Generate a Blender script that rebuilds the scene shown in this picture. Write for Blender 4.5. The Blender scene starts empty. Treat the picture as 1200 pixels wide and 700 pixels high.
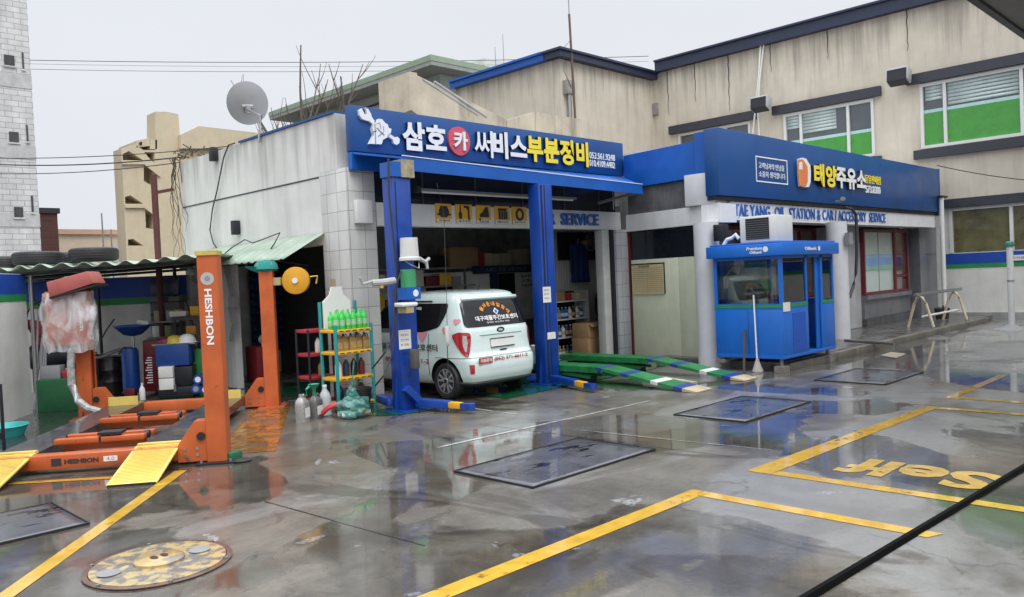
import bpy, bmesh, math, random
from mathutils import Matrix, Vector
random.seed(7)
R = math.radians
sc = bpy.context.scene
COL = sc.collection

# ------------------------------------------------------------------ camera, sky, sun, exposure
F, TH, HZ, CH = 945.0, 0.045, 24.0, 1.85          # focal length in photo pixels, roll, horizon offset, eye height
PITCH = math.atan(HZ / F)
FW0, RT, UP0 = Vector((1, 1, 0)).normalized(), Vector((1, -1, 0)).normalized(), Vector((0, 0, 1))
FW = FW0 * math.cos(PITCH) - UP0 * math.sin(PITCH)
UP = UP0 * math.cos(PITCH) + FW0 * math.sin(PITCH)
EYE = Vector((0, 0, CH))
cam = bpy.data.cameras.new('camera'); cam_o = bpy.data.objects.new('camera', cam); COL.objects.link(cam_o)
cam.sensor_width = 36; cam.lens = F / 1200 * 36; cam.clip_end = 2000; cam.clip_start = 0.05
# the picture's right axis in the scene: u' = u cos - v sin, v' = u sin + v cos
ax = RT * math.cos(TH) - UP * math.sin(TH)
ay = RT * math.sin(TH) + UP * math.cos(TH)
az = -FW
m = Matrix((ax, ay, az)).transposed().to_4x4(); m.translation = EYE
cam_o.matrix_world = m
sc.camera = cam_o

w = bpy.data.worlds.new('World'); sc.world = w; w.use_nodes = True
nt = w.node_tree; nt.nodes.clear()
SUN_EL, SUN_AZ = R(55), R(200)
sky = nt.nodes.new('ShaderNodeTexSky'); sky.sky_type = 'NISHITA'; sky.sun_disc = False
sky.sun_elevation = SUN_EL; sky.sun_rotation = SUN_AZ; sky.air_density = 1.0; sky.dust_density = 6.0; sky.ozone_density = 1.0
hs = nt.nodes.new('ShaderNodeHueSaturation'); hs.inputs['Saturation'].default_value = 0.10
nt.links.new(sky.outputs[0], hs.inputs['Color'])
# overcast cloud layer: even grey, brighter towards the zenith
tc = nt.nodes.new('ShaderNodeTexCoord'); sx = nt.nodes.new('ShaderNodeSeparateXYZ')
nt.links.new(tc.outputs['Generated'], sx.inputs[0])
cr = nt.nodes.new('ShaderNodeMapRange'); cr.inputs[1].default_value = 0.36; cr.inputs[2].default_value = 0.95
cr.inputs[3].default_value = 5.95; cr.inputs[4].default_value = 22.5
nt.links.new(sx.outputs['Z'], cr.inputs[0])
cn = nt.nodes.new('ShaderNodeTexNoise'); cn.inputs['Scale'].default_value = 2.2; cn.inputs['Detail'].default_value = 4
nt.links.new(tc.outputs['Generated'], cn.inputs['Vector'])
cm = nt.nodes.new('ShaderNodeMapRange'); cm.inputs[3].default_value = 0.95; cm.inputs[4].default_value = 1.06
nt.links.new(cn.outputs['Fac'], cm.inputs[0])
mu = nt.nodes.new('ShaderNodeMath'); mu.operation = 'MULTIPLY'
nt.links.new(cr.outputs[0], mu.inputs[0]); nt.links.new(cm.outputs[0], mu.inputs[1])
cc = nt.nodes.new('ShaderNodeVectorMath'); cc.operation = 'SCALE'; cc.inputs[0].default_value = (0.95, 0.99, 1.055)
nt.links.new(mu.outputs[0], cc.inputs['Scale'])
mx = nt.nodes.new('ShaderNodeMix'); mx.data_type = 'RGBA'; mx.inputs[0].default_value = 0.92
nt.links.new(hs.outputs[0], mx.inputs[6]); nt.links.new(cc.outputs[0], mx.inputs[7])
bg = nt.nodes.new('ShaderNodeBackground'); bg.inputs['Strength'].default_value = 0.10
out = nt.nodes.new('ShaderNodeOutputWorld')
nt.links.new(mx.outputs[2], bg.inputs[0]); nt.links.new(bg.outputs[0], out.inputs[0])

sl = bpy.data.lights.new('sun', 'SUN'); sl.energy = 0.7; sl.angle = R(25); sl.color = (1.0, 0.97, 0.93)
so = bpy.data.objects.new('sun', sl); COL.objects.link(so)
sd = Vector((math.sin(SUN_AZ) * math.cos(SUN_EL), math.cos(SUN_AZ) * math.cos(SUN_EL), math.sin(SUN_EL)))
so.rotation_euler = sd.to_track_quat('Z', 'Y').to_euler()
sc.view_settings.view_transform = 'Standard'; sc.view_settings.look = 'None'
sc.view_settings.exposure = 0.54; sc.view_settings.gamma = 1.0; sc.view_settings.use_curve_mapping = False
sc.cycles.max_bounces = 8; sc.cycles.transparent_max_bounces = 10
sc.cycles.use_denoising = True

# ------------------------------------------------------------------ where things stand: a photo pixel on a known plane
def ray(x, y):
    u, v = x - 600, y - 350
    c, s = math.cos(TH), math.sin(TH)
    return FW * F + RT * (u * c - v * s) - UP * (u * s + v * c)
def G(x, y, z=0.0):
    d = ray(x, y); return EYE + d * ((z - CH) / d.z)
def PX(x, y, X):
    d = ray(x, y); return EYE + d * (X / d.x)
def PY(x, y, Y):
    d = ray(x, y); return EYE + d * (Y / d.y)
LB = Vector((3.89, 8.52, 0)); LD = Vector((.6, .8, 0)); LW = Vector((-.8, .6, 0))
def PDw(x, y, d):                                  # on the plane a distance d along the four-post lift
    r = ray(x, y); return EYE + r * ((LB + LD * d - EYE).dot(LD) / r.dot(LD))
def PWd(x, y, w_):
    r = ray(x, y); return EYE + r * ((LB + LW * w_ - EYE).dot(LW) / r.dot(LW))

# ------------------------------------------------------------------ materials
MATS = {}
def mat(name, col, rough=.6, metal=0., var=.12, vs=3., streak=0., sc_col=(.04, .038, .033), bump=0., bs=40., coat=0., spec=.5, rvar=.1, ss=(2.6, 2.6, .28), st=(.5, .78), chip=0., chip_col=(.10, .055, .035), drip=None):
    if name in MATS: return MATS[name]
    m = bpy.data.materials.new(name); m.use_nodes = True; MATS[name] = m
    n = m.node_tree; b = n.nodes['Principled BSDF']; L = n.links
    b.inputs['Metallic'].default_value = metal; b.inputs['Roughness'].default_value = rough
    b.inputs['Coat Weight'].default_value = coat; b.inputs['Coat Roughness'].default_value = .04
    b.inputs['Specular IOR Level'].default_value = spec
    t = n.nodes.new('ShaderNodeTexCoord')
    no = n.nodes.new('ShaderNodeTexNoise'); no.inputs['Scale'].default_value = vs; no.inputs['Detail'].default_value = 7; no.inputs['Roughness'].default_value = .62
    L.new(t.outputs['Object'], no.inputs['Vector'])
    mr = n.nodes.new('ShaderNodeMapRange'); mr.inputs[1].default_value = .3; mr.inputs[2].default_value = .7
    mr.inputs[3].default_value = 1 - var; mr.inputs[4].default_value = 1 + var * .6
    L.new(no.outputs['Fac'], mr.inputs[0])
    vm = n.nodes.new('ShaderNodeVectorMath'); vm.operation = 'SCALE'; vm.inputs[0].default_value = col[:3]
    L.new(mr.outputs[0], vm.inputs['Scale'])
    c_out = vm.outputs[0]
    if streak > 0:
        mp = n.nodes.new('ShaderNodeMapping'); mp.inputs['Scale'].default_value = ss
        L.new(t.outputs['Object'], mp.inputs[0])
        n2 = n.nodes.new('ShaderNodeTexNoise'); n2.inputs['Scale'].default_value = 1.0; n2.inputs['Detail'].default_value = 8; n2.inputs['Roughness'].default_value = .65
        L.new(mp.outputs[0], n2.inputs['Vector'])
        r2 = n.nodes.new('ShaderNodeMapRange'); r2.inputs[1].default_value = st[0]; r2.inputs[2].default_value = st[1]; r2.inputs[4].default_value = streak
        L.new(n2.outputs['Fac'], r2.inputs[0])
        mi = n.nodes.new('ShaderNodeMix'); mi.data_type = 'RGBA'; mi.inputs[7].default_value = (*sc_col, 1)
        L.new(r2.outputs[0], mi.inputs[0]); L.new(c_out, mi.inputs[6]); c_out = mi.outputs[2]
    if drip:                                                      # rain-washed dirt running down from an edge at height drip[0]
        mp6 = n.nodes.new('ShaderNodeMapping'); mp6.inputs['Scale'].default_value = (3.4, 3.4, .12); L.new(t.outputs['Object'], mp6.inputs[0])
        n6 = n.nodes.new('ShaderNodeTexNoise'); n6.inputs['Scale'].default_value = 1.3; n6.inputs['Detail'].default_value = 9; n6.inputs['Roughness'].default_value = .7; L.new(mp6.outputs[0], n6.inputs['Vector'])
        s6 = n.nodes.new('ShaderNodeSeparateXYZ'); L.new(t.outputs['Object'], s6.inputs[0])
        r6 = n.nodes.new('ShaderNodeMapRange'); r6.inputs[1].default_value = drip[0] - drip[1]; r6.inputs[2].default_value = drip[0]; L.new(s6.outputs[2], r6.inputs[0])
        a6 = n.nodes.new('ShaderNodeMath'); a6.operation = 'MULTIPLY_ADD'; a6.inputs[1].default_value = .34; L.new(r6.outputs[0], a6.inputs[0]); L.new(n6.outputs['Fac'], a6.inputs[2])
        q6 = n.nodes.new('ShaderNodeMapRange'); q6.interpolation_type = 'SMOOTHSTEP'; q6.inputs[1].default_value = .66; q6.inputs[2].default_value = .95; q6.inputs[4].default_value = drip[2]; L.new(a6.outputs[0], q6.inputs[0])
        m6 = n.nodes.new('ShaderNodeMix'); m6.data_type = 'RGBA'; m6.inputs[7].default_value = (.10, .09, .075, 1); L.new(q6.outputs[0], m6.inputs[0]); L.new(c_out, m6.inputs[6]); c_out = m6.outputs[2]
    if chip > 0:                                                  # chipped and scuffed paint
        n3 = n.nodes.new('ShaderNodeTexNoise'); n3.inputs['Scale'].default_value = 9; n3.inputs['Detail'].default_value = 9; n3.inputs['Roughness'].default_value = .75
        L.new(t.outputs['Object'], n3.inputs['Vector'])
        r3 = n.nodes.new('ShaderNodeMapRange'); r3.inputs[1].default_value = .70 - chip * .1; r3.inputs[2].default_value = .72 - chip * .1; r3.inputs[4].default_value = .85
        L.new(n3.outputs['Fac'], r3.inputs[0])
        m5 = n.nodes.new('ShaderNodeMix'); m5.data_type = 'RGBA'; m5.inputs[7].default_value = (*chip_col, 1)
        L.new(r3.outputs[0], m5.inputs[0]); L.new(c_out, m5.inputs[6]); c_out = m5.outputs[2]
    L.new(c_out, b.inputs['Base Color'])
    if rvar > 0 and metal < .9:
        m3 = n.nodes.new('ShaderNodeMapRange'); m3.inputs[1].default_value = .3; m3.inputs[2].default_value = .7
        m3.inputs[3].default_value = max(.02, rough - rvar); m3.inputs[4].default_value = min(1, rough + rvar)
        L.new(no.outputs['Fac'], m3.inputs[0]); L.new(m3.outputs[0], b.inputs['Roughness'])
    if bump > 0:
        n4 = n.nodes.new('ShaderNodeTexNoise'); n4.inputs['Scale'].default_value = bs; n4.inputs['Detail'].default_value = 6
        L.new(t.outputs['Object'], n4.inputs['Vector'])
        bu = n.nodes.new('ShaderNodeBump'); bu.inputs['Strength'].default_value = bump; bu.inputs['Distance'].default_value = .02
        L.new(n4.outputs['Fac'], bu.inputs['Height']); L.new(bu.outputs[0], b.inputs['Normal'])
    return m

def tilemat(name, c1, c2, mortar, bw, bh, ms, rough=.6, off=.5, bump=.4, var=.0, stain=.0):
    if name in MATS: return MATS[name]
    m = bpy.data.materials.new(name); m.use_nodes = True; MATS[name] = m
    n = m.node_tree; b = n.nodes['Principled BSDF']; L = n.links
    b.inputs['Roughness'].default_value = rough
    t = n.nodes.new('ShaderNodeTexCoord'); s = n.nodes.new('ShaderNodeSeparateXYZ'); L.new(t.outputs['Object'], s.inputs[0])
    ad = n.nodes.new('ShaderNodeMath'); ad.operation = 'ADD'; L.new(s.outputs[0], ad.inputs[0]); L.new(s.outputs[1], ad.inputs[1])
    cb = n.nodes.new('ShaderNodeCombineXYZ'); L.new(ad.outputs[0], cb.inputs[0]); L.new(s.outputs[2], cb.inputs[1])
    br = n.nodes.new('ShaderNodeTexBrick'); br.offset = off
    br.inputs['Color1'].default_value = (*c1, 1); br.inputs['Color2'].default_value = (*c2, 1); br.inputs['Mortar'].default_value = (*mortar, 1)
    br.inputs['Scale'].default_value = 1; br.inputs['Mortar Size'].default_value = ms; br.inputs['Brick Width'].default_value = bw; br.inputs['Row Height'].default_value = bh
    br.inputs['Mortar Smooth'].default_value = .1
    L.new(cb.outputs[0], br.inputs['Vector'])
    no = n.nodes.new('ShaderNodeTexNoise'); no.inputs['Scale'].default_value = 1.1; no.inputs['Detail'].default_value = 8; no.inputs['Roughness'].default_value = .7
    mp = n.nodes.new('ShaderNodeMapping'); mp.inputs['Scale'].default_value = (1.5, 1.5, .4)
    L.new(t.outputs['Object'], mp.inputs[0]); L.new(mp.outputs[0], no.inputs['Vector'])
    mr = n.nodes.new('ShaderNodeMapRange'); mr.inputs[1].default_value = .35; mr.inputs[2].default_value = .7; mr.inputs[3].default_value = 1.08; mr.inputs[4].default_value = 1 - stain
    L.new(no.outputs['Fac'], mr.inputs[0])
    vm = n.nodes.new('ShaderNodeVectorMath'); vm.operation = 'SCALE'; L.new(br.outputs['Color'], vm.inputs[0]); L.new(mr.outputs[0], vm.inputs['Scale'])
    L.new(vm.outputs[0], b.inputs['Base Color'])
    bu = n.nodes.new('ShaderNodeBump'); bu.inputs['Strength'].default_value = bump; bu.inputs['Distance'].default_value = .01; bu.invert = True
    L.new(br.outputs['Fac'], bu.inputs['Height']); L.new(bu.outputs[0], b.inputs['Normal'])
    return m

def glassmat(name, tint=(.9, .95, .95), refl=1.0):
    m = bpy.data.materials.new(name); m.use_nodes = True; n = m.node_tree; n.nodes.clear(); L = n.links
    tr = n.nodes.new('ShaderNodeBsdfTransparent'); tr.inputs[0].default_value = (*tint, 1)
    gl = n.nodes.new('ShaderNodeBsdfGlossy'); gl.inputs['Roughness'].default_value = .02
    fr = n.nodes.new('ShaderNodeFresnel'); fr.inputs['IOR'].default_value = 1.5
    ml = n.nodes.new('ShaderNodeMath'); ml.operation = 'MULTIPLY'; ml.inputs[1].default_value = refl; L.new(fr.outputs[0], ml.inputs[0])
    mi = n.nodes.new('ShaderNodeMixShader'); o = n.nodes.new('ShaderNodeOutputMaterial')
    L.new(ml.outputs[0], mi.inputs[0]); L.new(tr.outputs[0], mi.inputs[1]); L.new(gl.outputs[0], mi.inputs[2]); L.new(mi.outputs[0], o.inputs[0])
    return m
def wrapmat():
    m = bpy.data.materials.new('plastic_wrap'); m.use_nodes = True; n = m.node_tree; n.nodes.clear(); L = n.links
    t = n.nodes.new('ShaderNodeTexCoord')
    mp = n.nodes.new('ShaderNodeMapping'); mp.inputs['Scale'].default_value = (.7, .7, .35); mp.inputs['Rotation'].default_value = (.5, .6, .3); L.new(t.outputs['Object'], mp.inputs[0])
    no = n.nodes.new('ShaderNodeTexNoise'); no.inputs['Scale'].default_value = 8; no.inputs['Detail'].default_value = 6; no.inputs['Distortion'].default_value = .9; L.new(mp.outputs[0], no.inputs['Vector'])
    bu = n.nodes.new('ShaderNodeBump'); bu.inputs['Strength'].default_value = 1; bu.inputs['Distance'].default_value = .05; L.new(no.outputs['Fac'], bu.inputs['Height'])
    b = n.nodes.new('ShaderNodeBsdfPrincipled'); b.inputs['Base Color'].default_value = (.75, .75, .76, 1); b.inputs['Roughness'].default_value = .08; L.new(bu.outputs[0], b.inputs['Normal'])
    tr = n.nodes.new('ShaderNodeBsdfTransparent')
    mr = n.nodes.new('ShaderNodeMapRange'); mr.inputs[1].default_value = .38; mr.inputs[2].default_value = .66; mr.inputs[3].default_value = .22; mr.inputs[4].default_value = .78; L.new(no.outputs['Fac'], mr.inputs[0])
    mi = n.nodes.new('ShaderNodeMixShader'); o = n.nodes.new('ShaderNodeOutputMaterial')
    L.new(mr.outputs[0], mi.inputs[0]); L.new(tr.outputs[0], mi.inputs[1]); L.new(b.outputs[0], mi.inputs[2]); L.new(mi.outputs[0], o.inputs[0])
    return m

# ------------------------------------------------------------------ mesh builder
MROOT = {}
def tag(o, label=None, cat=None, group=None, kind=None):
    if label: o['label'] = label
    if cat: o['category'] = cat
    if group: o['group'] = group
    if kind: o['kind'] = kind
    return o
def thing(name, label, cat, loc=(0, 0, 0), rot=0., group=None):
    o = bpy.data.objects.new(name, None); COL.objects.link(o); o.empty_display_size = .2
    o.location = loc; o.rotation_euler = (0, 0, rot)
    MROOT[o.name] = Matrix.Translation(Vector(loc)) @ Matrix.Rotation(rot, 4, 'Z')
    return tag(o, label, cat, group)
def rootM(o):
    while o.parent: o = o.parent
    return MROOT[o.name]
class MB:
    def __init__(s, M=None): s.v, s.f, s.mi, s.M = [], [], [], M
    def add(s, vs, fs, mi=0):
        k = len(s.v)
        s.v += [(s.M @ Vector(p)) if s.M else Vector(p) for p in vs]
        s.f += [[i + k for i in f] for f in fs]; s.mi += [mi] * len(fs)
        return s
    def box(s, x0, x1, y0, y1, z0, z1, mi=0):
        p = [(x, y, z) for z in (z0, z1) for y in (y0, y1) for x in (x0, x1)]
        return s.add(p, [(0, 2, 3, 1), (4, 5, 7, 6), (0, 1, 5, 4), (2, 6, 7, 3), (0, 4, 6, 2), (1, 3, 7, 5)], mi)
    def bar(s, p0, p1, wd, ht, mi=0, up=(0, 0, 1)):          # a rectangular bar from p0 to p1
        p0, p1 = Vector(p0), Vector(p1); d = (p1 - p0).normalized(); u = Vector(up)
        if abs(d.dot(u)) > .98: u = Vector((1, 0, 0))
        a = d.cross(u).normalized(); b = a.cross(d)
        q = []
        for p in (p0, p1):
            for sa, sb in ((-1, -1), (1, -1), (1, 1), (-1, 1)): q.append(p + a * sa * wd / 2 + b * sb * ht / 2)
        return s.add(q, [(3, 2, 1, 0), (4, 5, 6, 7), (0, 1, 5, 4), (1, 2, 6, 5), (2, 3, 7, 6), (3, 0, 4, 7)], mi)
    def cyl(s, p0, p1, r0, r1=None, n=16, mi=0):
        p0, p1 = Vector(p0), Vector(p1); r1 = r0 if r1 is None else r1
        d = (p1 - p0).normalized(); u = Vector((0, 0, 1)) if abs(d.z) < .9 else Vector((1, 0, 0))
        a = d.cross(u).normalized(); b = d.cross(a); q = []
        for p, r in ((p0, r0), (p1, r1)):
            for i in range(n):
                t = 2 * math.pi * i / n; q.append(p + (a * math.cos(t) + b * math.sin(t)) * r)
        fs = [(i, (i + 1) % n, n + (i + 1) % n, n + i) for i in range(n)] + [tuple(range(n))[::-1], tuple(range(n, 2 * n))]
        return s.add(q, fs, mi)
    def tube(s, pts, r, n=8, mi=0, r1=None):
        pts = [Vector(p) for p in pts]; q = []; k = len(pts); r1 = r if r1 is None else r1
        for i, p in enumerate(pts):
            d = (pts[min(i + 1, k - 1)] - pts[max(i - 1, 0)]).normalized()
            u = Vector((0, 0, 1)) if abs(d.z) < .9 else Vector((1, .3, 0)).normalized()
            a = d.cross(u).normalized(); b = d.cross(a); rr = r + (r1 - r) * i / (k - 1)
            for j in range(n):
                t = 2 * math.pi * j / n; q.append(p + (a * math.cos(t) + b * math.sin(t)) * rr)
        fs = [(i * n + j, i * n + (j + 1) % n, (i + 1) * n + (j + 1) % n, (i + 1) * n + j) for i in range(k - 1) for j in range(n)]
        fs += [tuple(range(n))[::-1], tuple(range((k - 1) * n, k * n))]
        return s.add(q, fs, mi)
    def prism(s, poly, o, ux, uy, t, mi=0, back=0.):        # a 2D outline raised from `back` to t along its normal
        o, ux, uy = Vector(o), Vector(ux), Vector(uy); nn = ux.cross(uy).normalized(); n = len(poly)
        q = [o + ux * a + uy * b + nn * back for a, b in poly] + [o + ux * a + uy * b + nn * t for a, b in poly]
        fs = [tuple(range(n))[::-1], tuple(range(n, 2 * n))] + [(i, (i + 1) % n, n + (i + 1) % n, n + i) for i in range(n)]
        return s.add(q, fs, mi)
    def solid(s, pts, off, mi=0):                            # a 3D outline pushed by a vector
        pts = [Vector(p) for p in pts]; off = Vector(off); n = len(pts)
        return s.add(pts + [p + off for p in pts], [tuple(range(n)), tuple(range(n, 2 * n))[::-1]] + [(i, n + i, n + (i + 1) % n, (i + 1) % n) for i in range(n)], mi)
    def lathe(s, prof, o=(0, 0, 0), n=20, mi=0, axis='z', cap=True):
        o = Vector(o); q = []
        for r, h in prof:
            for i in range(n):
                t = 2 * math.pi * i / n; c, d = r * math.cos(t), r * math.sin(t)
                q.append(o + (Vector((c, d, h)) if axis == 'z' else Vector((h, c, d)) if axis == 'x' else Vector((d, h, c))))
        k = len(prof)
        fs = [(i * n + j, i * n + (j + 1) % n, (i + 1) * n + (j + 1) % n, (i + 1) * n + j) for i in range(k - 1) for j in range(n)]
        if cap: fs += [tuple(range(n))[::-1], tuple(range((k - 1) * n, k * n))]
        return s.add(q, fs, mi)
    def grid(s, fn, nu, nv, mi=0, close_u=False):
        q = [fn(i / nu, j / nv) for j in range(nv + 1) for i in range(nu + 1)]
        return s.add(q, [(j * (nu + 1) + i, j * (nu + 1) + i + 1, (j + 1) * (nu + 1) + i + 1, (j + 1) * (nu + 1) + i) for j in range(nv) for i in range(nu)], mi)
    def build(s, name, m, parent=None, label=None, cat=None, group=None, kind=None, base=None, bev=0., ang=35, flat=False, solidify=0.):
        me = bpy.data.meshes.new(name)
        if parent is not None: inv = rootM(parent).inverted()
        else: inv = Matrix.Translation(-Vector(base)) if base is not None else Matrix.Identity(4)
        me.from_pydata([inv @ p for p in s.v], [], s.f)
        ms = m if isinstance(m, (list, tuple)) else [m]
        for x in ms: me.materials.append(x)
        for p, i in zip(me.polygons, s.mi): p.material_index = i
        bm = bmesh.new(); bm.from_mesh(me)
        bmesh.ops.recalc_face_normals(bm, faces=bm.faces)
        if bev > 0:
            es = [e for e in bm.edges if len(e.link_faces) == 2 and e.calc_face_angle(0) > R(30)]
            bmesh.ops.bevel(bm, geom=es, offset=bev, segments=2, profile=.5, affect='EDGES', clamp_overlap=True)
        bm.to_mesh(me); bm.free()
        if not flat:
            for p in me.polygons: p.use_smooth = True
            me.set_sharp_from_angle(angle=R(ang))
        o = bpy.data.objects.new(name, me); COL.objects.link(o)
        if parent is not None: o.parent = parent
        else:
            if base is not None: o.location = base
            MROOT[o.name] = Matrix.Translation(Vector(base)) if base is not None else Matrix.Identity(4)
        if solidify:
            md = o.modifiers.new('thickness', 'SOLIDIFY'); md.thickness = solidify; md.offset = 0
        return tag(o, label, cat, group, kind)
def dup(root, loc, rot=None, label=None, group=None):
    def cp(o, par):
        c = o.copy(); COL.objects.link(c)
        if par is not None: c.parent = par
        for ch in KIDS.get(o.name, []): cp(ch, c)
        return c
    KIDS = {}
    for o in bpy.data.objects:
        if o.parent: KIDS.setdefault(o.parent.name, []).append(o)
    r = cp(root, None); r.location = loc
    if rot is not None: r.rotation_euler = (0, 0, rot)
    MROOT[r.name] = Matrix.Translation(Vector(loc)) @ Matrix.Rotation(r.rotation_euler.z, 4, 'Z')
    if label: r['label'] = label
    if group: r['group'] = group
    return r

# ------------------------------------------------------------------ lettering: real raised letters fitted to a width and height
def islands(mb):                                               # every loose piece of a builder as a builder of its own
    par = list(range(len(mb.v)))
    def fd(i):
        while par[i] != i: par[i] = par[par[i]]; i = par[i]
        return i
    for f in mb.f:
        for j in f[1:]: par[fd(f[0])] = fd(j)
    gs = {}
    for f, m_ in zip(mb.f, mb.mi): gs.setdefault(fd(f[0]), []).append((f, m_))
    out_ = []
    for fs in gs.values():
        ids = sorted({i for f, _ in fs for i in f}); mp = {a: b for b, a in enumerate(ids)}
        q = MB(); q.v = [mb.v[i] for i in ids]; q.f = [[mp[i] for i in f] for f, _ in fs]; q.mi = [m_ for _, m_ in fs]; out_.append(q)
    return out_
def build_each(mb, name, m, parent, **kw_): return [q.build(name, m, parent, **kw_) for q in islands(mb)]
def letters(body, o, ux, uy, wd, ht, m, parent, name='lettering', t=.01, bold=.0, label=None, spacing=1.0, shear=0., ret=None, split=0.):
    cu = bpy.data.curves.new('t', 'FONT'); cu.body = body; cu.size = 1; cu.offset = bold; cu.extrude = .5; cu.resolution_u = 3
    cu.space_character = spacing; cu.shear = shear
    ob = bpy.data.objects.new('t', cu); COL.objects.link(ob)
    dg = bpy.context.evaluated_depsgraph_get(); me = bpy.data.meshes.new_from_object(ob.evaluated_get(dg))
    bpy.data.objects.remove(ob); bpy.data.curves.remove(cu)
    xs = [v.co.x for v in me.vertices]; ys = [v.co.y for v in me.vertices]
    x0, x1, y0, y1 = min(xs), max(xs), min(ys), max(ys)
    o, ux, uy = Vector(o), Vector(ux).normalized(), Vector(uy).normalized(); nn = ux.cross(uy)
    mb = MB()
    mb.v = [o + ux * ((v.co.x - x0) / (x1 - x0) * wd) + uy * ((v.co.y - y0) / (y1 - y0) * ht) + nn * ((v.co.z + .5) * t) for v in me.vertices]
    mb.f = [list(p.vertices) for p in me.polygons]; mb.mi = [0 if (t < .04 or p.normal.z > .7) else 1 for p in me.polygons]
    bpy.data.meshes.remove(me)
    if split:                                                     # one mesh per word
        isl = sorted(islands(mb), key=lambda q: min((v - o).dot(ux) for v in q.v)); words = []; end = None
        for q in isl:
            a_, b_ = min((v - o).dot(ux) for v in q.v), max((v - o).dot(ux) for v in q.v)
            if end is None or a_ - end > split: words.append(MB()); end = b_
            w_ = words[-1]; n0 = len(w_.v); w_.v += q.v; w_.f += [[i + n0 for i in f] for f in q.f]; w_.mi += q.mi; end = max(end, b_)
        return [q.build(name, [m, ret or M_ret] if t >= .04 else m, parent, flat=True) for q in words]
    return mb.build(name, [m, ret or M_ret] if t >= .04 else m, parent, label=label, flat=True)
def text_px(body, a, b, Y, m, parent, **k):                 # letters on a wall facing the camera side (-Y), from photo pixels (left,bottom),(right,top)
    p, q = PY(a[0], a[1], Y), PY(b[0], b[1], Y)
    mid = (a[0] + b[0]) / 2
    z0, z1 = PY(mid, k.pop('yb', a[1]), Y).z, PY(mid, k.pop('yt', b[1]), Y).z
    return letters(body, (p.x, Y, z0), (1, 0, 0), (0, 0, 1), q.x - p.x, z1 - z0, m, parent, **k)

# common materials
M_white = mat('white_paint', (.72, .72, .70), .55, var=.08, streak=.25, sc_col=(.25, .24, .22))
M_trim = mat('dark_trim', (.035, .038, .05), .5)
M_black = mat('black_rubber', (.018, .018, .02), .5)
M_steel = mat('bare_steel', (.42, .42, .42), .35, metal=.9)
M_grey = mat('grey_paint', (.25, .25, .26), .5)
M_ret = mat('letter_return', (.012, .016, .04), .5)
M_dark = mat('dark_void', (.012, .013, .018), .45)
M_signblue = mat('sign_blue', (.005, .066, .24), .40, var=.12, vs=1.2, streak=.15, sc_col=(.02, .06, .15))
M_blue = mat('lift_blue', (.006, .054, .33), .36, var=.28, vs=2.5, coat=.15, streak=.35, sc_col=(.006, .02, .10), chip=.75, chip_col=(.05, .06, .10))
M_kblue = mat('kiosk_blue', (.012, .145, .58), .38, var=.16, vs=1.6, streak=.28, sc_col=(.02, .10, .34), chip=.45, chip_col=(.06, .10, .2))
M_orange = mat('lift_orange', (.53, .112, .028), .42, var=.24, vs=2.2, streak=.35, sc_col=(.20, .05, .02), chip=.8, chip_col=(.10, .06, .045))
M_yellow = mat('safety_yellow', (.74, .55, .13), .5, var=.22, vs=2.5, streak=.3, sc_col=(.35, .25, .10), chip=.7, chip_col=(.22, .17, .10))
M_letw = mat('letter_white', (.8, .8, .78), .45, var=.04)
M_lety = mat('letter_yellow', (.88, .7, .05), .45, var=.04)
M_green = mat('stripe_green', (.02, .25, .07), .5)
M_paper = mat('paper', (.75, .74, .7), .7)
M_ink = mat('ink', (.03, .03, .035), .6)
M_glass = glassmat('clear_glass', refl=1.7)
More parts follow.
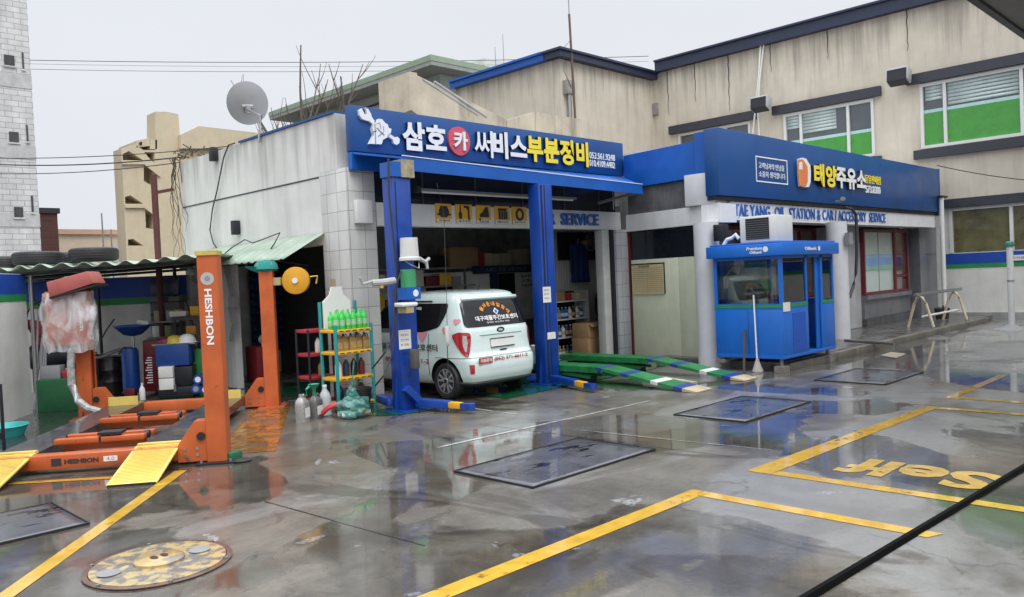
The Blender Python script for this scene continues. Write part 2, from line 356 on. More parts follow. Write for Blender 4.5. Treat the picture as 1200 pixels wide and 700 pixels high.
# ================================================================== THE SETTING: wet concrete yard
def wet_ground():
    m = bpy.data.materials.new('wet_concrete'); m.use_nodes = True; n = m.node_tree; b = n.nodes['Principled BSDF']; L = n.links
    t = n.nodes.new('ShaderNodeTexCoord')
    def noise(scale, det=8, rough=.6, dist=0., src=None, mp=None):
        x = n.nodes.new('ShaderNodeTexNoise'); x.inputs['Scale'].default_value = scale; x.inputs['Detail'].default_value = det
        x.inputs['Roughness'].default_value = rough; x.inputs['Distortion'].default_value = dist
        if mp:
            q = n.nodes.new('ShaderNodeMapping'); q.inputs['Scale'].default_value = mp[0]; q.inputs['Location'].default_value = mp[1]; q.inputs['Rotation'].default_value = (0, 0, mp[2])
            L.new(t.outputs['Object'], q.inputs[0]); L.new(q.outputs[0], x.inputs['Vector'])
        else: L.new(t.outputs['Object'], x.inputs['Vector'])
        return x.outputs['Fac']
    def rng(src, a, c, lo=0., hi=1.):
        x = n.nodes.new('ShaderNodeMapRange'); x.interpolation_type = 'SMOOTHSTEP'
        for i, v in enumerate((a, c, lo, hi)): x.inputs[i + 1].default_value = v
        L.new(src, x.inputs[0]); return x.outputs[0]
    def mixc(f, a, c):
        x = n.nodes.new('ShaderNodeMix'); x.data_type = 'RGBA'
        L.new(f, x.inputs[0])
        for k, v in ((6, a), (7, c)):
            if isinstance(v, tuple): x.inputs[k].default_value = (*v, 1)
            else: L.new(v, x.inputs[k])
        return x.outputs[2]
    big = noise(.33, 6, .55, .6, mp=((1, 1, 1), (3, 1, 0), 0))
    mid = noise(1.3, 9, .68, .4)
    fine = noise(22, 6, .7)
    brown = noise(.5, 5, .6, .8, mp=((.6, 1.4, 1), (7, 2, 0), .78))
    c = mixc(rng(mid, .3, .7), (.09, .080, .066), (.21, .19, .158))
    c = mixc(rng(brown, .45, .7, 0, .8), c, (.118, .086, .055))
    c = mixc(rng(fine, .35, .75, 0, .35), c, (.05, .048, .045))
    dark = noise(.8, 6, .6, 1.2, mp=((1, 1, 1), (11, 4, 0), 0))
    c = mixc(rng(dark, .55, .72, 0, .65), c, (.05, .045, .038))
    # pale silt film with a ragged edge, and darker soaked ground between
    film = noise(.42, 10, .60, .9, mp=((.75, 1.25, 1), (1.3, 6.4, 0), -.78))
    sp_ = n.nodes.new('ShaderNodeSeparateXYZ'); L.new(t.outputs['Object'], sp_.inputs[0])
    df = n.nodes.new('ShaderNodeMath'); df.operation = 'SUBTRACT'; L.new(sp_.outputs[0], df.inputs[0]); L.new(sp_.outputs[1], df.inputs[1])
    db = rng(df.outputs[0], -6, 5, -.10, .07)                    # silt settles towards the low, right-hand side of the yard
    fa = n.nodes.new('ShaderNodeMath'); fa.operation = 'ADD'; L.new(film, fa.inputs[0]); L.new(db, fa.inputs[1]); film = fa.outputs[0]
    ff = rng(film, .49, .58)
    c = mixc(ff, c, mixc(rng(mid, .3, .7), (.165, .16, .15), (.25, .245, .232)))
    soak = noise(.55, 10, .62, 1.1, mp=((1.2, .8, 1), (9.1, 3.3, 0), .78))
    c = mixc(rng(soak, .56, .63, 0, .75), c, (.062, .052, .042))
    grit = n.nodes.new('ShaderNodeTexVoronoi'); grit.inputs['Scale'].default_value = 60; L.new(t.outputs['Object'], grit.inputs['Vector'])
    gd = rng(grit.outputs['Distance'], .10, .22, .8, 0)
    gm = n.nodes.new('ShaderNodeMath'); gm.operation = 'MULTIPLY'; L.new(gd, gm.inputs[0]); L.new(rng(noise(2.6, 6, .6), .48, .68), gm.inputs[1])
    c = mixc(gm.outputs[0], c, (.07, .065, .06))
    # exposed aggregate where the surface has broken up
    vo = n.nodes.new('ShaderNodeTexVoronoi'); vo.inputs['Scale'].default_value = 38; L.new(t.outputs['Object'], vo.inputs['Vector'])
    brk = noise(1.05, 7, .6, .5, mp=((1, 1, 1), (2.2, 8.1, 0), 0))
    brf = rng(brk, .655, .675)
    vs = n.nodes.new('ShaderNodeHueSaturation'); vs.inputs['Saturation'].default_value = .10; vs.inputs['Value'].default_value = .38; L.new(vo.outputs['Color'], vs.inputs['Color'])
    c = mixc(brf, c, vs.outputs[0])
    # hairline cracks
    w1 = noise(1.7, 6, .6, mp=((1, 1, 1), (5, 9, 0), 0))
    cw = n.nodes.new('ShaderNodeTexVoronoi'); cw.feature = 'DISTANCE_TO_EDGE'; cw.inputs['Scale'].default_value = .42
    vd = n.nodes.new('ShaderNodeVectorMath'); vd.operation = 'MULTIPLY_ADD'; vd.inputs[1].default_value = (.6, .6, 0)
    nn = n.nodes.new('ShaderNodeTexNoise'); nn.inputs['Scale'].default_value = 2.5; nn.inputs['Detail'].default_value = 7; L.new(t.outputs['Object'], nn.inputs['Vector'])
    L.new(nn.outputs['Color'], vd.inputs[0]); L.new(t.outputs['Object'], vd.inputs[2]); L.new(vd.outputs[0], cw.inputs['Vector'])
    ck = rng(cw.outputs['Distance'], 0, .008, 1, 0)
    ckm = n.nodes.new('ShaderNodeMath'); ckm.operation = 'MULTIPLY'; L.new(ck, ckm.inputs[0]); L.new(rng(w1, .46, .58, 0, .45), ckm.inputs[1])
    c = mixc(ckm.outputs[0], c, (.02, .02, .02))
    pud = rng(big, .485, .515)
    wetf = n.nodes.new('ShaderNodeMapRange'); wetf.inputs[3].default_value = .98; wetf.inputs[4].default_value = .64; L.new(pud, wetf.inputs[0])
    wv_ = n.nodes.new('ShaderNodeVectorMath'); wv_.operation = 'SCALE'; L.new(c, wv_.inputs[0]); L.new(wetf.outputs[0], wv_.inputs['Scale'])
    L.new(wv_.outputs[0], b.inputs['Base Color'])                                  # 1 = standing film of water
    p2 = rng(mid, .35, .65, -.12, .12)
    pa = n.nodes.new('ShaderNodeMath'); pa.operation = 'ADD'; pa.use_clamp = True; L.new(pud, pa.inputs[0]); L.new(p2, pa.inputs[1])
    # broken ground stands dry
    ro = n.nodes.new('ShaderNodeMapRange'); ro.inputs[3].default_value = .33; ro.inputs[4].default_value = .03; L.new(pa.outputs[0], ro.inputs[0])
    L.new(ro.outputs[0], b.inputs['Roughness'])
    b.inputs['IOR'].default_value = 1.36; b.inputs['Specular IOR Level'].default_value = .62
    b.inputs['Coat Weight'].default_value = .6; b.inputs['Coat IOR'].default_value = 1.34
    cro = n.nodes.new('ShaderNodeMapRange'); cro.inputs[3].default_value = .2; cro.inputs[4].default_value = .045; L.new(pa.outputs[0], cro.inputs[0]); L.new(cro.outputs[0], b.inputs['Coat Roughness'])
    bs = n.nodes.new('ShaderNodeMapRange'); bs.inputs[3].default_value = .5; bs.inputs[4].default_value = .02; L.new(pa.outputs[0], bs.inputs[0])
    hm = n.nodes.new('ShaderNodeMath'); hm.operation = 'ADD'; L.new(fine, hm.inputs[0])
    h2 = n.nodes.new('ShaderNodeMath'); h2.operation = 'MULTIPLY'; h2.inputs[1].default_value = 2.5; L.new(mid, h2.inputs[0]); L.new(h2.outputs[0], hm.inputs[1])
    bu = n.nodes.new('ShaderNodeBump'); bu.inputs['Distance'].default_value = .012; L.new(bs.outputs[0], bu.inputs['Strength']); L.new(hm.outputs[0], bu.inputs['Height'])
    L.new(bu.outputs[0], b.inputs['Normal'])
    wv = n.nodes.new('ShaderNodeBump'); wv.inputs['Distance'].default_value = .02; wv.inputs['Strength'].default_value = .06
    L.new(noise(3.0, 3, .5), wv.inputs['Height']); L.new(wv.outputs[0], b.inputs['Coat Normal'])
    return m
M_ground = wet_ground()
MB().add([(-150, -150, 0), (400, -150, 0), (400, 400, 0), (-150, 400, 0)], [(0, 1, 2, 3)]).build('ground', M_ground, kind='structure')
def paintmat(name, col, wear=.3, rough=.12):
    m = mat(name, col, rough, var=.22, vs=7, coat=.8, rvar=.06)
    n = m.node_tree; L = n.links; b = n.nodes['Principled BSDF']; t = n.nodes['Texture Coordinate']
    no = n.nodes.new('ShaderNodeTexNoise'); no.inputs['Scale'].default_value = 3.2; no.inputs['Detail'].default_value = 10; no.inputs['Roughness'].default_value = .72
    L.new(t.outputs['Object'], no.inputs['Vector'])
    r = n.nodes.new('ShaderNodeMapRange'); r.inputs[1].default_value = .66 - wear * .25; r.inputs[2].default_value = .70 - wear * .2
    r.inputs[3].default_value = 1; r.inputs[4].default_value = .25; L.new(no.outputs['Fac'], r.inputs[0]); L.new(r.outputs[0], b.inputs['Alpha'])
    return m
M_lane = paintmat('lane_yellow', (.70, .42, .055), .30)
M_lane2 = paintmat('worn_yellow', (.6, .36, .05), .5)
M_lanew = paintmat('lane_white', (.62, .62, .6), .55)
M_floorg = paintmat('floor_green', (.012, .12, .05), .3, .2)
M_floord = paintmat('floor_dark', (.03, .032, .03), .1, .3)
def strip(name, pts, m, z=.004):                              # painted sheet on the ground
    MB().add([(p[0], p[1], z) for p in pts], [tuple(range(len(pts)))]).build(name, m, kind='structure')
def line(p, q, wd, m, z=.004, name='painted_line'):
    p, q = Vector((*p[:2], 0)), Vector((*q[:2], 0)); d = (q - p).normalized(); a = Vector((-d.y, d.x, 0)) * wd / 2
    strip(name, [p - a, q - a, q + a, p + a], m, z)
# bay nearest the viewer, the self-service bay, the far bay
strip('painted_line', [(1.6, 3.62), (5.80, 3.59), (5.80, 3.75), (1.6, 3.78)], M_lane)
strip('painted_line', [(5.66, 3.585), (5.66, 1.86), (5.80, 1.80), (5.80, 3.585)], M_lane)
strip('painted_line', [(6.62, 3.47), (10.8, 3.36), (10.8, 3.50), (6.62, 3.70)], M_lane)
strip('painted_line', [(6.62, 3.465), (6.62, -2.0), (6.76, -2.0), (6.76, 3.46)], M_lane)
strip('painted_line', [(10.66, 3.355), (10.66, -3), (10.80, -3), (10.80, 3.355)], M_lane)
strip('painted_line', [(11.55, 3.4), (11.55, -4), (11.67, -4), (11.67, 3.4)], M_lane)
strip('painted_line', [(11.55, 3.405), (14.2, 3.405), (14.2, 3.53), (11.55, 3.53)], M_lane2)
p0, p1 = G(1.0, 703), G(212, 552)
line(p0, p1, .125, M_lane)
line(G(12, 567), G(150, 559), .10, M_lane2)
line(G(512, 525), G(762, 470), .05, M_lanew)
line(G(540, 477), G(606, 486), .05, M_lanew)
line(G(655, 502), G(905, 528), .04, paintmat('faint_white', (.30, .30, .285), .75), .004)
line(G(310, 588), G(498, 640), .012, M_floord, .004, 'expansion_joint')
line(G(860, 536), G(560, 497), .01, M_floord, .003, 'expansion_joint')
# worn word in front of the self-service bay, read from the far side
a, b_ = G(1158, 556), G(985, 540)
M_lanes = paintmat('letter_lane_yellow', (.68, .44, .09), .34)
def ground_letters(body, S0, S1, near, far, m):
    # baseline runs from S0 to S1; letter tops point towards the camera
    o = letters(body, (far, S0, .004), (0, 1, 0), (-1, 0, 0), S1 - S0, far - near, m, None, 'painted_word', t=.0008, bold=.036)
    o['kind'] = 'structure'
ground_letters('Self', 1.88, 3.10, 7.04, 7.66, M_lanes)
o_ = letters('Self', (12.9, 1.2, .004), (0, 1, 0), (-1, 0, 0), 1.4, .8, M_lane2, None, 'painted_word', t=.0008, bold=.035); o_['kind'] = 'structure'
# green painted floor at the garage mouth and round the lift post, dark floor in the side yard, paler floor in the bay
strip('floor_paint', [(-1.5, 14.5), (3.6, 10.9), (6.2, 13.3), (7.0, 16.4), (3, 19)], M_floord, .003)
strip('floor_paint', [(7.6, 10.45), (13.4, 10.45), (16.4, 12), (16.4, 16.4), (7.6, 16.4)], mat('bay_floor', (.20, .195, .185), .3, var=.3, vs=2), .003)
strip('floor_paint', [(8.6, 8.8), (13.2, 9.0), (13.2, 10.6), (8.6, 10.6)], M_floorg, .007)
strip('floor_paint', [(6.85 + .62 * math.cos(t * .5236) + .3, 9.5 + .45 * math.sin(t * .5236)) for t in range(12)], M_floorg, .008)
strip('floor_paint', [(5.2, 14.4), (7.4, 11.9), (8.6, 13.2), (7.0, 16.2)], M_floorg, .004)
q = [LB + LD * d + LW * w_ for d, w_ in ((.3, -.55), (4.0, -.25), (4.0, .3), (.3, .12))]
strip('floor_paint', q, paintmat('floor_orange', (.36, .15, .03), .75, .25), .005)

# raised pavement before the oil station
M_pave = mat('pavement', (.11, .105, .10), .3, var=.4, vs=2.2, bump=.3, coat=.4, rvar=.15)
M_kerb = mat('kerb', (.16, .145, .12), .5, var=.45, vs=2.5, bump=.5)
pv = MB(); pv.box(13.4, 26.55, 6.72, 9.4, -.05, .145); pv.build('pavement', M_pave, kind='structure', bev=.01)
kb = MB()
random.seed(3)
x = 13.4
while x < 25.6:
    l = min(random.uniform(.9, 1.1), 25.6 - x); kb.box(x + .006, x + l - .006, 6.56 + random.uniform(-.01, .01), 6.715, -.05, .14 + random.uniform(-.008, .008)); x += l
kb.build('kerb', M_kerb, kind='structure', bev=.02)

# ================================================================== GARAGE BUILDING
M_gwall = mat('garage_wall', (.71, .70, .67), .6, var=.13, vs=1.2, streak=.38, sc_col=(.26, .26, .25), bump=.15, bs=25, drip=(4.5, 1.4, .38))
M_tile = tilemat('white_tile', (.60, .60, .575), (.52, .52, .50), (.26, .25, .24), .28, .30, .005, .35, off=0., stain=.22)
M_band = mat('band_white', (.72, .72, .72), .5, var=.1, streak=.3, sc_col=(.3, .3, .3))
M_corr = mat('corrugated_white', (.55, .55, .53), .5, var=.15, streak=.35, sc_col=(.15, .13, .1))
M_int = mat('interior_wall', (.60, .60, .59), .7, var=.3)
M_ceil = mat('interior_ceiling', (.72, .72, .71), .8, var=.2)
gar = thing('garage_building', 'white single storey garage with tiled pillar, open bays and a blue fascia', 'garage', (7.05, 10.5, 0))
XW, YF, YB, XR = 7.05, 10.5, 16.55, 13.75
wl = MB()
wl.box(XW, XW + .2, 11.27, YB, 2.52, 4.53); wl.box(XW, XW + .2, 14.75, YB, 0, 2.515)
wl.box(XW, XW + .2, YF + .25, 11.265, 3.665, 4.53)
wl.build('side_wall', M_gwall, gar)
MB().bar((XW - .004, 11.3, 3.6), (XW - .004, 16.5, 3.6), .01, .022).build('joint_line', M_trim, gar)
cpx = MB(); cpx.box(XW - .03, XW + .34, YF + .3, 13.9, 4.535, 4.57); cpx.build('coping', M_signblue, gar)
tc_ = MB(); tc_.box(XW - .015, XW + .5, YF, 11.26, 0, 3.66); tc_.build('tiled_pillar', M_tile, gar, bev=.012)
bnd = MB(); bnd.box(7.56, 13.86, YF - .02, YF + .18, 2.77, 3.14); bnd.box(7.13, 7.42, YF - .10, YF - .005, 2.80, 3.16)
band = bnd.build('front_band', M_band, gar, bev=.008)
MB().box(7.56, 13.86, YF + .12, YF + .2, 3.145, 3.9).build('transom', mat('transom_glass', (.02, .022, .03), .15, spec=.5), gar)
for xx in (8.6, 9.8, 11.0, 12.2, 13.3): MB().box(xx - .02, xx + .02, YF + .10, YF + .117, 3.15, 3.89).build('transom_bar', M_trim, gar)
MB().box(7.30, 13.86, YF + .21, YB, 4.40, 4.5).build('roof', M_int, gar)
MB().box(7.56, 16.5, YF + .21, YB - .12, 3.3, 3.36).build('ceiling', M_ceil, gar)
MB().box(7.26, 16.6, YB - .1, YB, 0, 4.0).build('back_wall', M_int, gar)
MB().box(16.51, 16.6, YF + .3, YB - .11, 0, 4.0).build('inner_side_wall', M_int, gar)
MB().box(13.88, 16.6, YF + .21, YB, 4.01, 4.09).build('rear_roof', M_int, gar)
MB().box(9.05, 9.13, 13.9, YB - .11, 0, 3.29).build('partition', mat('dim_bay_wall', (.07, .07, .072), .6, var=.4, streak=.3), gar)  # side bay's dimness put into a darker wall colour, with streaks
# corrugated inner wall on the right
cg = MB(); n = 60
cg.grid(lambda u, v: Vector((13.36 + u * 3.1, 12.32 + .02 * math.sin(u * n * 1.05 * math.pi), .02 + v * 3.26)), 300, 1)
cg.build('corrugated_wall', M_corr, gar, solidify=.004)
MB().box(13.20, 13.43, 10.48, 10.68, 0, 2.765).build('door_post', M_corr, gar, bev=.01)
MB().box(13.44, 13.51, 10.42, 10.74, 0, 2.765).build('shutter_channel', M_dark, gar)
MB().box(13.515, 13.92, 10.36, 10.7, 0, 2.765).build('tiled_pillar', tilemat('grey_tile', (.42, .43, .46), (.37, .38, .41), (.2, .2, .2), .24, .27, .006, .35, off=0., stain=.2), gar, bev=.008)
# folded white shutter at the side bay
sh = MB()
pts = []
for i in range(9): pts.append((XW - .02 - (.10 if i % 2 else 0), 14.2 + i * .075))
for i in range(8):
    sh.solid([(pts[i][0], pts[i][1], .02), (pts[i + 1][0], pts[i + 1][1], .02), (pts[i + 1][0], pts[i + 1][1], 2.4), (pts[i][0], pts[i][1], 2.4)], (.012, .006, 0))
sh.build('folded_shutter', M_corr, gar)
l_ = letters('CAR  SERVICE', (PY(622, 258, YF).x, YF - .022, 2.845), (1, 0, 0), (0, 0, 1), PY(699, 258, YF).x - PY(622, 258, YF).x, .235, mat('letter_blue', (.04, .13, .42), .4), gar, t=.045, bold=.02, split=.12, ret=MATS['letter_blue'])
# service icon plaques on the band
M_amber = mat('plaque_amber', (.78, .42, .03), .45, var=.08)
def icon(k, mb, x, z):
    o, ux, uz = (x, YF - .045, z), (1, 0, 0), (0, 0, 1)
    if k == 0:
        mb.prism([(-.11, .02), (-.07, .10), (.07, .10), (.11, .02), (.11, -.05), (-.11, -.05)], o, ux, uz, .006)
        mb.prism([(-.15, -.03), (.15, -.03), (.15, -.055), (.09, -.06), (.06, -.09), (-.06, -.09), (-.09, -.06), (-.15, -.055)], o, ux, uz, .009)
    elif k == 1:
        mb.prism([(-.12, -.11), (-.06, -.11), (-.05, -.02), (-.075, .02), (-.08, .13), (-.1, .13), (-.105, .02), (-.13, -.02)], o, ux, uz, .006)
        mb.prism([(-.01, .12), (.12, .12), (.12, -.13), (.085, -.13), (.085, .05), (.06, .05), (.06, .08), (.0, .08)], o, ux, uz, .006)
    elif k == 2:
        mb.prism([(-.1, -.02), (-.02, .03), (.03, .1), (.09, .12), (.12, .0), (.12, -.07), (-.1, -.07)], o, ux, uz, .006)
        mb.prism([(-.12, -.09), (-.08, -.09), (-.08, -.13), (-.12, -.13)], o, ux, uz, .006)
    elif k == 3:
        for a in (-.1, -.035, .03): mb.prism([(a, -.1), (a + .05, -.1), (a + .05, .05), (a, .05)], o, ux, uz, .006)
        mb.prism([(-.12, .055), (.1, .055), (.12, .1), (-.1, .1)], o, ux, uz, .006)
        mb.prism([(.09, -.1), (.125, -.1), (.125, .05), (.09, .05)], o, ux, uz, .006)
    else:
        ring = [(math.cos(t * math.pi / 10), math.sin(t * math.pi / 10)) for t in range(20)]
        for t in range(20):
            a, b = ring[t], ring[(t + 1) % 20]
            mb.prism([(a[0] * .11, a[1] * .12), (b[0] * .11, b[1] * .12), (b[0] * .06, b[1] * .07), (a[0] * .06, a[1] * .07)], o, ux, uz, .006)
icons = [('car on a hoist', '차정비'), ('spanner and calliper tool', '공구수리'), ('pouring oil can', '오일교환'), ('battery block', '배터리'), ('round tyre', '타이어')]
for k, (pa, pb) in enumerate([(511, 529), (534.5, 553), (558.5, 575), (580, 597), (600.5, 617)]):
    xa, xb = PY(pa, 252, YF - .04).x, PY(pb, 252, YF - .04).x
    t = thing('service_plaque', 'amber square plaque with a black %s on the white band' % icons[k][0], 'sign', ((xa + xb) / 2, YF - .03, 2.84), group='service plaques on the band')
    MB().box(xa, xb, YF - .045, YF - .022, 2.835, 3.16).build('panel', M_amber, t)
    MB().box(xa + .005, xb - .005, YF - .048, YF - .0455, 2.84, 2.905).build('name_strip', M_paper, t)
    letters(icons[k][1], (xa + .05, YF - .0485, 2.85), (1, 0, 0), (0, 0, 1), xb - xa - .1, .045, M_ink, t, t=.001, bold=.02)
    mb = MB(); icon(k, mb, (xa + xb) / 2, 3.02); mb.build('pictogram', M_ink, t)

# main sign over the bay
sg = thing('garage_sign', 'dark blue garage sign with white and yellow raised Korean letters and a fist', 'sign', (7.08, 10.45, 3.9))
YS = 10.4
MB().box(7.08, 13.93, YS, YS + .12, 3.90, 4.60).build('sign_board', M_signblue, sg, bev=.006)
kw = dict(bold=.042, t=.06, spacing=1.06)
text_px('삼호', (470, 181), (519.5, 143), YS - .003, M_letw, sg, yb=178.5, yt=145, **kw)
cxp = PY(536.4, 166, YS); M_red = mat('sign_red', (.62, .085, .11), .4, var=.04)
MB().cyl((cxp.x, YS - .003, cxp.z), (cxp.x, YS - .05, cxp.z), .245, n=40).build('red_disc', M_red, sg)
letters('카', (cxp.x - .15, YS - .055, cxp.z - .16), (1, 0, 0), (0, 0, 1), .31, .32, M_letw, sg, t=.03, bold=.03)
text_px('써', (554, 185), (574.3, 153), YS - .003, M_letw, sg, yb=185, yt=153.5, bold=.012, t=.06)
text_px('비스', (576, 188), (614, 156), YS - .003, M_letw, sg, yb=187.5, yt=156.5, **kw)
text_px('부분정비', (616, 196), (686, 161), YS - .003, M_lety, sg, yb=193, yt=163, **kw)
text_px('053.561.9248', (690.5, 187.5), (720, 180), YS - .003, M_letw, sg, yb=187.5, yt=180, t=.012, bold=.012)
text_px('010.4109.4482', (690.5, 196.3), (720, 188.5), YS - .003, M_letw, sg, yb=196.3, yt=188.8, t=.012, bold=.012)
def ppx(pts, Y, mb, t, sx=400, sy=110, k=5.835, back=0.):      # outline in the plane of a wall
    P = [PY(sx + a / k, sy + b / k, Y) for a, b in pts]
    mb.prism([(p.x, p.z) for p in P], (0, Y, 0), (1, 0, 0), (0, 0, 1), t, back=back)
wr = MB()
ppx([(108, 118), (128, 104), (140, 130), (150, 150), (165, 140), (160, 112), (148, 98), (172, 110), (190, 140), (197, 165), (215, 190), (205, 212), (178, 190), (158, 186), (132, 178), (112, 150)], YS - .003, wr, .05)
ppx([(262, 262), (285, 250), (350, 300), (372, 298), (386, 312), (385, 340), (366, 354), (346, 342), (340, 318)], YS - .003, wr, .05)
wr.build('wrench_emblem', M_letw, sg)
fs = MB()
ppx([(178, 346), (206, 288), (196, 240), (205, 206), (232, 196), (240, 176), (262, 180), (282, 205), (300, 215), (306, 238), (326, 246), (320, 275), (300, 284), (296, 305), (268, 318), (258, 350)], YS - .003, fs, .07)
fs.build('fist_emblem', M_letw, sg)
fl = MB()
for a in ([(226, 205), (232, 205), (238, 345), (232, 345)], [(238, 235), (246, 232), (296, 282), (290, 288)], [(262, 208), (266, 206), (272, 240), (268, 242)], [(286, 222), (290, 222), (292, 258), (288, 258)]): ppx(a, YS - .073, fl, .003)
ppx([(206, 262), (240, 250), (243, 256), (208, 270)], YS - .073, fl, .003); ppx([(240, 205), (262, 196), (264, 200), (242, 210)], YS - .073, fl, .003); ppx([(250, 290), (285, 262), (289, 266), (254, 296)], YS - .073, fl, .003)
fl.build('finger_lines', M_grey, sg)

# blue rain canopy under the sign
cn = thing('rain_canopy', 'bright blue sheet rain canopy sloping out under the garage sign', 'canopy', (7.2, 9.4, 3.5))
M_cblue = mat('canopy_blue', (.008, .105, .45), .38, var=.2, vs=1.2, streak=.4, sc_col=(.02, .08, .3))
MB().solid([(7.10, YS - .01, 3.88), (13.9, YS - .01, 3.88), (13.15, 9.42, 3.57), (7.25, 9.42, 3.69)], (0, 0, -.03)).build('sheet', M_cblue, cn)
MB().solid([(7.25, 9.38, 3.69), (13.15, 9.38, 3.57), (13.15, 9.38, 3.385), (7.25, 9.38, 3.49)], (0, .03, 0)).build('fascia', M_cblue, cn)
MB().bar((7.25, 9.375, 3.70), (13.15, 9.375, 3.58), .012, .012).build('white_trim', M_letw, cn)
MB().box(7.08, 7.9, YS, YS + .1, 3.62, 3.885).build('end_panel', M_cblue, cn)
MB().bar((13.0, 10.38, 3.3), (13.0, 9.4, 3.42), .05, .05).build('bracket', M_grey, cn)
for x_ in (13.3, 13.55): MB().cyl((x_ - .3, 10.0, 3.62), (x_ - .3, 10.0, 3.13), .008).build('hanger', M_steel, cn)
tl = thing('tube_light', 'long white fluorescent batten hung under the blue canopy', 'light fitting', (8.3, 10.1, 3.3))
MB().bar((8.1, 10.15, 3.33), (12.0, 10.15, 3.33), .08, .035).build('housing', M_grey, tl)
MB().cyl((8.2, 10.13, 3.295), (11.9, 10.13, 3.295), .018).build('tube', M_letw, tl)
MB().bar((8.08, 10.15, 3.33), (8.16, 10.15, 3.33), .1, .09).build('end_cap', M_dark, tl)

# ================================================================== OIL STATION BUILDING
oil = thing('oil_station_building', 'low oil station with white lettered band, round white columns and granite wall', 'building', (13.3, 8.0, 0))
M_oilw = mat('oil_wall', (.40, .40, .41), .55, var=.2, streak=.3)
M_column = mat('column_white', (.62, .62, .64), .42, var=.08, streak=.12, sc_col=(.3, .3, .3))
M_gran = mat('granite', (.165, .165, .18), .35, var=.25, vs=5, streak=.62, sc_col=(.045, .045, .05), bump=.1)
M_maroon = mat('maroon_frame', (.13, .012, .02), .4)
A, B = Vector((13.88, 10.36, 0)), Vector((13.52, 7.92, 0))     # return side from the garage corner to the front
dv = (B - A).normalized(); nv = Vector((dv.y, -dv.x, 0)) 
if nv.x > 0: nv = -nv
def rbox(mb, s0, s1, off, th, z0, z1):                          # box along the return wall; off = how far it stands out towards the yard
    p = A + dv * s0 + nv * off; q_ = A + dv * s1 + nv * off
    mb.solid([(p.x, p.y, z0), (q_.x, q_.y, z0), (q_.x, q_.y, z1), (p.x, p.y, z1)], -nv * th)
LN = (B - A).length
bb = MB(); rbox(bb, 0, LN, 0, .5, 2.72, 3.07); bb.box(13.98, 25.75, 7.94, 8.4, 2.775, 3.13)
bb.solid([(13.51, 7.94, 2.735), (13.97, 7.94, 2.735), (13.97, 8.3, 2.735), (13.51, 8.3, 2.735)], (0, 0, .36))
ob = bb.build('white_band', M_band, oil)
up = MB(); rbox(up, 0.02, LN - .25, -.06, .2, 3.075, 3.62); up.build('upper_wall', mat('stained_wall', (.10, .10, .11), .6, var=.5, vs=3, streak=.4, sc_col=(.3, .3, .3)), oil)
pp = MB(); rbox(pp, 0.02, LN - .12, 0.02, .3, 3.625, 4.32); pp.build('blue_parapet', M_cblue, oil)
MB().box(13.52, 13.8, 7.97, 8.4, 3.69, 4.46).build('parapet_end', M_cblue, oil)
MB().box(13.50, 13.95, 7.99, 8.65, 3.08, 3.68).build('white_pier', M_column, oil, bev=.01)
MB().box(14.2, 26.4, 8.5, 14, 4.3, 4.42).build('roof', M_int, oil)
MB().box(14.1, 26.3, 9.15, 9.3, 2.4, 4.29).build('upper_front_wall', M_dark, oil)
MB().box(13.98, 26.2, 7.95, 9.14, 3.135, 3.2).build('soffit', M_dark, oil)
c1 = MB(); c1.cyl((13.42, 8.16, 0), (13.42, 8.16, 2.73), .235, n=32); c1.build('round_column', M_column, oil)
c2p = G(997, 398, .145)
c2 = MB(); c2.cyl((c2p.x + .15, c2p.y + .3, .145), (c2p.x + .15, c2p.y + .3, 2.78), .225, n=32); c2.build('round_column', M_column, oil)
MB().box(14.16, 14.3, 10.1, 10.9, 0, 4.0).build('corner_wall', M_int, oil)
# double door in the return wall
dw = MB(); rbox(dw, .05, LN - .1, -.07, .2, 2.12, 2.715); dw.build('door_transom', mat('dark_glass', (.012, .016, .022), .12), oil)
dl = MB(); rbox(dl, .05, 1.36, -.05, .05, .03, 2.11)
M_door = mat('pale_green_door', (.66, .68, .52), .45, var=.08, vs=4, streak=.25, sc_col=(.35, .36, .28))
dO = dl.build('pale_door', M_door, oil, bev=.004)
dl = MB(); rbox(dl, 1.37, LN - .3, -.05, .05, .03, 2.11); dO2 = dl.build('pale_door', M_door, oil, bev=.004)
hd = MB(); p = A + dv * (LN - .40) - nv * .045; hd.tube([p + Vector((0, 0, 1.3)), p + nv * .05 + Vector((0, 0, 1.28)), p + nv * .05 + Vector((0, 0, 1.05)), p + Vector((0, 0, 1.03))], .014); hd.build('handle', M_dark, dO2)
fr = MB(); rbox(fr, LN - .28, LN - .22, -.03, .08, .03, 2.71); fr.build('door_frame', M_maroon, oil)
fr = MB(); rbox(fr, 0.0, .04, -.03, .08, .03, 2.71); fr.build('door_frame', M_maroon, oil)
# paper notice on the door
nb = thing('notice_board', 'yellowed framed price sheet fixed to the pale green door', 'notice board', tuple(A + dv * .5 + Vector((0, 0, 1.3))))
s0, s1 = .06, 1.0
x_ = MB(); rbox(x_, s0, s1, -.029, .02, 1.40, 2.03); x_.build('frame', M_dark, nb)
x_ = MB(); rbox(x_, s0 + .02, s1 - .02, -.025, .006, 1.385, 2.0); x_.build('sheet', mat('aged_paper', (.60, .50, .28), .6), nb)
x_ = MB()
for i in range(13):
    z = 1.92 - i * .04
    rbox(x_, s0 + .05, (s0 + s1) / 2 - .02, -.024, .002, z, z + .008); rbox(x_, (s0 + s1) / 2 + .02, s1 - .05, -.024, .002, z, z + .008)
rbox(x_, (s0 + s1) / 2 - .005, (s0 + s1) / 2 + .005, -.0235, .002, 1.40, 1.95)
x_.build('ruled_lines', mat('faded_ink', (.28, .22, .12), .7), nb)
pA = A + dv * (s0 + .22) - nv * .0225
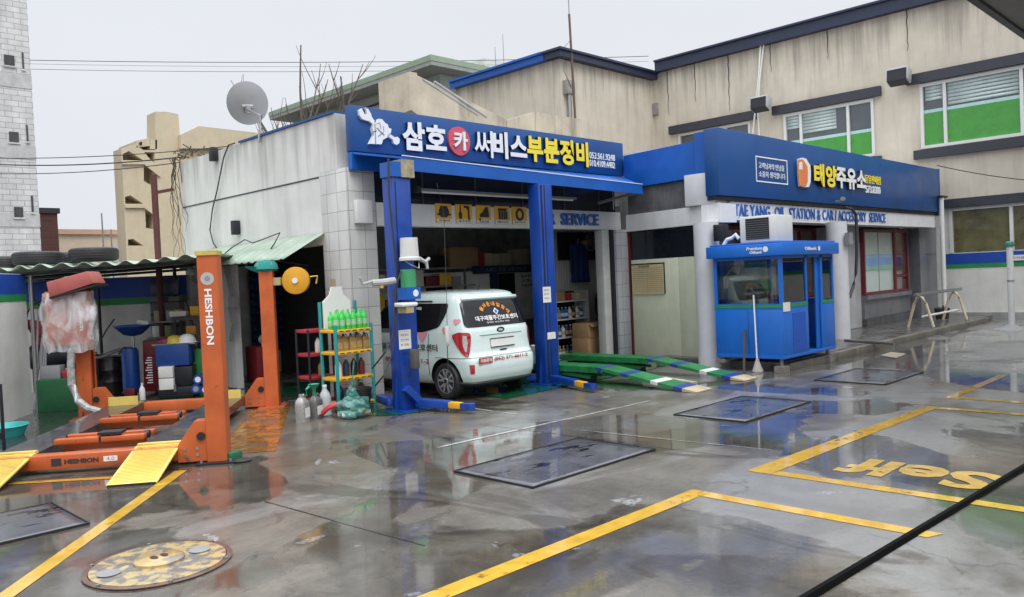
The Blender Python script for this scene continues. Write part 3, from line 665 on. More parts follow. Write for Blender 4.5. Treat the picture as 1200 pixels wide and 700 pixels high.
letters('정비안내표', (pA.x, pA.y, 1.945), dv, (0, 0, 1), .32, .045, M_ink, nb, t=.001, bold=.02)
# front wall behind the columns, windows, granite
fw = MB(); fw.box(14.0, 14.6, 9.0, 9.14, .15, 2.77); fw.build('front_wall', M_oilw, oil)
def glaze(x0, x1, Y, z0, z1, nm, pane, fr_w=.07, cols=1, fm=M_maroon, inner=None):
    f = MB(); f.box(x0, x0 + fr_w, Y - .06, Y + .04, z0, z1); f.box(x1 - fr_w, x1, Y - .06, Y + .04, z0, z1)
    f.box(x0 + fr_w, x1 - fr_w, Y - .055, Y + .035, z0, z0 + fr_w); f.box(x0 + fr_w, x1 - fr_w, Y - .055, Y + .035, z1 - fr_w, z1)
    for i in range(1, cols):
        xx = x0 + (x1 - x0) * i / cols; f.box(xx - fr_w / 2, xx + fr_w / 2, Y - .05, Y + .03, z0 + fr_w, z1 - fr_w)
    o = f.build(nm, fm, oil)
    MB().box(x0 + fr_w, x1 - fr_w, Y, Y + .015, z0 + fr_w, z1 - fr_w).build('pane', pane, o)
    return o
M_shopglass = mat('shop_glass', (.13, .07, .055), .06, var=.6, vs=2.0, coat=1, spec=.6)
glaze(14.62, 16.6, 9.0, .16, 2.76, 'shop_window', M_shopglass, cols=1)
e_ = glaze(16.62, 19.9, 9.0, .16, 2.76, 'entrance_door', M_shopglass, cols=4)
MB().box(16.69, 19.83, 8.94, 8.995, 1.05, 1.18).build('push_rail', M_maroon, e_)
MB().box(16.69, 19.83, 8.965, 8.99, .24, 1.04).build('kick_panel', M_grey, e_)
xb0, xb1 = PY(1010, 300, 8.45).x, PY(1062, 300, 8.45).x
MB().box(19.91, xb0 - .01, 8.5, 9.14, .15, 2.77).build('front_wall', M_oilw, oil)
# window with frosted film, two leaves and a louvred side light
M_film = mat('frosted_film', (.46, .55, .50), .12, var=.06, coat=1.)
xs = PY(1047, 300, 8.45).x
wn = glaze(xb0, xs, 8.45, .97, 2.72, 'shop_window', M_film, .08)
zb0, zb1 = 1.75, 2.05
MB().box(xb0 + .081, xs - .081, 8.443, 8.4475, zb0, zb1).build('blue_stripe', mat('film_blue', (.30, .44, .62), .12, coat=1.), wn)
MB().box(xb0 + .081, xs - .081, 8.443, 8.4475, zb0 - .12, zb0 - .002).build('green_stripe', mat('film_green', (.35, .55, .42), .12, coat=1.), wn)
MB().box((xb0 + xs) / 2 - .012, (xb0 + xs) / 2 + .012, 8.438, 8.4425, 1.05, 2.64).build('seam', M_grey, wn)
wn2 = glaze(xs + .005, xb1, 8.46, .97, 2.72, 'side_light', M_shopglass, .07)
MB().box(xs + .076, xb1 - .071, 8.42, 8.455, 1.38, 1.46).build('cross_rail', M_maroon, wn2)
MB().box(xb0, xb1, 8.33, 8.6, .86, .965).build('sill', M_gran, oil)
MB().box(xb0, xb1, 8.42, 8.6, .36, .855).build('granite_apron', M_gran, oil)
MB().box(xb0, 25.55, 8.36, 8.41, .147, .35).build('granite_plinth', tilemat('wet_granite', (.07, .07, .075), (.09, .09, .095), (.03, .03, .03), .35, .4, .006, .25, off=0), oil)
gp = MB()
xg0 = PY(1078, 300, 8.2).x
gp.box(xb1 + .002, xg0, 8.5, 8.62, .36, 2.77); gp.box(xg0, 26.55, 8.2, 8.62, .147, 3.12)
gp.build('granite_wall', M_gran, oil)
MB().bar((xg0 + .5, 8.195, 2.0), (26.5, 8.195, 2.0), .006, .012).build('granite_joint', M_trim, oil)
# lettering on the band
x0, x1 = PY(860, 250, 7.94).x, PY(1037, 256, 7.94).x
letters('TAE YANG  OIL  STATION & CAR / ACCESSORY  SERVICE', (x0, 7.937, 2.85), (1, 0, 0), (0, 0, 1), x1 - x0, .235, MATS['letter_blue'], oil, t=.022, bold=.006, spacing=1.05, split=.09)
# big sign
sg2 = thing('station_sign', 'long blue oil station sign with a pump emblem and yellow white letters', 'sign', (13.75, 7.75, 3.2))
Y2 = 7.85
def x2(px, py=210): return PY(px, py, Y2).x
MB().box(x2(842, 190), x2(1101, 220), Y2, Y2 + .3, 3.22, 4.48).build('sign_board', M_signblue, sg2, bev=.01)
MB().box(x2(842, 190) + .02, x2(1101, 220) - .02, Y2 + .05, Y2 + .28, 3.14, 3.215).build('sign_tray', M_dark, sg2)
MB().box(x2(1101, 220) + .002, x2(1101, 220) + .03, Y2 - .005, Y2 + .3, 3.2, 4.5).build('edge_trim', M_cblue, sg2)
xa, xb = x2(885.5, 200), x2(922.5, 205); za, zb = PY(904, 215, Y2).z, PY(904, 185.5, Y2).z
f = MB(); t_ = .025
f.box(xa, xb, Y2 - .012, Y2 - .003, za, za + t_); f.box(xa, xb, Y2 - .012, Y2 - .003, zb - t_, zb); f.box(xa, xa + t_, Y2 - .012, Y2 - .003, za + t_, zb - t_); f.box(xb - t_, xb, Y2 - .012, Y2 - .003, za + t_, zb - t_)
f.build('white_outline', M_letw, sg2)
hh = zb - za
letters('고객님과의 만남을', (xa + .12, Y2 - .003, za + hh * .53), (1, 0, 0), (0, 0, 1), xb - xa - .26, hh * .24, M_letw, sg2, t=.006, bold=.008)
letters('소중히 생각합니다', (xa + .12, Y2 - .003, za + hh * .2), (1, 0, 0), (0, 0, 1), xb - xa - .22, hh * .24, M_letw, sg2, t=.006, bold=.008)
pm = MB()
ppx([(665, 215), (690, 207), (712, 214), (722, 235), (738, 258), (742, 300), (741, 370), (730, 405), (700, 409), (672, 400), (664, 300)], Y2 - .003, pm, .06, 820, 150)
pm.build('pump_emblem', M_letw, sg2)
pm = MB()
ppx([(671, 222), (690, 214), (708, 220), (718, 240), (733, 262), (737, 300), (735, 368), (726, 398), (700, 402), (678, 394), (671, 300)], Y2 - .064, pm, .01, 820, 150)
pm.build('pump_face', mat('pump_orange', (.75, .22, .07), .4), sg2)
pm = MB(); ppx([(678, 238), (700, 232), (703, 285), (679, 284)], Y2 - .075, pm, .004, 820, 150); pm.build('pump_window', M_letw, sg2)
kw = dict(bold=.044, t=.07, spacing=1.06)
text_px('태양', (951, 220), (976.5, 192), Y2 - .003, M_lety, sg2, yb=219.5, yt=193.5, **kw)
text_px('주유소', (977.3, 225), (1011, 196), Y2 - .003, M_letw, sg2, yb=222.5, yt=198, **kw)
text_px('등유판매점', (1013, 217), (1031, 205), Y2 - .003, M_lety, sg2, yb=216, yt=206, t=.02, bold=.012)
text_px('573.8300', (1014, 228), (1031, 218), Y2 - .003, M_letw, sg2, yb=227, yt=218.5, t=.02, bold=.015)

# ================================================================== BEIGE TWO-STOREY BUILDING BEHIND
M_beige = mat('beige_stucco', (.60, .54, .445), .8, var=.18, vs=.7, streak=.5, ss=(3.1, 3.1, .30), st=(.50, .86), sc_col=(.20, .17, .13), bump=.25, bs=18, drip=(9.5, 2.6, .45))
M_beige2 = mat('old_concrete', (.47, .41, .32), .85, var=.25, vs=1.5, streak=.85, sc_col=(.09, .085, .07), bump=.3, bs=14)
bei = thing('beige_building', 'two storey beige stucco building with dark eaves and green filmed windows', 'building', (26.6, 18.3, 0))
XB, YBX = 26.6, 18.3
def opening_wall(mb, X, th, y0, y1, z0, z1, holes):             # wall on an X plane with rectangular openings (sorted by y)
    ys = y0
    for a, b, c, d in sorted(holes):
        mb.box(X, X + th, ys, a, z0, z1); mb.box(X, X + th, a, b, z0, c); mb.box(X, X + th, a, b, d, z1); ys = b
    mb.box(X, X + th, ys, y1, z0, z1)
up_h = [(9.92, 12.96, 5.22, 7.05), (3.9, 8.54, 5.23, 7.2), (14.2, 17.2, 5.22, 7.05)]
wl = MB(); opening_wall(wl, XB, .3, -6, 18.3, 3.45, 9.55, up_h)
wl.build('side_wall', M_beige, bei)
wl = MB(); opening_wall(wl, XB, .3, -6, 18.3, 0, 3.445, [(-2, 7.83, 2.0, 3.35)]); 
wl.build('lower_wall', mat('painted_wall', (.70, .69, .645), .6, var=.10, streak=.22, sc_col=(.30, .27, .2), bump=.15), bei)
# corner: peak at the far roof edge
wl = MB(); wl.box(21.1, XB + .29, YBX, YBX + .3, 0, 9.3); wl.box(21.1, 21.4, YBX + .31, 23.7, 0, 9.3)
wl.build('front_wall', M_beige, bei)
ev = MB()
ev.box(XB - .22, XB + .5, -6, YBX - .28, 9.56, 9.92); ev.box(XB - .30, XB + .5, -6, YBX - .28, 9.925, 9.99)
ev.box(20.88, XB + .5, YBX - .25, YBX + .5, 9.31, 9.52); ev.box(20.80, XB + .5, YBX - .33, YBX + .5, 9.525, 9.60)
ev.build('dark_eaves', mat('eaves_navy', (.022, .03, .065), .45), bei)
ev = MB(); ev.box(20.85, 21.5, YBX + .51, 23.75, 9.31, 9.52); ev.box(20.77, 21.5, YBX + .51, 23.75, 9.525, 9.6); ev.build('blue_eaves', M_cblue, bei)
MB().box(21.4, XB, YBX + .51, 23.6, 9.2, 9.3).build('roof', M_int, bei)
cr_ = MB()
random.seed(5)
for y in (17.6, 16.4, 15.0, 13.35, 11.35, 8.85, 5.9, 4.9):
    z = 9.5; l = random.uniform(.5, 2.2); pts = [(XB - .003, y, 9.54)]
    while z > 9.5 - l:
        z -= .15; pts.append((XB - .003, y + random.uniform(-.02, .02), z))
    cr_.tube(pts, .02, 5, r1=.006)
build_each(cr_, 'crack', mat('crack_dark', (.05, .045, .04), .9), bei)
M_greenfilm = mat('green_film', (.045, .29, .03), .3, var=.14, vs=3, coat=.6)
M_blind = mat('window_blind', (.50, .60, .59), .3, var=.08, coat=.8)
M_winw = mat('white_frame', (.68, .68, .66), .4, var=.05)
def filmed_window(y0, y1, z0, z1, cols, green, blinds):
    f = MB(); w_ = .09
    f.box(XB - .04, XB + .12, y0, y0 + w_, z0, z1); f.box(XB - .04, XB + .12, y1 - w_, y1, z0, z1)
    f.box(XB - .035, XB + .11, y0 + w_, y1 - w_, z0, z0 + w_); f.box(XB - .035, XB + .11, y0 + w_, y1 - w_, z1 - w_, z1)
    for c in cols: f.box(XB - .03, XB + .10, c - w_ / 2, c + w_ / 2, z0 + w_, z1 - w_)
    o = f.build('window', M_winw, bei)
    MB().box(XB + .05, XB + .06, y0 + w_, y1 - w_, z0 + w_, z1 - w_).build('pane', mat('dark_pane', (.07, .085, .095), .08, coat=1.), o)
    MB().box(XB + .035, XB + .048, y0 + w_, y1 - w_, z0 + w_, green).build('green_film', M_greenfilm, o)
    MB().box(XB + .033, XB + .0475, y0 + w_, y1 - w_, green + .002, green + .10).build('film_edge', mat('film_edge', (.40, .62, .58), .2, coat=1), o)
    for a, b, zlo in blinds:
        k = MB(); z = z1 - w_ - .11
        while z > zlo: k.add([(XB + .030, a, z), (XB + .030, b, z), (XB + .044, b, z + .105), (XB + .044, a, z + .105)], [(0, 1, 2, 3)]); z -= .11
        k.build('blind', M_blind, o, solidify=.003)
    MB().box(XB - .16, XB - .002, y0 - .25, y1 + .35, z1 + .03, z1 + .33).build('lintel', M_trim, bei)
    MB().box(XB - .14, XB - .002, y0 - .2, y1 + .2, z0 - .30, z0 - .03).build('window_sill', M_trim, bei)
filmed_window(9.92, 12.96, 5.22, 7.05, (10.75, 12.35), 6.02, [(11.15, 12.3, 6.2), (12.4, 12.86, 6.45)])
filmed_window(3.9, 8.54, 5.23, 7.2, (5.85, 7.85), 6.3, [(5.92, 7.78, 6.42), (7.92, 8.4, 6.6)])
filmed_window(14.2, 17.2, 5.22, 7.05, (15.2, 16.3), 6.02, [(15.3, 16.2, 6.2)])
# ground floor window with blinds, and the blue and green stripes of the yard wall
f = MB(); f.box(XB - .03, XB + .1, 7.74, 7.83, 2.0, 3.35); f.box(XB - .03, XB + .1, 6.15, 6.24, 2.0, 3.27); f.box(XB - .03, XB + .1, 4.4, 4.49, 2.0, 3.27); f.box(XB - .025, XB + .09, -2, 7.735, 3.275, 3.35)
o = f.build('window', M_winw, bei)
MB().box(XB + .05, XB + .06, -2, 7.74, 2.0, 3.27).build('pane', mat('olive_blind', (.13, .12, .05), .3, var=.5, vs=2, streak=.4, coat=.8), o)
MB().box(XB - .14, XB - .002, -2, 8.0, 3.36, 3.62).build('lintel', M_trim, bei)
MB().box(XB - .012, XB - .002, -6, 7.95, 1.66, 1.98).build('blue_stripe', mat('stripe_blue', (.008, .06, .36), .5, var=.1, streak=.15), bei)
MB().box(XB - .012, XB - .002, -6, 7.95, 1.54, 1.658).build('green_stripe', M_green, bei)
MB().box(XB - .12, XB - .002, -6, 7.9, 0, .22).build('wall_footing', mat('footing', (.33, .33, .32), .7, var=.2, streak=.4), bei)
pb_ = thing('wall_nameplate', 'small white plate fixed on the blue stripe of the yard wall', 'sign', (XB - .03, 5.9, 1.75))
MB().box(XB - .03, XB - .0125, 5.72, 6.28, 1.70, 1.86).build('plate', M_paper, pb_)
letters('주차금지', (XB - .031, 6.2, 1.745), (0, -1, 0), (0, 0, 1), .4, .07, M_ink, pb_, t=.001)
# vent boxes with pipes
def ventpipe(x, y, z0, z1, label, onX):
    t = thing('vent_pipe', label, 'pipe', (x, y, z0))
    d = (-.12, 0) if onX else (0, -.12)
    MB().cyl((x + d[0], y + d[1], z0), (x + d[0], y + d[1], z1), .07).build('pipe', M_steel, t)
    MB().box(x + d[0] - .2, x + d[0] + .2, y + d[1] - .11, y + d[1] + .11, z1 - .05, z1 + .42).build('box', mat('rusty_grey', (.30, .28, .26), .6, var=.3), t, bev=.01)
P = PY(664, 110, YBX); ventpipe(P.x, YBX, 4.6, P.z, 'grey vent box on a pipe beside the tall mast', False)
P = PY(768, 135, YBX); ventpipe(P.x, YBX, 4.6, P.z, 'grey vent box on a pipe at the inner wall corner', False)
# floodlights
def flood(y, z, label):
    t = thing('floodlight', label, 'floodlight', (XB, y, z), group='floodlights on the beige wall')
    MB().bar((XB - .02, y, z), (XB - .45, y, z + .08), .06, .06).build('arm', M_grey, t)
    k = MB(); k.solid([(XB - .45, y + .32, z - .22), (XB - .75, y + .32, z - .10), (XB - .70, y + .32, z + .30), (XB - .30, y + .32, z + .22)], (0, -.64, 0)); k.build('hood', mat('floodlight_grey', (.42, .42, .43), .4), t, bev=.03)
    MB().solid([(XB - .475, y + .27, z - .235), (XB - .755, y + .27, z - .12), (XB - .735, y + .27, z + .22), (XB - .72, y + .27, z + .2)], (0, -.54, 0)).build('lens', M_dark, t)
    MB().solid([(XB - .73, y + .28, z - .1), (XB - .765, y + .28, z - .1), (XB - .73, y + .28, z + .24), (XB - .70, y + .28, z + .24)], (0, -.56, 0)).build('face', M_dark, t)
flood(8.95, 7.42, 'black faced floodlight left of the widest green window')
flood(13.5, 7.42, 'black faced floodlight left of the smaller green window')

# old concrete stair on the garage roof
st = thing('concrete_stair', 'stained concrete stair and parapet rising behind the garage sign', 'stair', (9, 13.5, 4.5))
YP = 13.6
def pw(px, py): p = PY(px, py, YP); return (p.x, p.y, p.z)
k = MB()
k.solid([pw(480, 84), pw(593, 140), pw(594, 175), pw(480, 150)], (0, .2, 0))
p = PY(480, 84, YP); yb = PX(443, 92, p.x).y
k.solid([(p.x, YP + .002, p.z), (p.x, yb, p.z), (p.x, yb, 4.4), (p.x, YP + .002, 4.4)], (.2, 0, 0))
k.build('stair_wall', M_beige2, st)
k = MB(); k.solid([pw(594, 141), pw(627, 131), pw(627, 175), pw(594, 175)], (0, .2, 0)); 
p = PY(627, 131, YP); k.solid([pw(627.5, 131), pw(681, 140), pw(684, 175), pw(627.5, 175)], (0, .2, 0)); k.build('parapet', M_beige2, st)
k = MB(); k.tube([pw(509, 96), pw(570, 137)], .03); k.tube([pw(495, 93), pw(560, 135)], .02); build_each(k, 'handrail', M_steel, st)
k = MB(); k.solid([PY(458, 139, 13.2), PY(482, 129, 13.2), PY(500, 143, 13.2), PY(500, 160, 13.2), PY(458, 150, 13.2)], (0, .1, 0)); k.build('stair_hatch', mat('hatch_brown', (.10, .08, .06), .8), st)
MB().box(9.2, 13.0, 13.85, 16, 4.41, 4.6).build('landing', M_beige2, st)
# ================================================================== FAR BUILDINGS
M_block = tilemat('grey_block', (.66, .66, .65), (.55, .55, .54), (.36, .36, .355), .46, .205, .012, .8, stain=.22)
tw = thing('block_tower', 'tall grey concrete block tower with small dark windows at the left edge', 'building', (18, 40, 0))
YT = 34.0
xr = PY(40, 150, YT).x
wl = MB(); wl.box(xr - 14, xr, YT, YT + 12, 0, 26); wl.build('wall', M_block, tw)
k = MB()
for y in (95, 178, 258): 
    z = PY(20, y, YT).z; k.box(xr - 14, xr + .01, YT - .02, YT - .002, z - .25, z + .25)
build_each(k, 'floor_band', mat('band_grey', (.50, .50, .495), .8, var=.2, streak=.3), tw)
for (x0, y0, x1, y1) in [(1, 60, 18, 79), (7, 151, 23, 168), (13, 241, 28, 254), (22, 58, 29, 80), (27, 144, 34, 164), (33, 228, 40, 246)]:
    a, b = PY(x0, y0, YT), PY(x1, y1, YT); zc = PY((x0 + x1) / 2, (y0 + y1) / 2, YT).z; h = .30 if x1 - x0 > 10 else .48
    o = MB().box(a.x + .08, b.x - .02, YT - .03, YT - .022, zc - h * .8, zc + h * .5).build('window', mat('tower_window', (.06, .06, .065), .3, var=.4), tw)
    MB().box(a.x + .04, b.x + .02, YT - .06, YT - .031, zc - h * .8 - .06, zc - h * .8).build('sill', M_block, o)
rb = thing('red_brick_building', 'narrow dark red brick building beside the grey tower', 'building', (14, 42, 0))
YR = 42.0
a, b = PY(47, 250, YR), PY(67, 250, YR)
MB().box(a.x, b.x, YR, YR + 5, 0, a.z).build('wall', tilemat('red_brick', (.13, .045, .04), (.10, .035, .03), (.09, .06, .05), .5, .16, .02, .8), rb)
MB().box(a.x - .1, b.x + .1, YR - .1, YR + 5.1, a.z + .005, a.z + .25).build('coping', M_trim, rb)
fb = thing('pale_house', 'low pale cream house far off beyond the tyres', 'house', (22, 55, 0))
YH = 60.0
a, b = PY(70, 275, YH), PY(150, 281, YH)
MB().box(a.x, b.x, YH, YH + 8, 0, a.z).build('wall', mat('cream_far', (.55, .45, .33), .8, var=.1), fb)
MB().box(a.x - .2, b.x + .2, YH - .2, YH + 8, a.z + .01, a.z + .35).build('roof', mat('clay_roof', (.50, .30, .20), .8), fb)
k = MB(); c = PY(120, 281, YH); k.box(c.x, c.x + 7, YH - 3, YH - 1, 0, c.z - .6); k.build('annex', mat('pale_far', (.55, .56, .57), .8), fb)
for px_, top in ((119, 250), (130, 269)):
    t = PY(px_, top, 50); 
    MB().cyl((t.x, 50, 0), (t.x, 50, t.z), .07, .04, 8).build('far_pole', M_grey, label='thin grey pole %s behind the tyres' % ('taller' if top == 250 else 'shorter'), cat='pole', base=(t.x, 50, 0))

M_cream = mat('cream_stucco', (.58, .49, .345), .75, var=.08, streak=.2, sc_col=(.25, .2, .13))
cs = thing('stair_tower_building', 'cream apartment block with an open zigzag stairwell and a tall square chimney', 'building', (22, 34, 0))
YC = 34.0
def pc(px, py, Y=YC): p = PY(px, py, Y); return (p.x, p.z)
def cpoly(mb, pts, t, back=0., Y=YC): mb.prism([pc(a, b, Y) for a, b in pts], (0, Y, 0), (1, 0, 0), (0, 0, 1), t, back=back)
k = MB()
cpoly(k, [(142, 174), (157, 169), (168, 176), (182, 176), (182, 131), (195, 131), (209, 134), (211, 158), (300, 158), (300, 330), (150, 330)], 0, -.9)
cw = k.build('main_wall', M_cream, cs, flat=True)
k = MB()                                                          # the stairwell openings are cut through the skin
for pts in ([(143.5, 181), (151, 177), (168, 188), (144, 188)], [(169, 178.5), (181, 178.5), (181, 191), (177, 188)], [(168.5, 193), (180, 199), (180, 219), (168.5, 212)],
            [(146.5, 231), (153, 229), (168, 239), (146.8, 239)], [(170, 245), (180, 251), (180, 269), (171, 267)], [(150, 281), (156, 280), (168, 288), (150, 288)]): cpoly(k, pts, .3, -.75)
co = k.build('cutter', M_cream, cs)
bo = cw.modifiers.new('b', 'BOOLEAN'); bo.operation = 'DIFFERENCE'; bo.object = co; bo.solver = 'EXACT'
dg = bpy.context.evaluated_depsgraph_get(); nm_ = bpy.data.meshes.new_from_object(cw.evaluated_get(dg)); cw.modifiers.clear(); cw.data = nm_
bpy.data.objects.remove(co)
k = MB()
for pts in ([(142, 189), (168, 189), (187, 204), (187, 208), (168, 193), (142, 193)], [(146, 240), (168, 240), (187, 254), (187, 258), (168, 244), (146, 244)]): cpoly(k, pts, .10, .005)
build_each(k, 'stair_parapet', M_cream, cs)
k = MB(); cpoly(k, [(160, 165), (175, 162), (176, 171), (160, 173)], 0, -2); cpoly(k, [(176, 164), (184, 164), (184, 175), (176, 175)], 0, -2); k.build('roof_house', M_cream, cs)
k = MB(); cpoly(k, [(209, 159), (230, 149), (300, 157), (300, 175), (209, 175)], .25, .02); k.build('roof_parapet', M_cream, cs)
k = MB(); cpoly(k, [(163, 167), (166, 166.5), (166, 170), (163, 170)], .05, .01); k.build('vent_hole', M_dark, cs)

M_gh = mat('pale_green_wall', (.40, .43, .40), .7, var=.1, streak=.3)
gh = thing('flat_roof_house', 'grey green house with a wide overhanging flat roof behind the garage', 'house', (14, 26, 0))
YG = 26.0
c = PY(505, 70, YG); far = PX(315, 132, c.x)
k = MB(); k.box(c.x, c.x + 14, YG, far.y, c.z - .02, c.z + .22); k.build('roof_slab', mat('roof_green', (.26, .34, .24), .6, var=.1), gh)
MB().box(c.x + .02, c.x + 13.9, YG + .02, far.y - .02, c.z - .2, c.z - .021).build('soffit', mat('soffit_grey', (.28, .29, .27), .8, var=.15), gh)
MB().box(c.x + 1.3, c.x + 13, YG + 1.0, far.y - 1.2, 0, c.z - .201).build('wall', M_gh, gh)
k = MB(); k.box(c.x + 1.22, c.x + 1.29, far.y - 4.0, far.y - 2.2, c.z - 1.8, c.z - .5); k.build('window', M_dark, gh)
k = MB(); k.tube([(c.x + 1.24, YG + 1.1, c.z - .6), (c.x + 1.24, far.y - 1.5, c.z - .75)], .05); k.build('gutter', M_trim, gh)
k = MB(); k.tube([(c.x + 2.8, YG + .95, c.z - .25), (c.x + 2.8, YG + .95, c.z - 3)], .06); k.build('downpipe', M_trim, gh)
wt = thing('roof_tank_hut', 'small white rooftop hut with thin aerials behind the blue eaves', 'roof hut', (30, 32, 8))
YW = 34.0
a, b = PY(567, 68, YW), PY(590, 74, YW)
MB().box(a.x, b.x, YW, YW + 3, 6, a.z).build('hut', mat('hut_white', (.6, .6, .6), .7), wt)
k = MB()
for px_, tp in ((589, 40), (580, 55)):
    t = PY(px_, tp, YW); k.cyl((t.x, YW, a.z - 1), (t.x, YW, t.z), .03, .015, 6)
build_each(k, 'aerial', M_grey, wt)

# bare trees standing behind the white garage
M_bark = mat('bark', (.12, .095, .08), .9, var=.3)
def bare_tree(x, y, h, z0, label, seed, spread=.55):
    random.seed(seed)
    t = thing('bare_tree', label, 'tree', (x, y, 0)); tr = MB(); br = MB()
    tr.tube([(x, y, 0), (x + .03, y, z0 * .5), (x, y, z0)], .09, 8, r1=.05); tr.build('trunk', M_bark, t)
    def grow(p, d, l, r, lev):
        pts = [p]; q = p.copy(); dd = d.copy()
        for i in range(6):
            dd = (dd + Vector((random.uniform(-.09, .09), random.uniform(-.09, .09), .10))).normalized(); q = q + dd * l / 6; pts.append(q.copy())
        br.tube(pts, r, 5, r1=r * .35)
        if lev > 0:
            for i in range(3 if lev > 1 else 4):
                s = pts[random.randint(1, 4)]; ang = random.uniform(0, 6.28)
                grow(s, (dd * .8 + Vector((math.cos(ang), math.sin(ang), .25)) * spread).normalized(), l * random.uniform(.4, .65), r * .55, lev - 1)
    top = Vector((x, y, z0 - .1)); s_ = RT
    grow(top, Vector((0, 0, 1)), h, .045, 2)
    for a_, l in ((-.8, .85), (.75, .7), (-.35, .6), (-1.3, .6)):
        grow(top - Vector((0, 0, random.uniform(0, .3))), (s_ * a_ + Vector((0, 0, 1))).normalized(), h * l, .035, 2)
    br.build('branches', M_bark, t)
P = PX(355, 150, 10.2); T = PX(349, 52, 10.2); bare_tree(P.x, P.y, T.z - 4.4, 4.4, 'tall bare tree with upright twigs behind the white garage wall', 4)
P = PX(408, 128, 11.2); T = PX(410, 84, 11.2); bare_tree(P.x, P.y, T.z - 4.5, 4.5, 'shorter bare tree beside the sign behind the garage wall', 9, .7)

# overhead wires, poles, aerial mast
M_wire = mat('wire_black', (.035, .035, .04), .5)
def wire(pts, r, label, name='overhead_wire', sag=.0, group=None):
    a, b = Vector(pts[0]), Vector(pts[-1])
    q = [a.lerp(b, i / 24) - Vector((0, 0, sag * 4 * (i / 24) * (1 - i / 24))) for i in range(25)]
    o = MB().tube(q, r, 6).build(name, M_wire, label=label, cat='wire', base=tuple(a), group=group); return o
def dist(px, py, D): r = ray(px, py); return EYE + r * (D / r.dot(FW))
for i, (a, b, r) in enumerate([((-80, 68), (760, 66), .015), ((-80, 72), (760, 72), .007), ((-80, 78), (700, 78), .010)]):
    wire([dist(*a, 38), dist(*b, 38)], r, ['thickest and highest overhead wire crossing the sky', 'thin middle overhead wire crossing the sky', 'lowest of the three high overhead wires'][i], sag=.25)
for i, (a, b, r) in enumerate([((-60, 184), (300, 168), .011), ((-60, 189), (215, 184), .016), ((-60, 201), (215, 190), .011)]):
    wire([dist(*a, 22), dist(*b, 18)], r, ['wire running over the garage roof corner to the tower', 'thick black wire reaching the garage roof corner', 'lower sagging wire reaching the garage roof corner'][i], sag=.15)
wire([dist(1098, 194, 21), dist(1300, 216, 18)], .014, 'black wire from the blue sign across the beige wall', sag=.12)
P = PY(672, 165, 18.1); T = PY(672, 0, 18.1)
ma = thing('aerial_mast', 'tall thin rusty mast rising above the beige building', 'mast', (P.x, 18.0, 4.5))
mid = PY(672, 85, 18.0)
k = MB(); k.cyl((P.x + .15, 18.05, 4.5), (P.x, 18.05, PY(671, 18, 18.05).z), .045, .04, 8); k.build('pole', mat('rusty_pole', (.14, .09, .07), .7), ma)
k = MB(); z = PY(671, 18, 18.05).z; k.cyl((P.x, 18.05, z), (P.x, 18.05, z + 2.2), .018, .012, 6); k.build('whip', M_grey, ma)
k = MB(); k.tube([(P.x, 18.05, z - .9), (P.x - .35, 18.05, z - 1.2), (P.x - .4, 18.05, z - 2.0), (P.x - .05, 18.05, z - 2.5)], .012, 6); k.build('cable', M_wire, ma)
k = MB(); 
k.tube([PX(892, 43, 26.5), PX(889, 90, 26.45), PX(886, 120, 26.45), PX(882, 160, 26.45)], .03, 6); k.tube([PX(896, 43, 26.5), PX(890, 95, 26.42), PX(888, 130, 26.42), PX(890, 162, 26.42)], .025, 6)
k.build('hanging_cable', M_letw, label='pair of white cables hanging down the beige wall', cat='cable', base=tuple(PX(889, 90, 26.4)))
P = PX(180, 205, 6.6); B_ = G(186, 470)
rp = thing('rusty_pole', 'dark rusty steel pole standing by the garage corner', 'pole', (5.9, 16.5, 0))
pz = PWd(180, 205, 2.55); pb = PWd(186, 300, 2.55)
k = MB(); k.cyl((pz.x, pz.y, 0), (pz.x, pz.y, pz.z), .06, n=12); k.build('pole', mat('rust', (.10, .03, .025), .7, var=.3), rp)
k = MB(); k.bar((pz.x, pz.y, pz.z - .35), (pz.x + .35, pz.y - .05, pz.z - .27), .05, .06); k.build('arm', MATS['rust'], rp)
# satellite dish on the garage coping
D = PX(290, 122, 7.4)
sd_ = thing('satellite_dish', 'grey round satellite dish on a bent arm on the garage roof edge', 'satellite dish', (7.15, PX(312, 150, 7.15).y, 4.6))
fwd = Vector((-.60, -.72, .36)).normalized(); fwd = -fwd * -1
# the back of the dish faces the yard
axis = (Vector((.45, .85, .35))).normalized(); ua = axis.cross(Vector((0, 0, 1))).normalized(); ub = ua.cross(axis)
rr = .37
k = MB(); prof = [(.0001, 0), (.12, .01), (.24, .04), (.34, .085), (rr, .10), (rr + .008, .105), (rr, .115), (.33, .10), (.0001, .02)]
q = [];n_ = 36
for r_, h in prof:
    for i in range(n_): t = 2 * math.pi * i / n_; q.append(D + ua * r_ * math.cos(t) + ub * r_ * 1.08 * math.sin(t) + axis * h)
k.add(q, [(j * n_ + i, j * n_ + (i + 1) % n_, (j + 1) * n_ + (i + 1) % n_, (j + 1) * n_ + i) for j in range(len(prof) - 1) for i in range(n_)])
k.build('reflector', mat('dish_grey', (.31, .31, .315), .5, var=.08), sd_)
k = MB(); k.bar(D + ub * -.02 - axis * .03, D - ub * .16 - axis * .06, .12, .08); k.bar(D - ua * .1 - ub * .04 - axis * .02, D + ua * .1 - ub * .04 - axis * .02, .05, .05); k.build('clamp', M_steel, sd_, bev=.006)
yb = PX(312, 152, 7.15).y
k = MB(); k.tube([D - ub * .1 - axis * .08, Vector((7.1, yb + .06, D.z - .45)), Vector((7.02, yb, 4.62)), Vector((7.0, yb, 4.42))], .025); k.build('arm', M_steel, sd_)
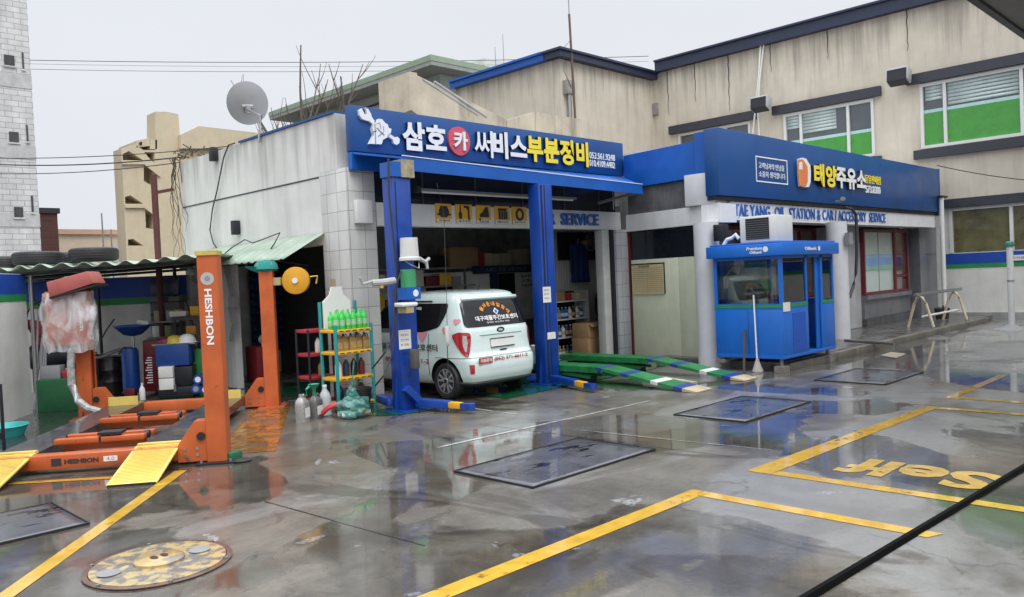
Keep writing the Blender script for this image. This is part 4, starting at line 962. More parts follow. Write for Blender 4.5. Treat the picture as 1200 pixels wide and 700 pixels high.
# cable down the garage side wall, brackets, dry creeper at the corner
k = MB(); X7 = 6.99
k.tube([PX(a, b, X7) for a, b in ((275, 168), (268, 170), (262, 185), (258, 205), (254, 225), (249, 245), (246, 270), (250, 285), (258, 297), (262, 305))], .013)
k.tube([PX(a, b, X7 - .25) for a, b in ((258, 302), (272, 290), (287, 281), (296, 285), (310, 280), (328, 273), (322, 285), (312, 300), (307, 312))], .010)
k.build('wall_cable', M_wire, label='black cable drooping down the white garage side wall', cat='cable', base=tuple(PX(262, 185, X7)))
for a, b, lab in ((251, 181, 'small black box high up under the edge of the garage side wall'), (277, 267, 'small black box low on the garage side wall above the green awning')):
    p = PX(a, b, 7.0); MB().box(p.x - .08, p.x + .045, p.y - .07, p.y + .07, p.z - .13, p.z + .13).build('wall_box', M_dark, label=lab, cat='bracket', base=tuple(p), bev=.012)
random.seed(11)
k = MB()
for i in range(9):
    p = Vector((XW - .02 - random.uniform(0, .12), YB + random.uniform(-.25, .2), 4.62)); pts = [p.copy()]
    for j in range(random.randint(6, 14)):
        p = p + Vector((random.uniform(-.05, .05), random.uniform(-.09, .09), -.17)); pts.append(p.copy())
    k.tube(pts, .010, 4, r1=.004)
for i in range(34):
    p = Vector((XW + random.uniform(-.15, .12), YB + random.uniform(-.95, .2), 4.60 + random.uniform(-.02, .16))); d = Vector((random.uniform(-1, 1), random.uniform(-1, 1), random.uniform(-.4, 1))) * .09
    k.bar(p, p + d, .01, .02)
k.build('dry_creeper', mat('dead_leaf', (.06, .05, .035), .9, var=.4), label='dry dead creeper hanging at the back corner of the garage', cat='creeper', base=(XW, YB, 0))

# ================================================================== THE SIDE YARD
M_stub = mat('yard_wall_white', (.68, .68, .65), .65, var=.15, vs=1.5, streak=.25, ss=(1.6, 1.6, .4), sc_col=(.24, .23, .20), bump=.25)
M_sblue = MATS['stripe_blue']
def yw(name, label, p0, p1, th, h, parts):
    t = thing(name, label, 'wall', (p0.x, p0.y, 0)); d = (p1 - p0).normalized(); nn = Vector((d.y, -d.x, 0))
    MB().solid([(p0.x, p0.y, 0), (p1.x, p1.y, 0), (p1.x, p1.y, h), (p0.x, p0.y, h)], -nn * th).build('wall', M_stub, t)
    for nm, z0, z1, m_ in parts:
        a, b = p0 + nn * .008, p1 + nn * .008
        MB().solid([(a.x, a.y, z0), (b.x, b.y, z0), (b.x, b.y, z1), (a.x, a.y, z1)], -nn * .0075).build(nm, m_, t)
    return t
a = LB + LD * -4 + LW * 3.95; b = LB + LD * 4.93 + LW * 3.95
yw('side_wall', 'white yard wall with blue and green stripes at the left edge', a, b, .18, 2.27, [('blue_stripe', 1.945, 2.26, M_sblue), ('green_stripe', 1.835, 1.944, M_green)])
a = LB + LD * 8.2 + LW * 8.0; b = LB + LD * 8.2 + LW * 2.25
yw('back_wall', 'shaded white wall with blue and green stripes behind the yard clutter', a, b, .18, 2.22, [('blue_stripe', 1.80, 2.21, M_sblue), ('green_stripe', 1.66, 1.799, M_green)])
# corrugated lean-to over the yard
M_pgreen = mat('pale_green_sheet', (.37, .46, .365), .45, var=.18, vs=2, streak=.4, sc_col=(.18, .17, .12))
ln = thing('lean_to', 'pale green corrugated lean-to roof over the yard clutter', 'lean-to', tuple(LB + LD * 5 + LW * 2.6 + Vector((0, 0, 2.3))))
def roofpt(u, v, off=0.):                                       # u across (w), v into the yard (d)
    w_ = 5.6 - u * 4.75; d = 4.75 + v * 3.6
    z = 2.29 + .035 * (5.6 - w_) + .02 * v + .035 * math.sin(u * 2 * math.pi * 15) + off + .02 * math.sin(w_ * 2.1)
    if w_ > 4.2: z -= (w_ - 4.2) * .09
    p = LB + LD * (d + .05 * math.sin(w_ * 3)) + LW * w_; return Vector((p.x, p.y, z))
k = MB(); k.grid(lambda u, v: roofpt(u, v), 240, 4); k.build('sheet', M_pgreen, ln, solidify=.008)
k = MB()
for v in (.03, .5, .97):
    pts = [roofpt(i / 20, v, -.075) for i in range(21)]
    for i in range(20): pts[i].z = 2.29 + .035 * (i / 20 * 4.75) - .08
    k.tube(pts[:20], .03, 6)
build_each(k, 'purlin', M_dark, ln)
p = LB + LD * 5.0 + LW * 3.9
MB().cyl((p.x, p.y, 0), (p.x, p.y, 2.3), .03).build('post', M_steel, ln)
p = LB + LD * 8.0 + LW * 3.9
k = MB(); k.cyl((p.x, p.y, 0), (p.x, p.y, 2.3), .03); p = LB + LD * 7.9 + LW * 2.4; k.cyl((p.x, p.y, 0), (p.x, p.y, 2.35), .035); build_each(k, 'post', M_dark, ln)
# tyres lying on the lean-to
M_tyre = mat('tyre_rubber', (.02, .02, .022), .55, bump=.3, bs=18)
def tyre_mb(k, o, r=.375, h=.215, n=40):
    prof = [(r * .62, -h * .36), (r * .72, -h * .47), (r * .86, -h * .5), (r * .96, -h * .42), (r, -h * .25), (r * 1.004, 0), (r, h * .25), (r * .96, h * .42), (r * .86, h * .5), (r * .72, h * .47), (r * .62, h * .36), (r * .6, 0), (r * .62, -h * .36)]
    k.lathe(prof, o, n, cap=False)
    for g in (-.28, -.1, .1, .28):
        k.lathe([(r * 1.006, h * g - .006), (r * 1.012, h * g), (r * 1.006, h * g + .006)], o, n, cap=False)
first = None
def zroof(w_): return 2.29 + .035 * (5.6 - w_) + .035 + .02 - (max(0, w_ - 4.2) * .09)
for px_, d, lab in ((44, 5.15, 'black tyre lying on the lean-to, in the middle of the front row'), (110, 5.15, 'black tyre lying on the lean-to, front row nearest the garage'), (6, 5.5, 'black tyre on the lean-to cut off by the picture edge'), (79, 5.9, 'smaller looking tyre set back between two tyres on the lean-to')):
    p = PDw(px_, 295, d); w_ = (p - LB).dot(LW); loc = (p.x, p.y, zroof(w_) + .115)
    if first is None:
        t0 = thing('tyre', lab, 'tyre', loc, group='tyres lying on the lean-to'); k = MB(); tyre_mb(k, loc); k.build('rubber', M_tyre, t0); first = t0
    else: dup(first, loc, label=lab)
# green sheet awning over the side bay
aw = thing('side_awning', 'pale green metal sheet awning over the side bay', 'awning', (6.8, 13, 2.6))
def awp(u, v): 
    y = 11.20 + u * 4.0; z = 2.70 - .40 * v + .010 * math.sin(u * 4.3 / .30 * 2 * math.pi) * (0.3 + v)
    return Vector((7.03 - .62 * v - .02 * math.sin(u * 9) * v, y + (.10 + .25 * max(0, .5 - u)) * v, z))
k = MB(); k.grid(awp, 150, 5); k.build('sheet', M_pgreen, aw, solidify=.006)
k = MB(); k.tube([awp(0.02, 1) + Vector((0, 0, -.02)), awp(.5, 1) + Vector((0, 0, -.02)), awp(1, 1) + Vector((0, 0, -.02))], .012, 6); k.tube([awp(.1, 1), Vector((7.04, 11.7, 2.2))], .012, 6); build_each(k, 'edge_rod', M_dark, aw)
# ================================================================== FOUR-POST LIFT (orange)
LM = Matrix((( .6, -.8, 0, LB.x), (.8, .6, 0, LB.y), (0, 0, 1, 0), (0, 0, 0, 1)))
def lp(d, w_, z=0): return LM @ Vector((d, w_, z))
M_deck = mat('lift_deck', (.05, .053, .058), .36, var=.35, vs=5, bump=.2, bs=60, coat=.5)
l4 = thing('four_post_lift', 'orange four post car lift with grey runways and yellow ramps', 'car lift', tuple(LB), math.atan2(.8, .6))
def post(d, w_, h, sd, name='post'):
    k = MB(LM); a, b, th = .115, .10, .012
    # C section opening towards the middle of the lift
    k.box(d - a, d + a, w_ - sd * b - .006, w_ - sd * b + .006, .02, h)
    k.box(d - a, d - a + th, w_ - b + (.007 if sd > 0 else 0), w_ + b - (0 if sd > 0 else .007), .02, h); k.box(d + a - th, d + a, w_ - b + (.007 if sd > 0 else 0), w_ + b - (0 if sd > 0 else .007), .02, h)
    k.box(d - a + th, d - a + .05, w_ + sd * (b - th), w_ + sd * b, .02, h); k.box(d + a - .05, d + a - th, w_ + sd * (b - th), w_ + sd * b, .02, h)
    o = k.build(name, M_orange, l4)
    k = MB(LM); k.box(d - .13, d + .13, w_ - .115, w_ + .115, h + .001, h + .05); k.build('cap', mat('cap_yellow', (.62, .45, .10), .5, var=.3), o)
    k = MB(LM); k.box(d - .22, d + .22, w_ - .2, w_ + .2, 0.002, .02); k.build('base_plate', M_orange if d > 1 else M_dark, o)
    k = MB(LM)
    for a_ in (-.17, .17):
        for b_ in (-.15, .15): k.cyl(lp(0, 0), lp(0, 0, 1), .0) if False else k.cyl((d + a_, w_ + b_, .02), (d + a_, w_ + b_, .05), .016, n=6)
    build_each(k, 'anchor_bolt', M_steel, o)
    return o
WFL = (PDw(101, 430, 3.9) - LB).dot(LW)
pn = post(0, 0, 2.24, 1)
post(3.9, 0, 2.2, 1); post(3.9, WFL, 1.9, -1); post(0, 2.9, 2.2, -1)
# lettering down the near post, facing the yard
n_out = -(LD)                                                     # the face towards the viewer
fo = lp(-.1165, 0)
# letters run downwards: baseline direction is -z, tops to the right
letters('HESHBON', lp(-.1175, .038, 1.88), (0, 0, -1), LW * -1, .60, .075, M_letw, pn, t=.002, bold=.03)
k = MB(LM); k.add([(-.118, .07 * math.cos(t * .3927), 1.99 + .07 * math.sin(t * .3927)) for t in range(16)], [tuple(range(16))]); k.build('round_badge', mat('badge_grey', (.45, .42, .42), .4), pn)
k = MB(LM); k.add([(-.1195, .03 * math.cos(t * .3927), 1.99 + .03 * math.sin(t * .3927)) for t in range(16)], [tuple(range(16))]); k.build('badge_centre', M_grey, pn)
for d in (0, 3.9):
    we = 2.9 if d == 0 else WFL
    k = MB(LM); k.box(d - .09, d + .09, .34, we - .34, .05, .20); o = k.build('cross_beam', M_orange, l4, bev=.008)
    for w_, s in ((.105, 1), (we - .105, -1)):
        k = MB(LM); k.prism([(w_, .03), (w_ + s * .30, .03), (w_ + s * .30, .21), (w_ + s * .12, .46), (w_, .46)], (d - .10, 0, 0), (0, 1, 0), (0, 0, 1), .2); k.build('carriage', M_orange, o)
        k = MB(LM); k.cyl((d - .125, w_ + s * .05, .3), (d - .105, w_ + s * .05, .3), .045, n=10); k.build('pulley', M_dark, o)
    if d == 0:
        letters('HESHBON', lp(-.0915, 1.55, .10), -LW, (0, 0, 1), .34, .05, M_ink, o, t=.002, bold=.05)
        k = MB(LM); k.box(-.0935, -.0905, 1.58, 1.68, .085, .165); k.build('emblem', M_ink, o)
        k = MB(LM); k.box(-.0935, -.0905, 1.02, 1.16, .10, .155); k.build('capacity_plate', M_letw, o)
        letters('4.0', lp(-.0937, 1.13, .11), -LW, (0, 0, 1), .08, .035, M_red, o, t=.001)
for w0, w1 in ((.41, .86), (1.90, 2.36)):
    k = MB(LM); k.box(.11, 4.12, w0, w1, .185, .203); k.box(.11, 4.12, w0, w0 + .012, .09, .184); k.box(.11, 4.12, w1 - .012, w1, .09, .184)
    rw = k.build('runway', M_deck, l4)
    k = MB(LM); k.box(3.62, 3.64, w0 + .02, w1 - .02, .204, .335); k.solid([(3.641, w0 + .02, .205), (3.9, w0 + .02, .205), (3.9, w0 + .02, .22), (3.641, w0 + .02, .25)], (0, w1 - w0 - .04, 0)); k.build('wheel_stop', M_yellow, rw)
    k = MB(LM); k.solid([(.14, w0 - .01, .212), (.02, w0 - .01, .212), (-.90, w0 - .01, .022), (-.90, w0 - .01, .006), (.02, w0 - .01, .196), (.14, w0 - .01, .206)], (0, w1 - w0 + .02, 0)); rm = k.build('ramp', M_yellow, l4)
    k = MB(LM)
    for i in range(26):
        a = i / 26; d = .0 - a * .88; z = .2125 - a * .185
        k.bar((d, w0 + .02, z), (d, w1 - .02, z), .010, .006)
    k.build('grip_ribs', M_yellow, rm)
    k = MB(LM); k.bar((.1, w0 - .005, .224), (.1, w1 + .005, .224), .06, .015); k.build('hook', M_yellow, rm)
    k = MB(LM); k.bar((-.905, w0, .012), (-.905, w1, .012), .012, .02); k.build('worn_edge', M_black, rm)
# steel ropes and the hydraulic hose that run with the lift
k = MB(); k.tube([lp(0, .06, 2.2), lp(0, .07, .33)], .007, 6); k.tube([lp(3.9, .06, 2.15), lp(3.9, .07, .33)], .007, 6); k.tube([lp(3.9, WFL - .06, 1.85), lp(3.9, WFL - .07, .33)], .007, 6); build_each(k, 'steel_rope', M_dark, l4)
k = MB(); k.tube([lp(3.75, 2.75, .12), lp(3.2, 2.55, .03), lp(2.4, 2.50, .025), lp(1.4, 2.46, .025), lp(.6, 2.42, .03), lp(.3, 2.3, .08)], .014, 6); k.build('hydraulic_hose', M_black, l4)
for d in (0, 3.9):
    k = MB(LM)
    for w_ in (.20, .33, 2.5, 2.62): k.cyl((d - .108, w_, .10), (d - .10, w_, .10), .018, n=6); k.cyl((d - .108, w_, .17), (d - .10, w_, .17), .018, n=6)
    build_each(k, 'bolt', M_steel, l4)
# jacking beams between the runways
for d in (.75, 2.15):
    k = MB(LM); k.box(d - .31, d - .2, .9, 1.86, .215, .275); b1 = k.build('jack_beam', M_orange, l4, bev=.008)
    k = MB(LM); k.box(d - .17, d - .02, .95, 1.82, .12, .22); k.box(d + .04, d + .15, .9, 1.86, .2, .26); k.build('jack_base', M_orange, b1, bev=.006)
    k = MB(LM); k.box(d - .312, d - .198, 1.36, 1.385, .214, .278); k.box(d - .30, d - .1, 1.15, 1.40, .29, .32); k.build('rubber_pad', M_black, b1)
    k = MB(LM)
    for w_ in (.93, 1.83): k.cyl((d - .1, w_ - .03, .24), (d - .1, w_ + .03, .24), .045)
    build_each(k, 'roller', M_dark, b1)
# control cabinet on the far post, in plastic wrap under a tilted red lid
pc0, pc1 = PDw(57, 385, 3.75), PDw(112, 385, 3.75)
wa, wb_ = (pc0 - LB).dot(LW), (pc1 - LB).dot(LW)                  # wa > wb_
cb = thing('control_cabinet', 'orange lift control cabinet wrapped in clear plastic under a tilted red lid', 'control box', tuple(lp(3.7, (wa + wb_) / 2, 1.0)), math.atan2(.8, .6))
zt, zb = PDw(85, 345, 3.7).z, PDw(85, 408, 3.7).z
wm = (wa + wb_) / 2
k = MB(LM); k.box(3.58, 3.78, wb_ + .03, wa - .03, zb + .05, zt + .05); cbody = k.build('cabinet', M_orange, cb, bev=.015)
k = MB(LM); k.cyl((3.579, wm - .08, zb + .45), (3.55, wm - .08, zb + .45), .03); k.cyl((3.579, wm - .08, zb + .3), (3.55, wm - .08, zb + .3), .02); build_each(k, 'button', M_steel, cbody)
letters('HESHBON', lp(3.578, wb_ + .16, zb + .58), (0, 0, -1), -LW, .32, .05, M_letw, cbody, t=.002, bold=.05)
def wrapfn(u, v):
    a = 2 * math.pi * u; c, s = math.cos(a), math.sin(a)
    rx, ry = .17, (wa - wb_) / 2 + .01
    pinch = 1 + .04 * math.sin(7 * a + 3 * v) + .05 * math.sin(4 * v * 3.1 + 2 * a); pinch *= (1 + .10 * math.sin(v * 3.1) - .05 * v)
    sx_ = abs(c) ** .5 * (1 if c > 0 else -1); sy_ = abs(s) ** .5 * (1 if s > 0 else -1)
    return lp(3.68 + rx * sx_ * pinch, wm + ry * sy_ * pinch, zb - .05 + (zt - zb + .08) * (1 - v) + .02 * math.sin(5 * a) * v)
k = MB(); k.grid(wrapfn, 72, 30); k.build('plastic_wrap', wrapmat(), cb)
k = MB(); kk = [PDw(54, 331, 3.45), PDw(102, 318, 3.45), PDw(110, 332, 3.45), PDw(58, 349, 3.45)]; k.solid(kk, LD * .5); k.build('lid', mat('lid_red', (.40, .10, .085), .45, var=.12), cb, bev=.01)
k = MB(); kk = [PDw(57.5, 348.5, 3.42), PDw(112, 333, 3.42), PDw(112.5, 335, 3.42), PDw(58, 351, 3.42)]; k.solid(kk, LD * .55); k.build('lid_rim', M_dark, cb)
k = MB(); k.tube([PDw(84, 408, 3.6), PDw(83, 430, 3.6), PDw(84, 452, 3.55), PDw(92, 470, 3.45), PDw(103, 479, 3.4), PDw(118, 483, 3.35)], .055, 10); k.build('wrapped_duct', mat('foil_grey', (.38, .37, .36), .2, var=.4, vs=14, coat=.5, bump=.8, bs=20), cb)
# teal cloth and amber reel on the right far post
k = MB(LM); k.lathe([(.15, 2.13), (.19, 2.16), (.17, 2.24), (.12, 2.29), (.01, 2.31)], (3.9, 0, 0), 14); k.solid([(3.75, .13, 2.2), (3.82, .30, 2.22), (3.86, .30, 2.19), (3.8, .1, 2.1)], (.1, 0, 0))
k.build('teal_cloth', mat('teal_cloth', (.02, .24, .21), .8, bump=.5), label='teal cloth tied over the top of the orange lift post', cat='cloth', base=tuple(lp(3.9, 0, 2.2)))
hr = thing('hose_reel', 'round amber hose reel hanging by the orange lift post', 'hose reel', (6.7, 11.5, 2.0))
c = PY(347, 329, 11.35); ax_ = Vector((-.72, -.69, 0)).normalized()
k = MB(); k.cyl(c + ax_ * .05, c - ax_ * .05, .215, n=36); k.build('drum', mat('reel_amber', (.72, .36, .02), .4, var=.1), hr, bev=.012)
k = MB(); k.cyl(c + ax_ * .056, c + ax_ * .075, .045); k.build('hub', M_letw, hr)
k = MB(); k.bar(c - Vector((.16, -.16, 0)) + ax_ * .02, c - Vector((.30, -.30, 0)) + ax_ * .02, .14, .12); k.build('bracket', mat('reel_bracket', (.45, .40, .22), .5), hr)
k = MB(); k.tube([c + Vector((.16, -.16, .05)), c + Vector((.24, -.24, .06)), c + Vector((.22, -.22, -.06))], .012); k.build('hook', M_yellow, hr)

# ================================================================== TWO-POST LIFT (blue)
def blue_column(x0, x1, h, lab):
    t = thing('lift_column', lab, 'car lift', ((x0 + x1) / 2, 9.4, 0), group='columns of the blue two post lift')
    k = MB(); y0, y1 = 9.28, 9.52
    k.box(x0, x1, y0, y0 + .02, .03, h); k.box(x0, x0 + .02, y0 + .021, y1, .03, h); k.box(x1 - .02, x1, y0 + .021, y1, .03, h); k.build('mast', M_blue, t, bev=.004)
    k = MB(); k.box(x0 - .07, x1 + .07, y0 - .10, y1 + .12, .003, .028); k.build('base_plate', M_blue, t)
    for sx_ in (0, 1):
        k = MB(); xx = x0 - .002 if sx_ == 0 else x1 + .002; s = -1 if sx_ == 0 else 1
        k.solid([(xx, y0 + .1, .03), (xx + s * .06, y0 + .1, .03), (xx, y0 + .1, .5)], (0, .02, 0)); k.build('gusset', M_blue, t)
    return t, y0
bl, y0 = blue_column(6.98, 7.30, 3.36, 'blue lift column with a white bucket at the tiled pillar')
br_, _ = blue_column(10.02, 10.36, 3.42, 'blue lift column at the right of the mint van')
k = MB(); k.box(10.07, 10.11, y0 - .004, y0 - .001, .1, 3.4); k.box(10.16, 10.175, y0 - .006, y0 - .001, .1, 3.4); build_each(k, 'slot_line', M_dark, br_)
k = MB(); k.box(7.02, 7.035, y0 - .005, y0 - .001, 1.4, 3.3); k.build('slot_lines', M_dark, bl)
k = MB(); k.box(6.95, 7.12, y0 - .03, y0 + .24, 3.37, 3.58); k.build('head_box', M_cblue, bl); k = MB(); k.box(7.121, 7.36, y0 - .035, y0 + .24, 3.365, 3.62); k.build('head_plate', mat('peeling_plate', (.38, .33, .22), .5, var=.5, vs=9, streak=.3), bl)
def arm(t, p0, p1, m2=True):
    p0, p1 = Vector(p0), Vector(p1); d = (p1 - p0)
    k = MB(); k.bar(p0, p0 + d * .62, .13, .11); a = k.build('arm', M_blue, t, bev=.006)
    k = MB(); k.bar(p0 + d * .60, p0 + d * .83, .10, .085); k.build('arm_extension', mat('arm_amber', (.72, .38, .02), .4), a, bev=.005)
    k = MB(); k.bar(p0 + d * .82, p1, .085, .07); k.cyl(p1 - Vector((0, 0, .05)), p1 + Vector((0, 0, .04)), .06); k.build('pad', M_blue, a)
arm(bl, (7.2, 9.22, .12), (7.42, 8.32, .10)); arm(bl, (6.95, 9.5, .13), (7.3, 10.5, .12))
arm(br_, (10.1, 9.2, .12), (9.75, 8.05, .10)); arm(br_, (10.1, 9.55, .12), (9.6, 10.6, .12))
k = MB(); k.bar((7.0, 9.25, .35), (7.25, 9.22, .10), .18, .1); k.build('arm_pivot', M_blue, bl)
# things hung on the left column
yc = y0 - .17
bk = thing('bucket', 'upside down white plastic bucket hung on the blue column', 'bucket', (7.33, yc, 2.15)); P = PY(479.5, 293, yc)
k = MB(); k.lathe([(.125, .17), (.125, .165), (.135, -.10), (.15, -.115), (.15, -.15), (.142, -.155), (.01, -.15)], P, 24); k.build('pail', mat('bucket_white', (.66, .66, .64), .45, var=.1, streak=.3), bk)
k = MB(); k.tube([P + Vector((-.14, -.03, -.14)), P + Vector((-.05, -.1, -.22)), P + Vector((.08, -.1, -.27)), P + Vector((.14, -.03, -.13))], .008); k.build('bail', M_steel, bk)
k = MB(); q = PY(491, 303, yc); k.tube([q, PY(498, 307, yc), PY(503, 303, yc)], .035, 8, r1=.025); k.tube([PY(499, 306, yc), PY(501, 315, yc)], .03, 8, r1=.02)
k.build('grease_gun', mat('gun_white', (.5, .5, .5), .4), label='pale pistol fitting sticking out beside the white bucket', cat='tool', base=tuple(q))
fc = thing('filter_can', 'green and blue cylinder can hung under the white bucket', 'can', tuple(PY(478, 335, yc))); a, b, c_ = PY(478, 316, yc), PY(478, 337, yc), PY(478, 351, yc)
k = MB(); k.cyl((a.x, yc, b.z), (a.x, yc, a.z), .11, n=20); k.build('green_body', mat('can_green', (.05, .30, .13), .4), fc)
k = MB(); k.box(a.x - .13, a.x + .12, yc - .115, yc + .1, c_.z, b.z - .002); k.build('blue_box', M_cblue, fc)
k = MB(); k.add([(a.x + .03 + .05 * math.cos(t * .5236), yc - .117, (b.z + c_.z) / 2 + .05 * math.sin(t * .5236)) for t in range(12)], [tuple(range(12))]); k.build('round_mark', M_letw, fc)
gw = thing('white_rag', 'white folded rag on a small box on the blue column', 'rag', tuple(PY(475, 358, yc))); a = PY(475, 357, yc)
k = MB(); k.box(a.x - .14, a.x + .14, yc - .12, yc + .1, a.z - .03, a.z + .03); k.build('rag', M_letw, gw, bev=.025)
k = MB(); k.box(a.x - .06, a.x + .07, yc - .1, yc + .1, a.z - .12, a.z - .031); k.build('small_box', mat('box_brass', (.40, .33, .17), .5), gw)
ps = thing('paper_sheet', 'white printed paper sheet taped to the left blue column', 'paper', tuple(PY(475, 398, y0))); a, b = PY(468, 410, y0 - .004), PY(481, 386, y0 - .004)
k = MB(); k.box(a.x, b.x, y0 - .006, y0 - .003, a.z, b.z); k.build('sheet', M_paper, ps)
for i, tx in enumerate(('차량 입고', '안전 확인', '후 작동', '정비공장')): letters(tx, (a.x + .03, y0 - .0065, b.z - .09 - i * .07 - (.05 if i == 3 else 0)), (1, 0, 0), (0, 0, 1), (b.x - a.x) * .66, .032, M_ink, ps, t=.001)
ps2 = thing('paper_sheet', 'long white paper notice on the right blue column', 'paper', tuple(PY(641, 345, y0))); a, b = PY(636.5, 355, y0 - .004), PY(645, 336, y0 - .004)
k = MB(); k.box(a.x, b.x, y0 - .008, y0 - .007, a.z, b.z); k.build('sheet', M_paper, ps2)
for i in range(3): letters('안전수칙', (a.x + .03, y0 - .0085, b.z - .07 - i * .07), (1, 0, 0), (0, 0, 1), (b.x - a.x) * .6, .03, M_ink, ps2, t=.001)
a, b = PY(642, 398, y0 - .02), PY(651, 389, y0 - .02); k = MB(); k.box(a.x, b.x, y0 - .02, y0 - .012, a.z, b.z); k.build('paper_tag', M_paper, label='small white tag at the edge of the right blue column', cat='paper', base=tuple(a))
k = MB(); a = PY(452, 335, yc); k.tube([PY(447, 334, yc), PY(456, 332, yc), PY(463, 331, yc)], .025); k.tube([PY(447, 338, yc), PY(448, 330, yc)], .03); k.build('brass_valve', mat('brass', (.55, .42, .12), .35, metal=.4), label='brass valve beside the white bucket', cat='valve', base=tuple(a))
k = MB(); a = PY(450, 330, yc); k.tube([PY(436, 332, yc + .05), PY(448, 331, yc), PY(462, 329, yc)], .05, 10); k.tube([PY(422, 325, yc + .05), PY(425, 333, yc + .05), PY(436, 330, yc + .05)], .02)
k.build('air_gun', mat('pale_tool', (.42, .42, .40), .4, var=.3), label='pale air gun with green nozzle hooked on the left blue column', cat='tool', base=tuple(a))
k = MB()
k.tube([PY(470, 318, yc), PY(461, 345, yc), PY(462, 380, yc), PY(460, 395, yc), PY(452, 412, yc), PY(442, 425, 9.6), PY(436, 432, 9.9)], .012, 6)
k.tube([PY(462, 360, yc), PY(464, 395, yc), PY(458, 420, yc), PY(450, 440, yc), PY(440, 452, 9.7)], .012, 6)
k.tube([PY(455, 186, y0 - .03), PY(456, 230, y0 - .03), PY(463, 300, y0 - .03), PY(466, 330, y0 - .03), PY(463, 370, y0 - .03)], .016, 6)
k.build('air_hoses', M_wire, label='loose black air hoses hanging along the left blue column', cat='hose', base=tuple(PY(462, 360, yc)))
k = MB(); a = PY(486, 418, yc); k.box(a.x - .045, a.x + .05, yc - .05, yc + .06, a.z - .17, a.z + .10); k.build('remote_case', mat('remote_grey', (.09, .085, .08), .5), label='dark grey control case hung at knee height on the left column', cat='case', base=tuple(a), bev=.01)
P = PY(524, 385, 8.6)
k = MB(); k.lathe([(.02, .12), (.035, .08), (.035, -.10), (.02, -.16), (.01, -.17)], PY(524, 392, 8.7), 12); hl = thing('hanging_lamp', 'slim white hand lamp hanging in front of the van tail', 'hand lamp', tuple(P)); k.build('lamp', mat('lamp_white', (.6, .58, .55), .4), hl)
k = MB(); k.cyl(PY(524, 400, 8.7), PY(526, 455, 8.7), .006, n=6); k.tube([PY(524, 385, 8.7), PY(523, 340, 8.7), PY(520, 250, 8.9), PY(512, 215, 9.2)], .004, 5); k.build('cord', M_wire, hl)

# ================================================================== THE MINT VAN
M_mint = mat('mint_paint', (.65, .76, .72), .25, var=.02, coat=1.)
M_cglass = mat('car_glass', (.006, .006, .008), .04, var=.0, spec=.35, rvar=0)
M_rim = mat('rim_silver', (.50, .50, .51), .3, metal=.7, var=.05)
M_tail = mat('tail_red', (.45, .012, .02), .12, coat=1., var=.1)
M_clear = mat('lamp_clear', (.5, .48, .46), .1, coat=1., var=.3, vs=30)
M_brown = mat('text_brown', (.06, .045, .04), .5)
van = thing('van', 'pale mint small van with tinted windows parked nose in between the blue columns', 'van', (8.9, 9.7, 0))
VX = 8.90
TB = [(.20, .70, 9.20, 12.6), (.27, .765, 9.12, 12.66), (.36, .79, 9.08, 12.68), (.50, .80, 9.07, 12.68), (.60, .803, 9.08, 12.66), (.66, .80, 9.11, 12.64), (.72, .798, 9.15, 12.6),
      (.85, .795, 9.17, 12.5), (.97, .79, 9.18, 12.25), (1.04, .785, 9.195, 11.95), (1.12, .772, 9.225, 11.85), (1.30, .74, 9.30, 11.62), (1.46, .71, 9.37, 11.4), (1.56, .688, 9.42, 11.22), (1.62, .655, 9.46, 11.1), (1.655, .60, 9.54, 10.98), (1.68, .50, 9.68, 10.85), (1.695, .34, 9.95, 10.7), (1.70, .12, 10.2, 10.45)]
def tbl(z):
    z = min(max(z, TB[0][0]), TB[-1][0])
    for i in range(len(TB) - 1):
        if z <= TB[i + 1][0]:
            f_ = (z - TB[i][0]) / (TB[i + 1][0] - TB[i][0]); return [TB[i][j] + (TB[i + 1][j] - TB[i][j]) * f_ for j in (1, 2, 3)]
NE = 8
def ring(ph, z, off=0.):
    b, yr, yf = tbl(z); a, yc_ = (yf - yr) / 2, (yf + yr) / 2; c, s = math.cos(ph), math.sin(ph)
    x = b * abs(c) ** (2 / NE) * (1 if c >= 0 else -1); y = a * abs(s) ** (2 / NE) * (1 if s >= 0 else -1)
    if off: x += off * (1 if x >= 0 else -1) * min(1, abs(x) / b) ** 3; y += off * (1 if y >= 0 else -1) * min(1, abs(y) / a) ** 6
    return Vector((VX + x, yc_ + y, z))
def side(y, z, off=0., s=-1):
    b, yr, yf = tbl(z); a, yc_ = (yf - yr) / 2, (yf + yr) / 2
    return Vector((VX + s * (b * max(0, 1 - abs((y - yc_) / a) ** NE) ** (1 / NE) + off), y, z))
def rear(x, z, off=0.):
    b, yr, yf = tbl(z); a, yc_ = (yf - yr) / 2, (yf + yr) / 2
    return Vector((VX + x, yc_ - a * max(0, 1 - abs(x / b) ** NE) ** (1 / NE) - off, z))
zs = []
for i in range(len(TB) - 1):
    for j in range(3): zs.append(TB[i][0] + (TB[i + 1][0] - TB[i][0]) * j / 3)
zs.append(TB[-1][0])
NR = 112
k = MB(); q = []
for z in zs:
    for i in range(NR):
        t = 2 * math.pi * (i + .5) / NR
        # even out spacing round the corners
        t = t + .0 
        q.append(ring(t, z))
k.add(q, [(j * NR + i, j * NR + (i + 1) % NR, (j + 1) * NR + (i + 1) % NR, (j + 1) * NR + i) for j in range(len(zs) - 1) for i in range(NR)] + [tuple(range(NR))[::-1], tuple(range((len(zs) - 1) * NR, len(zs) * NR))])
body = k.build('body', [M_mint, M_black], van, ang=40)
AX = (9.66, 12.12)
cut = MB()
for y in AX: cut.cyl((VX - 1, y, .30), (VX + 1, y, .30), .345, n=40)
for y in AX: pass
co = cut.build('cutter', M_black, van)
